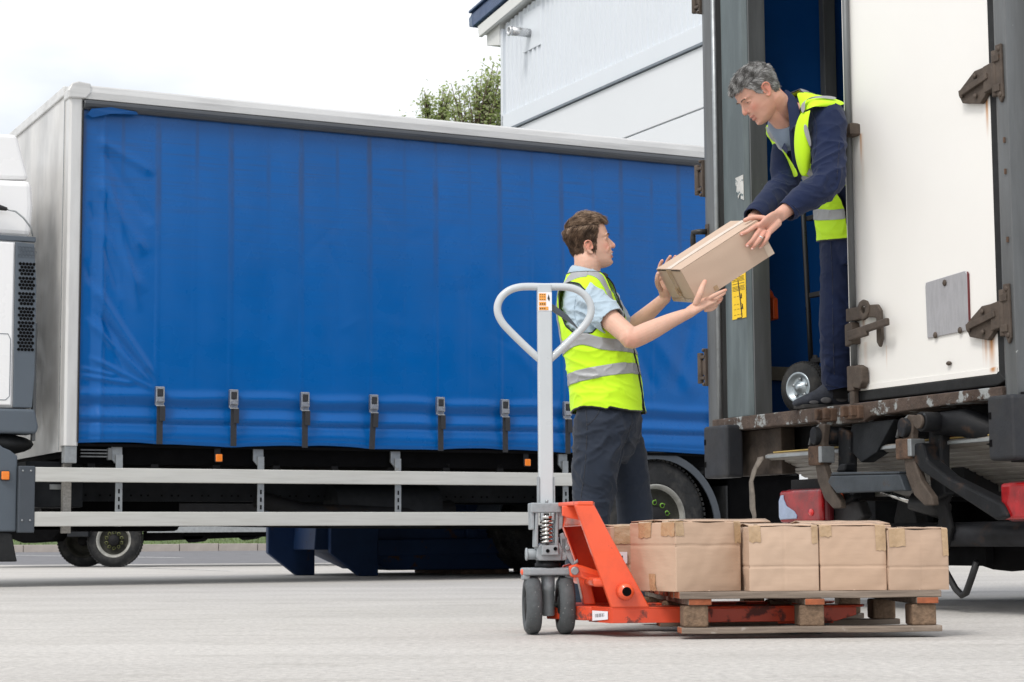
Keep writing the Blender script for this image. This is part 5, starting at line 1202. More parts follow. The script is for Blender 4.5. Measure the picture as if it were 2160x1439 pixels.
M['eye'] = mat('eye_white', (.7, .68, .65), .15, var=.02); M['iris'] = mat('dark_iris', (.04, .03, .025), .1, var=.1); M['teeth'] = mat('teeth', (.75, .72, .66), .2, var=.03); M['mouth'] = mat('mouth_inside', (.12, .02, .02), .5)
def hair_mat(name, lo, hi, pos):
    m = bpy.data.materials.new(name); m.use_nodes = True; N = m.node_tree.nodes; L = m.node_tree.links; b = N['Principled BSDF']
    a = N.new('ShaderNodeAttribute'); a.attribute_name = 'pigment'; L.new(a.outputs['Color'], b.inputs['Base Color'])
    b.inputs['Roughness'].default_value = .45; b.inputs['Specular IOR Level'].default_value = .35
    return m

# ---- head -------------------------------------------------------------
ZL = [(0, .064, .015, .020), (.006, .084, .004, .030), (.017, .0950, -.002, .040), (.030, .0940, -.028, .0485), (.043, .0935, -.050, .0535), (.056, .0935, -.068, .0575), (.067, .0955, -.078, .0605), (.08, .0955, -.088, .0625), (.092, .0925, -.095, .0655), (.11, .0885, -.099, .0685),
      (.125, .0865, -.106, .0705), (.138, .0895, -.110, .0725), (.155, .0880, -.112, .0745), (.172, .0835, -.109, .0735), (.188, .0755, -.101, .0685), (.202, .062, -.085, .0585), (.213, .043, -.063, .0435), (.220, .020, -.036, .026), (.2225, .0, -.01, .008)]
HT = 1.0                       # height of the skull above the brow
XB = 1.0                       # depth of the back of the skull
EZ = 0.0                       # how far the ears sit lower
ZMAX = .2222
def headsurf(z):
    if z > .138: z = .138 + (z-.138)/HT
    zs = [q[0] for q in ZL]; r_ = [float(np.interp(z, zs, [q[k] for q in ZL])) for k in (1, 2, 3)]; r_[1] *= XB if r_[1] < 0 else 1; return r_
def fx(y, z, off=0):
    xf, xb, w_ = headsurf(z); cx = -.012 if z > .08 else -.012 + (.08-z)*.35; cx = min(cx, xf-.02); p = 2.15
    s = min(.999, (abs(y)/w_)**(p/2)); c = math.sqrt(1-s*s); d = .003*math.exp(-(y/.022)**2-((z-.062)/.012)**2) - .0035*math.exp(-(y/.018)**2-((z-.033)/.005)**2)
    return cx + (xf-cx)*c**(2/p) + d + off
def hp(th, z, off=0):       # head surface in the head's own frame: x forward, y left, z up from the chin
    xf, xb, w_ = headsurf(z); cx = -.012 if z > .08 else -.012 + (.08-z)*.35; cx = min(cx, xf-.02)
    c, s = math.cos(th), math.sin(th); p = 2.15 if c > 0 else 2.3
    ax = (xf-cx) if c > 0 else (cx-xb)
    x = cx + (ax+off)*math.copysign(abs(c)**(2/p), c); y = (w_+off)*math.copysign(abs(s)**(2/p), s)
    if c > 0:
        g = lambda yy, zz, sy, sz: math.exp(-((abs(y)-yy)/sy)**2-((z-zz)/sz)**2)
        d = 0
        d -= .011*g(.031, .121, .015, .010)            # eye sockets
        d += .0045*g(.028, .139, .022, .006)            # brow ridge
        d += .0035*g(.042, .095, .016, .016)           # cheek
        d -= .0035*g(.048, .055, .014, .018)
        d += .0035*g(0, .018, .014, .010)              # chin
        d -= .0035*g(0, .033, .018, .005)
        d += .003*g(0, .062, .022, .012)
        x += d
    return x, y, z
def make_head(mb, Mx, smile=0, lids=0, jowl=0):
    n, K = 84, 76; zs = np.linspace(0, .138+(.2225-.138)*HT, K)
    v = [Mx @ Vector(hp(2*math.pi*j/n, float(z))) for z in zs for j in range(n)]
    mb.add(v, [(i*n+j, i*n+(j+1) % n, (i+1)*n+(j+1) % n, (i+1)*n+j) for i in range(K-1) for j in range(n)] + [list(range(n))[::-1], list(range((K-1)*n, K*n))], 0, True)
    T = lambda *p: tuple(Mx @ Vector(p)); 
    def S(pts, r, **k): sausage(mb, [T(*p) for p in pts], r, n=12, sub=4, **k)
    # nose
    S([(.080, 0, .132), (.0905, 0, .120), (.1005, 0, .106), (.1080, 0, .0945), (.1065, 0, .0875)], [.0065, .0072, .0082, .0095, .0085])
    for s in (-1, 1):
        S([(.088, s*.011, .094), (.0945, s*.0115, .0880), (.092, s*.0115, .0845)], [.006, .0068, .0055])
        S([(.082, s*.004, .115), (.088, s*.0075, .098)], [.008, .009])
        # ear
        e0 = (-.004, s*.066, .0); 
        rim = [(.006, s*.072, .118), (.003, s*.077, .130), (-.008, s*.082, .137), (-.022, s*.085, .134), (-.028, s*.085, .120), (-.022, s*.081, .104), (-.012, s*.077, .090), (-.003, s*.073, .082), (.004, s*.070, .086)]
        rim = [(a, b, c-EZ) for a, b, c in rim]; E_ = lambda P, r_: S([(a, b, c-EZ) for a, b, c in P], r_)
        S(rim, [.0035, .0038, .004, .004, .0038, .0036, .0042, .0055, .004])
        E_([(-.008, s*.070, .125), (-.014, s*.071, .110), (-.006, s*.069, .092)], [.008, .009, .006])
        E_([(-.016, s*.078, .124), (-.018, s*.077, .108), (-.010, s*.075, .098)], .003)
        E_([(.007, s*.071, .112), (.006, s*.072, .102)], .004)
        # lids and brows
        S([(.070, s*.018, .1205), (.0795, s*.025, .1265-lids*.002), (.0785, s*.034, .1272-lids*.002), (.069, s*.043, .1215)], [.003, .0036, .0036, .003])
        S([(.070, s*.018, .118), (.0785, s*.025, .1150), (.0775, s*.034, .1148), (.069, s*.043, .1175)], [.0026, .003, .003, .0026])
        S([(.0835, s*.012, .137), (.0865, s*.024, .1415), (.080, s*.042, .1400)], [.004, .0052, .004])
        if smile: S([(.079, s*.022, .086), (.077, s*.031, .078), (.070, s*.035, .066)], [.008, .010, .007])
        if jowl: S([(.078, s*.022, .078), (.074, s*.031, .064), (.062, s*.036, .048)], [.004, .006, .005])
    if smile:
        q = lambda y, z, o: (fx(y, z, o), y, z)
        S([q(-.030, .0612, .001), q(-.020, .0628, .002), q(-.009, .0645, .003), q(0, .0650, .0035), q(.009, .0645, .003), q(.020, .0628, .002), q(.030, .0612, .001)], [.0018, .0025, .0030, .0032, .0030, .0025, .0018])
        S([q(-.030, .0606, .001), q(-.021, .0495, .0015), q(-.009, .0440, .003), q(0, .0430, .0035), q(.009, .0440, .003), q(.021, .0495, .0015), q(.030, .0606, .001)], [.0018, .0028, .0036, .0038, .0036, .0028, .0018])
        return
    w_ = .026 if smile else .021; up = .004*smile
    S([(.078, -w_, .0575+up), (.0935, -.012, .0605), (.0975, 0, .0615), (.0935, .012, .0605), (.078, w_, .0575+up)], [.0028, .0040, .0045, .0040, .0028])
    S([(.079, -w_+.003, .0530+up), (.0920, -.011, .0465), (.0955, 0, .0455), (.0920, .011, .0465), (.079, w_-.003, .0530+up)], [.0028, .0046, .0052, .0046, .0028])
    if not smile: S([(.084, -.016, .0535), (.092, 0, .0535), (.084, .016, .0535)], [.004, .0045, .004])
def paint(o, Mi, base, lips, stub, flush, hands=None, stubble_col=(.30, .24, .19)):
    me = o.data; n = len(me.vertices); co = np.empty(n*3); me.vertices.foreach_get('co', co); co = co.reshape(-1, 3)
    R = np.array([list(r)[:3] for r in Mi][:3]); t = np.array([Mi[i][3] for i in range(3)]); h = co@R.T+t
    x, y, z = h[:, 0], h[:, 1], h[:, 2]; inh = (z > -.02) & (z < .25) & (np.abs(y) < .11) & (np.abs(x) < .14)
    c = np.tile(np.array(base), (n, 1))
    def mixin(m_, col): 
        nonlocal c
        m_ = np.clip(m_, 0, 1)[:, None]; c = c*(1-m_)+np.array(col)*m_
    g = lambda a, a0, s: np.exp(-((a-a0)/s)**2)
    f = inh.astype(float)
    mixin(f*flush*(g(x, .075, .03)*g(np.abs(y), .04, .018)*g(z, .088, .020)), (base[0]*1.05, base[1]*.62, base[2]*.6))
    mixin(f*flush*1.2*(g(x, .105, .015)*g(y, 0, .014)*g(z, .093, .014)), (base[0]*1.02, base[1]*.62, base[2]*.58))
    mixin(f*flush*1.3*(np.abs(y) > .073)*(x < .012)*(z > .075), (base[0]*1.0, base[1]*.60, base[2]*.55))
    jaw = f*stub*np.clip((.078-z)/.02, 0, 1)*np.clip((x-.005)/.02, 0, 1)*np.clip((z+.005)/.01, 0, 1)
    mixin(jaw*.5, (base[0]*.72, base[1]*.74, base[2]*.75))
    mixin(f*np.clip(1.2*g(z, .0605, .0045)*(x > .088)*(np.abs(y) < .022), 0, .8), lips); mixin(f*np.clip(1.2*g(z, .0465, .005)*(x > .088)*(np.abs(y) < .020), 0, .8), lips)
    mixin(f*.45*(g(x, .073, .012)*g(np.abs(y), .030, .012)*g(z, .118, .006)), (base[0]*.6, base[1]*.45, base[2]*.42))
    mixin(f*.7*g(np.abs(y), .0085, .004)*g(z, .0825, .0025)*(x > .09), (base[0]*.35, base[1]*.2, base[2]*.18))
    mixin(f*.55*g(z, .107-EZ, .011)*g(x, -.010, .006)*(np.abs(y) > .068)*(np.abs(y) < .0765), (base[0]*.5, base[1]*.3, base[2]*.28))
    for k in (hands or ()):
        d = np.linalg.norm(co-np.array(k[0]), axis=1); mixin(np.exp(-(d/k[1])**2)*k[2], (base[0]*1.03, base[1]*.64, base[2]*.6))
    a = me.color_attributes.new('pigment', 'FLOAT_COLOR', 'POINT'); a.data.foreach_set('color', np.hstack([c, np.ones((n, 1))]).reshape(-1))
def eyes(Mx, parent, look=(0, 0), brow=(.12, .07, .04), nb=70, sc=1):
    for s in (-1, 1):
        c = Vector((.0675, s*.0305, .1205)); e = MB(); e.ball((0, 0, 0), .0118, 20); o = e.build('eyeball', M['eye'], parent); o.matrix_local = Mx @ Matrix.Translation(c)
        i = MB(); i.lathe([(.0104, .0056), (.0121, .0054), (.0124, 0)], (0, 0, 0), (1, look[0], look[1]), 16); q = i.build('iris', M['iris'], o)
        bl = MB(); r = random.Random(3+s)
        for k in range(nb):
            t = r.random(); p = Vector((.0905-.010*t**2+.001, s*(.011+.033*t), .1375+.0055*math.sin(t*2.4)+r.uniform(-.0025, .0025)))
            d = Vector((.2, s*.9, .25-.6*t)).normalized()*r.uniform(.007, .011); bl.tube([Mx @ p, Mx @ (p+d*.5+Vector((.001, 0, 0))), Mx @ (p+d)], [.0007, .0006, .0001], 3)
        b_ = bl.build('eyebrow', mat('brow_hair', brow, .6, var=.2), parent)
def in_poly(x, z, poly):
    c = False; j = len(poly)-1
    for i in range(len(poly)):
        xi, zi = poly[i]; xj, zj = poly[j]
        if (zi > z) != (zj > z) and x < (xj-xi)*(z-zi)/(zj-zi)+xi: c = not c
        j = i
    return c
def hair(Mx, parent, poly, thick, length, n, cols, flow, seed, rough=.25, topcols=None, rad=.0009):
    r = random.Random(seed); nu, nz_ = 96, 80; mb = MB(); vi = {}; vs = []; fs = []
    ZM = .138+(.2222-.138)*HT; zr = np.linspace(.005, ZM, nz_)
    def mask(x, y, z): return in_poly(x, z, poly)
    def T(x, y, z): return thick(x, y, z)*(1+.35*noise.noise(Vector((x*70+seed, y*70, z*70)))+.25*noise.noise(Vector((x*160, y*160+seed, z*160))))
    for i in range(nz_-1):
        for j in range(nu):
            q = [(i, j), (i, (j+1) % nu), (i+1, (j+1) % nu), (i+1, j)]
            P0 = hp(2*math.pi*(j+.5)/nu, float(zr[i]+zr[i+1])/2)
            if mask(*P0):
                ids = []
                for k in q:
                    if k not in vi:
                        p = hp(2*math.pi*k[1]/nu, float(zr[k[0]])); p2 = hp(2*math.pi*k[1]/nu, float(zr[k[0]]), max(.002, T(*p))*.50)
                        vi[k] = len(vs); vs.append(Mx @ Vector((p2[0], p2[1], p2[2] + (T(*p)*.6 if p[2] > .195 else 0))))
                    ids.append(vi[k])
                fs.append(ids)
    base_n = len(vs); top = [vi[k] for k in vi if k[0] == nz_-1]
    if top: vs.append(sum((vs[i] for i in top), Vector())/len(top)); tj = sorted(k[1] for k in vi if k[0] == nz_-1); fs += [(vi[(nz_-1, j)], vi[(nz_-1, (j+1) % nu)], len(vs)-1) for j in tj if (nz_-1, (j+1) % nu) in vi]
    mb.add(vs, fs, 0, True); colv = [cols[0]]*len(mb.v)
    cnt = 0; tries = 0
    while cnt < n and tries < n*12:
        tries += 1
        z = r.uniform(.008, ZM) if r.random() < .72 else ZM-(.04*r.random()**1.2); th = r.uniform(0, 6.283); p = Vector(hp(th, z))
        if not mask(*p): continue
        p1 = Vector(hp(th+.02, z)); p2 = Vector(hp(th, min(ZM, z+.003))) ; nrm = (p1-p).cross(p2-p)
        if nrm.length < 1e-9: nrm = Vector((0, 0, 1))
        nrm.normalize(); 
        if nrm.dot(p-Vector((-.01, 0, .11))) < 0: nrm = -nrm
        tk = max(.0015, T(*p)); root = p + nrm*tk*r.uniform(.2, .8)
        fl = Vector(flow(p)); fl = fl-nrm*fl.dot(nrm)*.85
        cl = noise.noise_vector(p*55+Vector((seed, 0, 0)))*.9
        d = (fl.normalized() + cl*.45 + Vector((r.gauss(0, rough), r.gauss(0, rough), r.gauss(0, rough)))).normalized(); L_ = length(p)*r.uniform(.6, 1.15)
        pts = [root, root+d*L_*.35+nrm*tk*.30, root+d*L_*.7+nrm*tk*.25, root+d*L_-nrm*tk*.25]
        b0 = len(mb.v); mb.tube([Mx @ q for q in pts], [rad, rad, rad*.75, rad*.2], 3, cap=False)
        cc = cols if (topcols is None or p.z < topcols[0]) else topcols[1]
        kk = min(.999, max(0, .5+.9*noise.noise(p*45+Vector((0, seed, 0)))+r.uniform(-.3, .3))); c = cc[int(kk*len(cc))]
        colv += [c]*(len(mb.v)-b0); cnt += 1
    me = bpy.data.meshes.new('hair'); me.from_pydata(mb.v, [], mb.f); me.materials.append(M['hair']); me.polygons.foreach_set('use_smooth', [True]*len(me.polygons))
    a = me.color_attributes.new('pigment', 'FLOAT_COLOR', 'POINT'); a.data.foreach_set('color', np.hstack([np.array(colv), np.ones((len(colv), 1))]).reshape(-1))
    o = bpy.data.objects.new('hair', me); C.objects.link(o); o.parent = parent; return o
M['hair'] = hair_mat('hair', 0, 0, 0)
def surf_shell(lf, name, keep, off, m, parent, nu=220, nt=160, t0=0, t1=1, thick=.002, fold=None):
    """cloth panel over a loft: only cells where keep(u, t, point) is true"""
    vi = {}; vs = []; fs = []
    cache = {}
    def pt_(i, j):
        k = (i, j % nu)
        if k not in cache:
            u = 2*math.pi*(j % nu)/nu; t = t0+(t1-t0)*i/nt; p = lf.P(u, t, off)
            if fold:
                nn = (p-lf.C[min(lf.N-1, int(t*(lf.N-1)))]); nn.normalize(); p = p+nn*foldval(p, *fold)
            cache[k] = p
        return cache[k]
    for i in range(nt):
        for j in range(nu):
            u = 2*math.pi*(j+.5)/nu; t = t0+(t1-t0)*(i+.5)/nt; p = (pt_(i, j)+pt_(i+1, j+1))/2
            if keep(u, t, p):
                ids = []
                for a, b in ((i, j), (i, j+1), (i+1, j+1), (i+1, j)):
                    k = (a, b % nu)
                    if k not in vi: vi[k] = len(vs); vs.append(pt_(a, b))
                    ids.append(vi[k])
                fs.append(ids)
    me = bpy.data.meshes.new(name); me.from_pydata(vs, [], fs); me.materials.append(m); me.polygons.foreach_set('use_smooth', [True]*len(fs))
    bm = bmesh.new(); bm.from_mesh(me)
    # smooth the ragged cut edge
    bd = [v for v in bm.verts if v.is_boundary]
    for _ in range(8):
        new = {}
        for v in bd:
            nb = [e.other_vert(v) for e in v.link_edges if e.is_boundary]
            if len(nb) == 2: new[v] = v.co*.4+(nb[0].co+nb[1].co)*.3
        for v, c_ in new.items(): v.co = c_
    bmesh.ops.recalc_face_normals(bm, faces=bm.faces); bm.to_mesh(me)
    loops = None; bm.free()
    o = bpy.data.objects.new(name, me); C.objects.link(o); o.parent = parent
    s_ = o.modifiers.new('s', 'SOLIDIFY'); s_.thickness = thick; s_.offset = 0
    return o
def edge_trim(o, name, m, r, parent, minlen=12, post=None):
    """piping along the open edges of a shell"""
    bm = bmesh.new(); bm.from_mesh(o.data); seen = set(); mb = MB()
    for e in [e for e in bm.edges if e.is_boundary]:
        if e in seen: continue
        seen.add(e); ch = [e.verts[0], e.verts[1]]; cur = e.verts[1]
        while True:
            nx = [f for f in cur.link_edges if f.is_boundary and f not in seen]
            if not nx: break
            seen.add(nx[0]); cur = nx[0].other_vert(cur); ch.append(cur)
        if len(ch) > minlen:
            cl = ch[0] == ch[-1]; P = [v.co.copy() for v in (ch[:-1] if cl else ch)][::2]; q = MB().tube(P, r, 6, closed=cl).build(name, m, parent)
            if post: post(q)
    bm.free()
def finger(mb, pts, r0, r1): sausage(mb, pts, [r0*.95, r0, (r0+r1)/2*1.0, r1, r1*.88][:len(pts)] if len(pts) <= 5 else r0, n=12, sub=4)
def nails(parent, lst):
    for (p, d, nrm, s) in lst:
        d, nrm = Vector(d).normalized(), Vector(nrm).normalized(); nrm = (nrm-d*nrm.dot(d)).normalized(); x = d.cross(nrm)
        mb = MB(); mb.ball((0, 0, 0), (1, 1, 1), 10); mx = Matrix((( d.x*s, x.x*s*.75, nrm.x*s*.22, p[0]), (d.y*s, x.y*s*.75, nrm.y*s*.22, p[1]), (d.z*s, x.z*s*.75, nrm.z*s*.22, p[2]), (0, 0, 0, 1)))
        mb.build('fingernail', M['nail'], parent, xf=mx)
M['nail'] = mat('fingernail', (.66, .42, .36), .25, var=.03)
def axes(o, F, U, s=1):     # head matrix: chin-based frame
    F = Vector(F).normalized(); U = Vector(U); U = (U-F*U.dot(F)).normalized(); L_ = U.cross(F)
    return Matrix(((F.x*s, L_.x*s, U.x*s, o[0]), (F.y*s, L_.y*s, U.y*s, o[1]), (F.z*s, L_.z*s, U.z*s, o[2]), (0, 0, 0, 1)))

from mathutils.bvhtree import BVHTree
def stitch(o, pts, r, m, par, post, name='seam'):
    """a raised seam laid on the surface of a garment"""
    bvh = BVHTree.FromPolygons([v.co for v in o.data.vertices], [list(p.vertices) for p in o.data.polygons]); P = []
    pp = crv([(a, b, 0) for a, b in pts], 5); O = Vector((0, 0, CAM_H))
    for q in pp:
        d = (at(q[0], q[1], 8.0)-O).normalized(); h = bvh.ray_cast(O, d)
        if h[0] is not None: P.append(h[0]+h[1]*.0004)
    if len(P) > 3: q = MB().tube(P, r, 5).build(name, m, par); post(q)
# ================================================================ the younger man on the ground
yo = thing('person', 'young man in yellow hi-vis vest standing behind the handle, reaching up to the box', 'person', (.42, 8.50, 0))
YO = Matrix.Translation((-.42, -8.50, 0))      # children are built in world coordinates and shifted to the root
def shift(o): o.matrix_parent_inverse = YO; return o
F = Vector((.968, -.25, 0)); L = Vector((.25, .968, 0))
A = lambda px, py, Y=8.5: at(px, py, Y)
def sec(z, x, a, b, y=8.5): return ((x, y, z), a, b)
torso = Loft([sec(.80, .420, .150, .178), sec(.88, .418, .142, .180), sec(.98, .408, .140, .178), sec(1.10, .390, .136, .180), sec(1.20, .366, .130, .188), sec(1.30, .345, .122, .196), sec(1.375, .334, .112, .180), sec(1.43, .334, .096, .138), sec(1.475, .328, .074, .090), sec(1.51, .324, .060, .064)], F, L)
shR, elR, wrR = A(1243, 632, 8.36), A(1331, 712, 8.20), A(1452, 661, 8.25)
shL, elL, wrL = A(1275, 640, 8.66), A(1318, 706, 8.76), A(1404, 628, 8.62)
# head frame
hs = 1.0; ear = A(1240, 521, 8.43)
HT = 1.13; XB = .84; EZ = .022; hF = Vector((.99, .06, .115)).normalized(); hU = Vector((-.12, 0, 1))
Hm = axes((0, 0, 0), hF, hU, hs); Hm = Matrix.Translation(ear - (Hm @ Vector((-.014, -.078, .088)))) @ Hm
bd = MB()
make_head(bd, Hm, smile=1)
nk = [A(1238, 605, 8.5), A(1237, 580, 8.5), A(1238, 555, 8.49), Hm @ Vector((-.022, 0, .075))]
sausage(bd, nk, [(.066, .068), (.061, .060), (.056, .056), (.050, .050)], n=24, ref=F)
sausage(bd, [A(1244, 590, 8.5), Hm @ Vector((.005, 0, .035)), Hm @ Vector((.030, 0, .030))], [.045, .042, .034])
torso.closed(bd, -.035, t0=.0, t1=.97)
sausage(bd, [shR, shR.lerp(elR, .5)+Vector((0, 0, -.004)), elR], [.056, .047, .043], n=20)
sausage(bd, [elR + Vector((-.01, 0, .012)), elR+Vector((.0, -.002, -.006)), elR.lerp(wrR, .3)+Vector((0, 0, -.006)), elR.lerp(wrR, .7), wrR], [.040, .043, .0425, .032, (.028, .023)], n=20)
sausage(bd, [shL, shL.lerp(elL, .5), elL], [.054, .046, .040], n=20)
sausage(bd, [elL, elL.lerp(wrL, .3), elL.lerp(wrL, .7), wrL], [.039, .0415, .032, (.027, .023)], n=20)
# legs
for hp_, kn, an, tt in (((.385, 8.40, .86), (.345, 8.40, .52), (.285, 8.41, .11), (.30, 8.36)), ((.455, 8.60, .86), (.535, 8.61, .50), (.545, 8.62, .11), (.56, 8.58))):
    sausage(bd, [Vector(hp_)+Vector((0, .03 if hp_[1] < 8.5 else -.03, -.05)), kn, an], [.070, .055, .042], n=20)
    sausage(bd, [(an[0]-.03, an[1], .05), (an[0]+.08, an[1]-.02, .045), (an[0]+.17, an[1]-.045, .035)], [.032, .036, .026], n=14)
# right hand under the near lower edge of the box, thumb up its face
def hand_y():
    P = lambda px, py, Y: A(px, py, Y)
    sausage(bd, [wrR, P(1467, 650, 8.265), P(1484, 640, 8.285), P(1499, 634, 8.30)], [(.023, .026), (.0195, .036), (.0175, .040), (.014, .037)], n=18, ref=Vector((.45, 0, .9)))
    finger(bd, [P(1468, 640, 8.245), P(1476, 622, 8.232), P(1481, 607, 8.238), P(1487, 594, 8.252)], .0150, .0105)
    finger(bd, [P(1490, 633, 8.27), P(1506, 624, 8.262), P(1520, 617, 8.268), P(1531, 612, 8.28)], .0100, .0072)
    finger(bd, [P(1492, 640, 8.285), P(1508, 632, 8.30), P(1520, 624, 8.325), P(1528, 618, 8.35)], .0102, .0075)
    finger(bd, [P(1492, 648, 8.29), P(1507, 643, 8.315), P(1517, 636, 8.34), P(1522, 629, 8.37)], .0098, .0074)
    finger(bd, [P(1488, 655, 8.285), P(1500, 653, 8.305), P(1509, 648, 8.33), P(1513, 640, 8.355)], .0086, .0066)
hand_y()
# left hand: palm against the far end, fingers up behind the box
def hand_y2():
    P = lambda px, py, Y: A(px, py, Y)
    sausage(bd, [wrL, P(1402, 612, 8.60), P(1400, 598, 8.595), P(1400, 582, 8.59)], [(.024, .022), (.030, .018), (.034, .015), (.032, .013)], n=18, ref=Vector((.9, 0, -.2)))
    finger(bd, [P(1394, 612, 8.56), P(1388, 601, 8.52), P(1386, 589, 8.49), P(1388, 577, 8.475)], .0125, .0088)
    finger(bd, [P(1392, 588, 8.585), P(1391, 573, 8.585), P(1392, 560, 8.58), P(1397, 550, 8.565)], .0095, .0075)
    finger(bd, [P(1400, 585, 8.60), P(1403, 568, 8.615), P(1407, 553, 8.61), P(1414, 541, 8.59)], .0098, .0077)
    finger(bd, [P(1407, 584, 8.61), P(1413, 566, 8.63), P(1418, 552, 8.625), P(1425, 541, 8.605)], .0095, .0073)
hand_y2()
M['skin_y'] = M['skin']
body = fuse(bd, 'body', .0030, M['skin'], yo, 2); shift(body)
base_y = (.65, .40, .30)
paint(body, Hm.inverted(), base_y, (.50, .16, .13), .55, .55, [(tuple(A(1531, 612, 8.28)), .02, .5), (tuple(A(1487, 594, 8.25)), .018, .4), (tuple(A(1520, 630, 8.34)), .02, .5), (tuple(A(1395, 550, 8.57)), .02, .5), (tuple(A(1420, 542, 8.6)), .025, .5), (tuple(elR+Vector((0, -.04, -.03))), .05, .35)])
eyes(Hm, yo, (0, .05), (.11, .06, .035)); 
for o in [c for c in yo.children if c.name.split('.')[0] in ('eyeball', 'eyebrow')]: shift(o)
tm = MB(); n = 9
tm.add([Hm @ Vector((fx(y, z, .0026), y, z)) for z in (.0515, .0625) for y in np.linspace(-.0235, .0235, n)], [(i, i+1, i+1+n, i+n) for i in range(n-1)], 0, True)
shift(tm.build('teeth', M['teeth'], yo)); 
shift(MB().add([Hm @ Vector((fx(y, zz, .0016), y, zz)) for zz_ in (0, 1) for y in np.linspace(-.029, .029, n) for zz in [(.0455+.0135*(abs(y)/.029)**2) if zz_ == 0 else .0635-.002*(abs(y)/.029)]], [(i, i+1, i+1+n, i+n) for i in range(n-1)], 0, True).build('mouth', M['mouth'], yo))
polyY = [(.120, .204), (.060, .200), (.048, .192), (.042, .170), (.038, .150), (.032, .128), (.028, .105), (.026, .082), (.018, .062), (.010, .068), (.008, .096), (.004, .112), (-.012, .119), (-.028, .114), (-.034, .096), (-.032, .076), (-.032, .055), (-.040, .038), (-.05, .030), (-.2, .024), (-.2, .3), (.2, .3), (.2, .204)]
def thickY(x, y, z): return .004 + .013*max(0, (z-.12)/.10) - .003*(z < .05)
def lenY(p): return .019 + .013*max(0, (p.z-.12)/.1) - (.007 if p.z < .07 else 0)
def flowY(p):
    if p.z > .185: return (.8, .25*p.y/.05, .12)
    if p.x > .02: return (-.35, 0, -.8)
    return (-.35-(p.z-.1)*3, 0, -.9+(p.z-.1)*4)
shift(hair(Hm, yo, polyY, thickY, lenY, 11000, [(.040, .022, .013), (.075, .043, .026), (.12, .072, .045), (.17, .108, .070)], flowY, 5, .14, topcols=(.175, [(.09, .054, .034), (.15, .095, .060), (.24, .160, .105), (.34, .24, .165)])))
# shirt
sh = MB(); torso.closed(sh, -.008, t0=.22, t1=.965)
cuffR = shR.lerp(elR, .50); cuffL = shL.lerp(elL, .75)
sausage(sh, [shR+Vector((-.02, .06, .0)), shR, shR.lerp(elR, .25), cuffR], [.060, .070, .071, .066], n=24)
sausage(sh, [shL+Vector((0, -.06, 0)), shL, cuffL], [.070, .074, .064], n=24)
shirt = fuse(sh, 'polo_shirt', .0055, M['polo'], yo, 3, (.011, 9, 3, [(shR+Vector((0, -.05, -.05)), .16, .9)], [(tuple(A(1200, 640, 8.3)), tuple(A(1285, 672, 8.28)), .010, -.006), (tuple(A(1206, 665, 8.3)), tuple(A(1270, 690, 8.28)), .012, .006), (tuple(A(1225, 620, 8.3)), tuple(A(1300, 655, 8.28)), .012, .005)])); shift(shirt)
# sleeve hems
def ringband(P0, d, r, wd, m, name, par, th=.003, ov=1.0):
    d = Vector(d).normalized(); mb = MB(); mb.lathe([(0, r), (wd, r), (wd, r-th), (wd*.5, r-th*4), (0, r-th)], P0, d, 32, closed=True); return mb.build(name, m, par)
dR = (elR-shR).normalized(); dL = (elL-shL).normalized(); cut(shirt, [(cuffR+dR*.012, dR, .13), (cuffL+dL*.012, dL, .10)])
edge_trim(shirt, 'sleeve_hem', M['polo'], .0032, yo, post=shift)
# collar
cl = MB(); n = 40; v = []
for k in range(n+1):
    a = math.radians(-162+324*k/n)          # 180 = throat; runs round the nape
    th = a + math.pi; c, s = math.cos(th), math.sin(th)
    drop = .010*max(0, c)**1.2
    for (r_, z, e) in ((.060, 1.522, 0), (.069, 1.512, .004), (.088, 1.472, .008), (.082, 1.468, .004)):
        zz = z-.035*(c+1)/2 - drop*(1 if r_ > .07 else .4)
        v.append(Vector((.330, 8.5, zz)) + F*c*(r_*1.05+.012*max(0, c)) + L*s*r_*1.08)
cl.add(v, [(4*i+j, 4*i+j+1, 4*i+5+j, 4*i+4+j) for i in range(n) for j in range(3)], 0, True); o = cl.build('collar', M['polo'], yo); shift(o); o.modifiers.new('s', 'SOLIDIFY').thickness = .003
# vest
def fz(p): q = p-Vector((.36, 8.5, 0)); return q.dot(F), q.dot(L), p.z
AH = [(-.11, 1.420), (-.075, 1.432), (-.030, 1.420), (.035, 1.355), (.065, 1.29), (.065, 1.235), (.035, 1.200), (-.04, 1.198), (-.085, 1.235), (-.118, 1.31), (-.125, 1.38)]
def keepV(u, t, p):
    f, s, z = fz(p)
    if z > 1.478 - .0*f: return False
    if z < .872 + .016*math.sin((f+.1)*16) + (.014 if f > .1 else 0): return False
    if abs(s) > .075 and in_poly(f, z, AH): return False
    if f > .02 and abs(s) < .012 + max(0, (z-1.22))*.26: return False
    if f > .05 and abs(s) < .004: return False
    return True
fV = (.0095, 5.0, 11, [(Vector((.36, 8.35, .93)), .12, .9), (Vector((.45, 8.4, 1.15)), .12, .6)])
vest = surf_shell(torso, 'hi_vis_vest', keepV, .015, M['hivis'], yo, 240, 200, 0, .985, .002, fV); shift(vest)
def band(name, test, off=.0185): 
    o = surf_shell(torso, name, lambda u, t, p: keepV(u, t, p) and test(*fz(p)), off, M['reflect'], yo, 300, 300, 0, .985, .001, fV); o.parent = vest; return o
def b1(f, s, z): c = 1.150 + .10*abs(min(0, f+.02))*(-.8) + .028*math.exp(-((f+.02)/.07)**2); return abs(z-c) < .026
def b2(f, s, z): c = 1.025 + .16*f; return abs(z-c) < .025
def b3(f, s, z): return z > 1.15 and .098 < abs(s) < .138 and f < .0 
def b4(f, s, z): return z > 1.18 and f >= .0 and .092 < abs(s) < .128
for b_ in (b1, b2): band('reflective_band', b_)
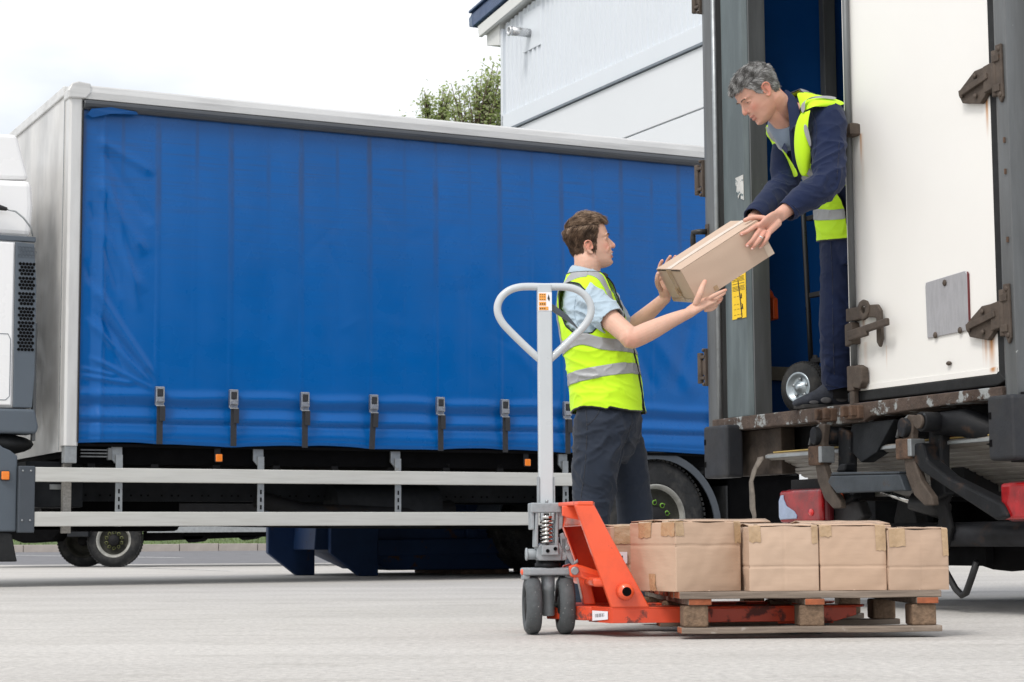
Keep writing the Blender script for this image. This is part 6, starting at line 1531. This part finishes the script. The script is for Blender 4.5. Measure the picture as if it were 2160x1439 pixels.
band('shoulder_band', b3); band('shoulder_band', b4)
edge_trim(vest, 'black_piping', M['piping'], .0035, vest)
# trousers
tq = MB(); hipl = Loft([sec(.66, .420, .070, .09), sec(.72, .424, .108, .135), sec(.80, .424, .136, .172), sec(.90, .420, .134, .168), sec(1.0, .41, .120, .155)], F, L); hipl.closed(tq, 0)
sausage(tq, [(.385, 8.405, .82), (.362, 8.40, .66), (.345, 8.395, .50), (.315, 8.40, .30), (.285, 8.41, .06)], [(.125, .105), (.108, .100), (.088, .088), (.082, .082), (.082, .080)], n=26, ref=F)
sausage(tq, [(.455, 8.59, .82), (.500, 8.605, .66), (.530, 8.61, .50), (.540, 8.615, .30), (.548, 8.62, .06)], [(.105, .105), (.094, .095), (.080, .088), (.076, .08), (.080, .080)], n=26, ref=F)
W3 = lambda x, y, Y=8.38: tuple(at(x, y, Y))
tro = fuse(tq, 'trousers', .006, M['slacks'], yo, 3, (.012, 6, 21, [(Vector((.36, 8.32, .62)), .16, .8), (Vector((.45, 8.4, .80)), .10, .7)],
    [(W3(1262, 850), W3(1236, 890), .008, -.005), (W3(1238, 885), W3(1236, 960), .006, -.004), (W3(1335, 862), W3(1322, 930), .010, -.008), (W3(1325, 925), W3(1298, 1010), .014, -.012), (W3(1200, 1010), W3(1260, 985), .016, .007), (W3(1205, 960), W3(1300, 935), .018, .006), (W3(1225, 1040), W3(1290, 985), .016, -.006), (W3(1310, 960, 8.5), W3(1355, 1030, 8.5), .014, .006), (W3(1300, 1005, 8.5), W3(1345, 1080, 8.5), .014, -.006), (W3(1236, 880), W3(1228, 1090), .0035, .003)])); shift(tro)
o = ringband(Vector((.418, 8.5, .885)), (0, 0, 1), .1, .03, M['slacks'], 'belt', yo); o.scale = (1, 1, 1); bpy.data.objects.remove(o)
M['seam_dark'] = cloth('dark_seam', (.012, .014, .020)); M['seam_polo'] = cloth('polo_seam', (.27, .35, .42))
for P_ in ([(1268, 856), (1262, 872), (1250, 888), (1238, 897)], [(1236, 866), (1238, 897), (1236, 960), (1230, 1020), (1220, 1085)], [(1333, 866), (1333, 892), (1322, 925), (1312, 950)]): stitch(tro, P_, .0016, M['seam_dark'], yo, shift)
for P_ in ([(1224, 604), (1214, 632), (1212, 665), (1222, 690)], [(1262, 703), (1276, 694), (1291, 682), (1304, 668)]): stitch(shirt, P_, .0013, M['seam_polo'], yo, shift)
# shoes
for an, yy in ((.285, 8.41), (.548, 8.62)):
    q = MB(); sausage(q, [(an-.07, yy+.01, .050), (an-.01, yy, .062), (an+.08, yy-.02, .052), (an+.16, yy-.04, .040), (an+.19, yy-.05, .034)], [(.036, .038), (.048, .044), (.038, .046), (.030, .046), (.022, .034)], n=18, ref=(0, 0, 1))
    s_ = fuse(q, 'boot', .006, M['dark_rubber'], yo, 2); shift(s_)
    s2 = MB().prism([(an-.10, yy-.03), (an-.10, yy+.045), (an+.06, yy+.035), (an+.20, yy-.0), (an+.215, yy-.055), (an+.18, yy-.09), (an+.05, yy-.06)], .003, .030, 'z').build('sole', M['black'], s_, .006)
# small clip microphone on the collar edge
shift(MB().bar(A(1271, 577, 8.42), A(1282, 583, 8.42), .012, .014).build('clip', M['black'], yo, .002))
# ================================================================ the older man in the truck
ol = thing('person', 'grey-haired man in navy coverall and hi-vis vest leaning out of the truck', 'person', (1.62, 9.2, .93))
OM = Matrix.Translation((-1.62, -9.2, -.93))
def sh2(o): o.matrix_parent_inverse = OM; return o
A = at
F2 = Vector((-.88, -.47, 0)).normalized(); L2 = Vector((.47, -.88, 0)).normalized()
shN, elN, cuN, wrN = A(1742, 246, 8.72), A(1747, 378, 8.58), A(1663, 443, 8.47), A(1642, 456, 8.44)
shF, elF, wrF = A(1668, 285, 9.0), A(1655, 390, 8.90), A(1588, 462, 8.64)
pel = Vector((1.655, 9.23, 1.80)); HT = 1.04; XB = 1.0; EZ = 0.0
tor2 = Loft([((1.66, 9.25, 1.62), .165, .185), (tuple(pel), .165, .185), ((1.625, 9.19, 1.95), .150, .178), ((1.555, 9.11, 2.08), .145, .178), ((1.445, 9.00, 2.185), .132, .172), ((1.350, 8.90, 2.240), .115, .172), ((1.315, 8.855, 2.275), .090, .130), ((1.275, 8.83, 2.295), .070, .085)], F2, L2)
hd = Vector((-.95, -.26, 0)).normalized(); an_ = math.radians(44)
hF2 = hd*math.cos(an_)-Vector((0, 0, math.sin(an_))); hU2 = hd*math.sin(an_)+Vector((0, 0, math.cos(an_)))
H2 = axes((0, 0, 0), hF2, hU2, 1.06); ear2 = A(1618, 187, 8.66); H2 = Matrix.Translation(ear2-(H2 @ Vector((-.010, .078, .110)))) @ H2
bo = MB(); make_head(bo, H2, smile=0, lids=1, jowl=1)
sausage(bo, [Vector((1.32, 8.87, 2.22)), Vector((1.27, 8.84, 2.265)), H2 @ Vector((-.030, 0, .050)), H2 @ Vector((-.030, 0, .085))], [(.068, .070), (.066, .066), (.062, .061), (.062, .060)], n=24, ref=F2)
sausage(bo, [Vector((1.25, 8.80, 2.20)), H2 @ Vector((.015, 0, .015)), H2 @ Vector((.04, 0, .015))], [.035, .034, .022])
tor2.closed(bo, -.045, t0=.05, t1=.93)
sausage(bo, [shN, elN], [.055, .045], n=18); sausage(bo, [elN, elN.lerp(wrN, .5), wrN], [.045, .037, (.030, .024)], n=18)
sausage(bo, [shF, elF], [.055, .045], n=18); sausage(bo, [elF, elF.lerp(wrF, .5), wrF], [.045, .037, .027], n=18)
legs = [((1.60, 9.24, 1.78), (1.553, 9.20, 1.37), (1.555, 9.29, 1.01)), ((1.76, 9.08, 1.78), (1.80, 9.02, 1.38), (1.88, 9.06, 1.01))]
for a_, b_, c_ in legs: sausage(bo, [a_, b_, c_], [.085, .06, .045], n=18); sausage(bo, [c_, (c_[0]-.10, c_[1]-.03, .98), (c_[0]-.18, c_[1]-.05, .965)], [.035, .033, .022], n=14)
def hand_o():
    P = A
    sausage(bo, [wrN, P(1628, 463, 8.40), P(1615, 472, 8.368), P(1604, 481, 8.352)], [(.030, .023), (.040, .019), (.043, .017), (.038, .013)], n=18, ref=Vector((.55, 0, .8)))
    sausage(bo, [P(1640, 470, 8.405), P(1630, 480, 8.375), P(1622, 490, 8.352)], [.020, .018, .014], n=14)
    finger(bo, [P(1616, 461, 8.375), P(1600, 459, 8.372), P(1586, 459, 8.372), P(1571, 465, 8.372)], .0125, .0095)      # thumb over the top edge
    finger(bo, [P(1602, 472, 8.350), P(1589, 480, 8.325), P(1577, 488, 8.318), P(1564, 494, 8.325)], .0105, .0085)
    finger(bo, [P(1605, 482, 8.348), P(1596, 494, 8.320), P(1587, 507, 8.315), P(1576, 518, 8.325)], .0108, .0088)
    finger(bo, [P(1613, 488, 8.348), P(1605, 501, 8.322), P(1596, 513, 8.318), P(1586, 524, 8.33)], .0105, .0086)
    finger(bo, [P(1624, 489, 8.350), P(1619, 501, 8.332), P(1612, 512, 8.330), P(1603, 522, 8.342)], .0092, .0075)
hand_o()
sausage(bo, [wrF, A(1578, 476, 8.67), A(1566, 490, 8.68)], [(.028, .022), (.040, .018), (.038, .014)], n=16, ref=Vector((.55, 0, .8)))
for x1, y1, x2, y2 in [(1556, 496, 1540, 512), (1562, 504, 1548, 520), (1570, 510, 1558, 528), (1578, 512, 1570, 530)]: finger(bo, [A(x1+6, y1-12, 8.68), A(x1, y1, 8.68), A((x1+x2)/2, (y1+y2)/2, 8.665), A(x2, y2, 8.64)], .0100, .0080)
b2_ = fuse(bo, 'body', .0030, M['skin'], ol, 2); sh2(b2_)
base_o = (.62, .35, .265)
paint(b2_, H2.inverted(), base_o, (.46, .17, .14), .35, .5, [(tuple(A(1608, 495, 8.33)), .05, .35), (tuple(A(1575, 518, 8.325)), .02, .5), (tuple(A(1564, 494, 8.325)), .02, .5), (tuple(A(1586, 524, 8.33)), .02, .5), (tuple(H2 @ Vector((.0, .05, .02))), .06, .35)])
nails(ol, [(A(1565.5, 494, 8.318), (-.7, 0, -.4), (-.1, -1, .1), .0075), (A(1577, 518, 8.317), (-.6, 0, -.7), (-.1, -1, .1), .008), (A(1587, 524, 8.322), (-.6, 0, -.7), (-.1, -1, .1), .0075), (A(1604, 522, 8.335), (-.5, 0, -.7), (-.1, -1, .1), .0065)])
fd = (A(1596, 513, 8.318)-A(1605, 501, 8.322)).normalized()
MB().lathe([(0, .0112), (.0055, .0112), (.0055, .0098), (0, .0098)], A(1605, 500, 8.321), fd, 24, closed=True).build('wedding_ring', mat('silver_ring', (.8, .8, .78), .15, 1), ol)
eyes(H2, ol, (0, -.35), (.17, .13, .10), 60)
for o in list(ol.children):
    if o is not b2_: sh2(o)
polyO = [(.098, .193), (.070, .188), (.052, .178), (.046, .160), (.036, .150), (.034, .132), (.028, .118), (.016, .112), (.010, .120), (.004, .136), (-.012, .142), (-.028, .137), (-.034, .118), (-.032, .098), (-.036, .070), (-.05, .052), (-.2, .044), (-.2, .3), (.2, .3), (.2, .193)]
def thickO(x, y, z): return .004 + .009*max(0, (z-.12)/.10)*(1.25 if x > .03 else 1) - .003*(z < .07)
def lenO(p): return .016 + .010*max(0, (p.z-.13)/.1) + (.006 if p.x > .05 else 0)
def flowO(p):
    if p.z > .18: return (.7, .3*p.y/.05, .1)
    return (-.5, 0, -.75)
greyS = [(.16, .155, .15), (.26, .26, .255), (.38, .38, .375), (.52, .52, .52)]
greyT = [(.06, .057, .054), (.11, .107, .104), (.21, .205, .20), (.40, .40, .395)]
sh2(hair(H2, ol, polyO, thickO, lenO, 11000, greyS, flowO, 8, .18, topcols=(.178, greyT), rad=.0008))
# coverall
cv = MB(); tor2.closed(cv, 0, t0=0, t1=.90)
sausage(cv, [shN+Vector((-.04, .10, .03)), shN, shN.lerp(elN, .5)+Vector((.008, 0, 0)), elN], [.078, .087, .080, .074], n=26)
sausage(cv, [elN+Vector((.01, 0, .03)), elN+Vector((.005, 0, -.005)), elN.lerp(cuN, .35)+Vector((0, 0, -.01)), elN.lerp(cuN, .75), cuN], [.066, .074, .070, .060, .050], n=26)
sausage(cv, [shF+Vector((.04, -.05, .02)), shF, elF], [.080, .082, .068], n=26)
sausage(cv, [elF, elF.lerp(wrF, .5), wrF+Vector((.01, 0, .012))], [.066, .060, .050], n=26)
for k, (a_, b_, c_) in enumerate(legs):
    sausage(cv, [(a_[0], a_[1], a_[2]+.02), tuple(Vector(a_).lerp(Vector(b_), .5)), b_, tuple(Vector(b_).lerp(Vector(c_), .5)), (c_[0]+.01, c_[1], c_[2]+.0)], [.115, .105, .094, .088, .084], n=26)
Lw = lambda x, y, Y: tuple(at(x, y, Y))
cov = fuse(cv, 'coverall', .0055, M['navy'], ol, 3, (.010, 6, 41, [(elN, .12, 1.1), (shN+Vector((0, -.05, -.10)), .14, .3), (Vector((1.55, 9.15, 1.05)), .12, .4), (elF, .1, .9)],
   [(Lw(1705, 372, 8.52), Lw(1770, 392, 8.52), .010, -.012), (Lw(1700, 385, 8.52), Lw(1765, 412, 8.52), .012, .010), (Lw(1712, 355, 8.54), Lw(1775, 360, 8.54), .011, .009), (Lw(1720, 300, 8.62), Lw(1775, 335, 8.62), .014, -.006), (Lw(1735, 430, 8.52), Lw(1690, 470, 8.5), .012, -.008), (Lw(1720, 420, 8.5), Lw(1672, 455, 8.5), .010, .006), (Lw(1725, 265, 8.64), Lw(1765, 290, 8.64), .014, .006),
    (Lw(1755, 600, 9.1), Lw(1800, 660, 9.1), .012, -.010), (Lw(1740, 625, 9.1), Lw(1795, 690, 9.1), .014, .008), (Lw(1733, 760, 9.2), Lw(1790, 790, 9.2), .014, .014), (Lw(1740, 785, 9.2), Lw(1800, 800, 9.2), .012, -.010), (Lw(1748, 735, 9.2), Lw(1790, 715, 9.2), .014, .008)])); sh2(cov)
dn = (cuN-elN).normalized(); dF = (wrF-elF).normalized(); cut(cov, [(cuN+dn*.012, dn, .10), (wrF+Vector((.01, 0, .012))+dF*.012, dF, .09), ((1.565, 9.29, 1.03), (.15, 0, -1), .17), ((1.89, 9.06, 1.03), (.15, 0, -1), .17)])
edge_trim(cov, 'hem', M['navy'], .0028, ol, post=sh2)
M['seam_navy'] = cloth('navy_seam', (.004, .008, .028))
for P_ in ([(1712, 238), (1722, 262), (1722, 300), (1716, 335)], [(1672, 433), (1684, 446), (1690, 462)], [(1770, 300), (1768, 340), (1765, 380)], [(1752, 500), (1756, 580), (1757, 680), (1760, 790)], [(1742, 812), (1770, 818), (1796, 819)]): stitch(cov, P_, .0016, M['seam_navy'], ol, sh2)
# open collar of the coverall: two broad leaves
def leaf(pts, name='collar'):
    mb = MB(); n = len(pts)//2
    mb.add(pts, [(i, i+1, i+1+n, i+n) for i in range(n-1)], 0, True); o = mb.build(name, M['navy'], ol); sh2(o); s_ = o.modifiers.new('s', 'SOLIDIFY'); s_.thickness = .004; sb = o.modifiers.new('b', 'SUBSURF'); sb.levels = 2; sb.render_levels = 2; sb.boundary_smooth = 'PRESERVE_CORNERS'; return o
leaf([A(1652, 188, 8.80), A(1659, 210, 8.745), A(1662, 240, 8.71), A(1664, 262, 8.69), A(1668, 286, 8.68)] + [A(1662, 190, 8.80), A(1680, 206, 8.735), A(1688, 232, 8.70), A(1690, 252, 8.68), A(1674, 266, 8.665)])
leaf([A(1630, 262, 8.95), A(1636, 272, 8.90), A(1645, 285, 8.84), A(1656, 300, 8.78), A(1664, 318, 8.74)] + [A(1628, 274, 8.97), A(1628, 288, 8.93), A(1636, 296, 8.88), A(1648, 312, 8.82), A(1662, 330, 8.76)])
leaf([A(1664, 262, 8.69), A(1665, 285, 8.70), A(1667, 310, 8.72), A(1670, 335, 8.74), A(1676, 360, 8.76)] + [A(1674, 262, 8.675), A(1677, 285, 8.69), A(1680, 310, 8.71), A(1683, 335, 8.73), A(1686, 355, 8.75)], 'front_placket')
tmb = MB(); sausage(tmb, [A(1640, 262, 8.86), A(1652, 278, 8.82), A(1662, 300, 8.82)], [.048, .052, .045], n=20); o = fuse(tmb, 'tee_shirt', .005, M['tee'], ol, 2); sh2(o)
# vest
O2 = Vector((1.45, 8.95, 2.17))
def fzt(p, t): q = p-O2; return q.dot(F2), q.dot(L2), t
def keepO(u, t, p):
    cu_, su_ = math.cos(u), math.sin(u)      # cu_ > 0: chest side
    s = (p-O2).dot(L2)
    if t > .965 or t < .10: return False
    # arm holes
    if abs(su_) > .42 and .56 < t < .93 and -.62 < cu_ < .60 and abs(s) > .095: return False
    if cu_ > 0 and abs(s) < .030 + max(0, t-.62)*.16: return False
    return True
fO = (.016, 6, 17, [(Vector((1.5, 8.8, 2.0)), .2, .8)])
ve2 = surf_shell(tor2, 'hi_vis_vest', keepO, .014, M['hivis'], ol, 240, 200, 0, 1, .002, fO); sh2(ve2)
def bandO(test):
    o = surf_shell(tor2, 'reflective_band', lambda u, t, p: keepO(u, t, p) and test(u, t, p), .018, M['reflect'], ol, 280, 280, 0, 1, .001, fO); o.parent = ve2; o.matrix_parent_inverse = Matrix.Identity(4); return o
bandO(lambda u, t, p: .42 < t < .50); bandO(lambda u, t, p: .20 < t < .275)
bandO(lambda u, t, p: t > .50 and .060 < abs((p-O2).dot(L2)) < .105)
edge_trim(ve2, 'black_piping', M['piping'], .0035, ve2)
def panel(rows, m, name, par=ve2, th=.003):
    n = len(rows[0]); mb = MB(); mb.add([p for r_ in rows for p in r_], [(i*n+j, i*n+j+1, (i+1)*n+j+1, (i+1)*n+j) for i in range(len(rows)-1) for j in range(n-1)], 0, True)
    o = mb.build(name, m, par); s_ = o.modifiers.new('s', 'SOLIDIFY'); s_.thickness = th; sb = o.modifiers.new('b', 'SUBSURF'); sb.levels = 2; sb.render_levels = 2; sb.boundary_smooth = 'PRESERVE_CORNERS'
    return o
# loose front edges of the vest hanging forward, and the near strap over the shoulder
panel([[A(1676, 193, 8.73), A(1700, 196, 8.68), A(1745, 203, 8.68), A(1784, 216, 8.74)],
       [A(1686, 214, 8.69), A(1706, 212, 8.625), A(1745, 214, 8.61), A(1784, 224, 8.68)],
       [A(1690, 240, 8.67), A(1703, 232, 8.61), A(1718, 224, 8.60), A(1722, 226, 8.61)]], M['hivis'], 'vest_shoulder')
panel([[A(1690, 236, 8.665), A(1697, 236, 8.62), A(1706, 234, 8.61), A(1712, 228, 8.605)],
       [A(1678, 262, 8.66), A(1686, 264, 8.62), A(1694, 264, 8.60), A(1702, 262, 8.60)],
       [A(1674, 300, 8.68), A(1684, 302, 8.64), A(1698, 304, 8.615), A(1708, 306, 8.62)],
       [A(1678, 340, 8.70), A(1688, 342, 8.66), A(1702, 338, 8.64), A(1711, 332, 8.65)],
       [A(1690, 372, 8.72), A(1696, 374, 8.69), A(1704, 366, 8.67), A(1708, 352, 8.68)]], M['hivis'], 'vest_front')
panel([[A(1693, 262, 8.592), A(1702, 260, 8.590)], [A(1697, 285, 8.600), A(1707, 280, 8.600)], [A(1704, 300, 8.606), A(1711, 296, 8.61)], [A(1708, 312, 8.615), A(1712, 308, 8.615)]], M['reflect'], 'front_band', th=.0015)
panel([[A(1700, 228, 8.605), A(1692, 246, 8.612)], [A(1696, 212, 8.618), A(1685, 222, 8.655)][::1], [A(1712, 203, 8.620), A(1702, 208, 8.625)], [A(1745, 201, 8.655), A(1735, 206, 8.625)], [A(1770, 206, 8.70), A(1760, 212, 8.66)]], M['reflect'], 'shoulder_band', th=.0015)
panel([[A(1622, 268, 8.99), A(1628, 266, 8.95), A(1634, 276, 8.92)], [A(1624, 298, 8.99), A(1632, 292, 8.93), A(1645, 300, 8.89)], [A(1640, 322, 8.96), A(1652, 318, 8.90), A(1662, 330, 8.86)], [A(1658, 352, 8.92), A(1668, 345, 8.86), A(1676, 350, 8.80)], [A(1665, 374, 8.90), A(1676, 376, 8.85), A(1688, 372, 8.78)]], M['hivis'], 'vest_front')
panel([[A(1628, 278, 8.945), A(1635, 281, 8.925)], [A(1632, 298, 8.925), A(1643, 297, 8.90)], [A(1642, 314, 8.91), A(1652, 312, 8.885)], [A(1650, 326, 8.90), A(1660, 326, 8.87)]], M['reflect'], 'front_band', th=.0015)
for c_ in ((1.553, 9.287, 1.02), (1.88, 9.06, 1.02)): q = MB(); q.tube([(c_[0], c_[1], .98), c_, (c_[0], c_[1], 1.10)], [.056, .058, .060], 18); sh2(q.build('sock', M['piping'], ol))
# shoe
def trainer(a_, yaw, par):
    Tm = Matrix.Translation(a_) @ Matrix.Rotation(yaw, 4, 'Z')
    T = lambda x, y, z: Tm @ Vector((x, y, z))
    q = MB(); sausage(q, [T(-.085, 0, .045), T(-.05, 0, .062), T(.02, 0, .072), T(.08, 0, .055), T(.14, 0, .040), T(.185, 0, .030)], [(.036, .036), (.055, .040), (.060, .041), (.042, .045), (.030, .046), (.020, .036)], n=22, ref=(0, 0, 1))
    s_ = fuse(q, 'shoe', .005, M['shoe'], ol, 2); sh2(s_)
    so2 = MB(); so2.prism([(-.115, -.028), (-.12, .028), (-.05, .042), (.03, .036), (.10, .050), (.17, .040), (.208, .0), (.17, -.042), (.10, -.050), (.03, -.036), (-.05, -.040)], .0, .022, 'z'); o = so2.build('sole', M['sole'], s_, .006, xf=Tm)
    for k in range(5):
        x = .02+.022*k; z = .110-.012*k if k < 3 else .088-.012*(k-2)
        for s in (-1, 1): MB().tube([T(x-.008, s*-.022, z-.012), T(x, 0, z+.004), T(x+.010, s*.022, z-.012)], .0032, 6).build('lace', M['lace'], s_)
    for (x, y, z, a, b) in ((-.02, .041, .050, .030, .018), (.06, .046, .040, .028, .015), (.12, .044, .030, .024, .010), (-.075, .036, .050, .018, .015)):
        for s in (1, -1): mb = MB(); mb.ball((x, s*y, z), (a, .005, b), 14); mb.build('shoe_patch', M['shoe_patch'], s_, xf=Tm)
    return s_
M['shoe'] = mat('charcoal_trainer', (.030, .035, .048), .8, var=.2, vscale=40, bump=.001, bscale=300); M['shoe_patch'] = mat('grey_suede', (.10, .10, .105), .85, var=.15, vscale=40); M['sole'] = mat('dark_sole', (.035, .034, .034), .7, var=.2); M['lace'] = mat('pale_lace', (.42, .42, .38), .8)
trainer((1.535, 9.285, .931), math.radians(192), ol); trainer((1.87, 9.06, .931), math.radians(205), ol)

# ================================================================ the box between them
hb = thing('cardboard_box', 'pale cardboard box with taped top held between the two men', 'box', (0.8895, 8.45, 1.5275))
hb.rotation_euler = (.177, -.57, .237)
hx, hy, hz = .2085, .1325, .082
cb_ = MB(); n = 20
def hsurf(fc, a, b, off=0):
    s = .003*math.sin(a*math.pi)*math.sin(b*math.pi)+.0018*noise.noise(Vector((a*3, b*3, fc)))*min(1, 10*min(a, 1-a))*min(1, 10*min(b, 1-b))+off
    x, y, z = (-hx+2*hx*a), (-hy+2*hy*a), (-hz+2*hz*b)
    return {0: (x, -hy-s, z), 1: (hx+s, y, z), 2: (-x, hy+s, z), 3: (-hx-s, -y, z), 4: (x, -hy+2*hy*b, hz+s), 5: (x, -hy+2*hy*b, -hz-s)}[fc]
for fc in range(6): cb_.add([hsurf(fc, i/n, j/n) for j in range(n+1) for i in range(n+1)], [(j*(n+1)+i, j*(n+1)+i+1, (j+1)*(n+1)+i+1, (j+1)*(n+1)+i) for j in range(n) for i in range(n)], 0, True)
o = cb_.build('carton', M['card_pale'], hb); bm = bmesh.new(); bm.from_mesh(o.data); bmesh.ops.remove_doubles(bm, verts=bm.verts, dist=.001)
for e in bm.edges:
    if len(e.link_faces) == 2 and e.calc_face_angle(0) > .7: e.smooth = False
bm.to_mesh(o.data); bm.free()
def htape(fc, a0, a1, b0, b1, m, nm='tape', off=.0014):
    mb = MB(); k = 8; r = random.Random(int(a0*100+b0*10+fc)); mb.add([hsurf(fc, a0+(a1-a0)*i/k, b0+(b1-b0)*j/k, off+r.uniform(0, .0006)) for j in range(k+1) for i in range(k+1)], [(j*(k+1)+i, j*(k+1)+i+1, (j+1)*(k+1)+i+1, (j+1)*(k+1)+i) for j in range(k) for i in range(k)], 0, True); return mb.build(nm, m, hb)
for b0_, b1_ in ((0.003, .494), (.506, .997)): htape(4, .003, .997, b0_, b1_, M['card_pale'], 'top_flap', .0016)
htape(4, .001, .999, .41, .59, M['tape_pale'], off=.0032); htape(3, .41, .59, .30, .999, M['tape']); htape(3, .38, .56, .05, .45, M['tape'], off=.0022); htape(3, .0, 1, .0, .12, M['tape'])
MB().add([(-hx-.006, .010, -.01), (-hx-.012, -.012, -.030), (-hx-.010, -.022, -.040), (-hx-.005, .0, -.034), (-hx-.004, .014, -.022)], [(0, 1, 2, 3, 4)]).build('torn_tape', M['tape_pale'], hb)
htape(0, .0, .06, .0, .2, M['tape']); htape(0, .92, .999, .0, .32, M['tape_pale']); htape(0, .22, .27, .0, .15, M['tape'])
box('box_slot', (-hx-.003, -hy+.012, hz-.0045, -hx+.002, -.03, hz-.0015), M['void'], hb, 0); box('box_slot', (-hx-.003, .03, hz-.0045, -hx+.002, hy-.01, hz-.0015), M['void'], hb, 0)
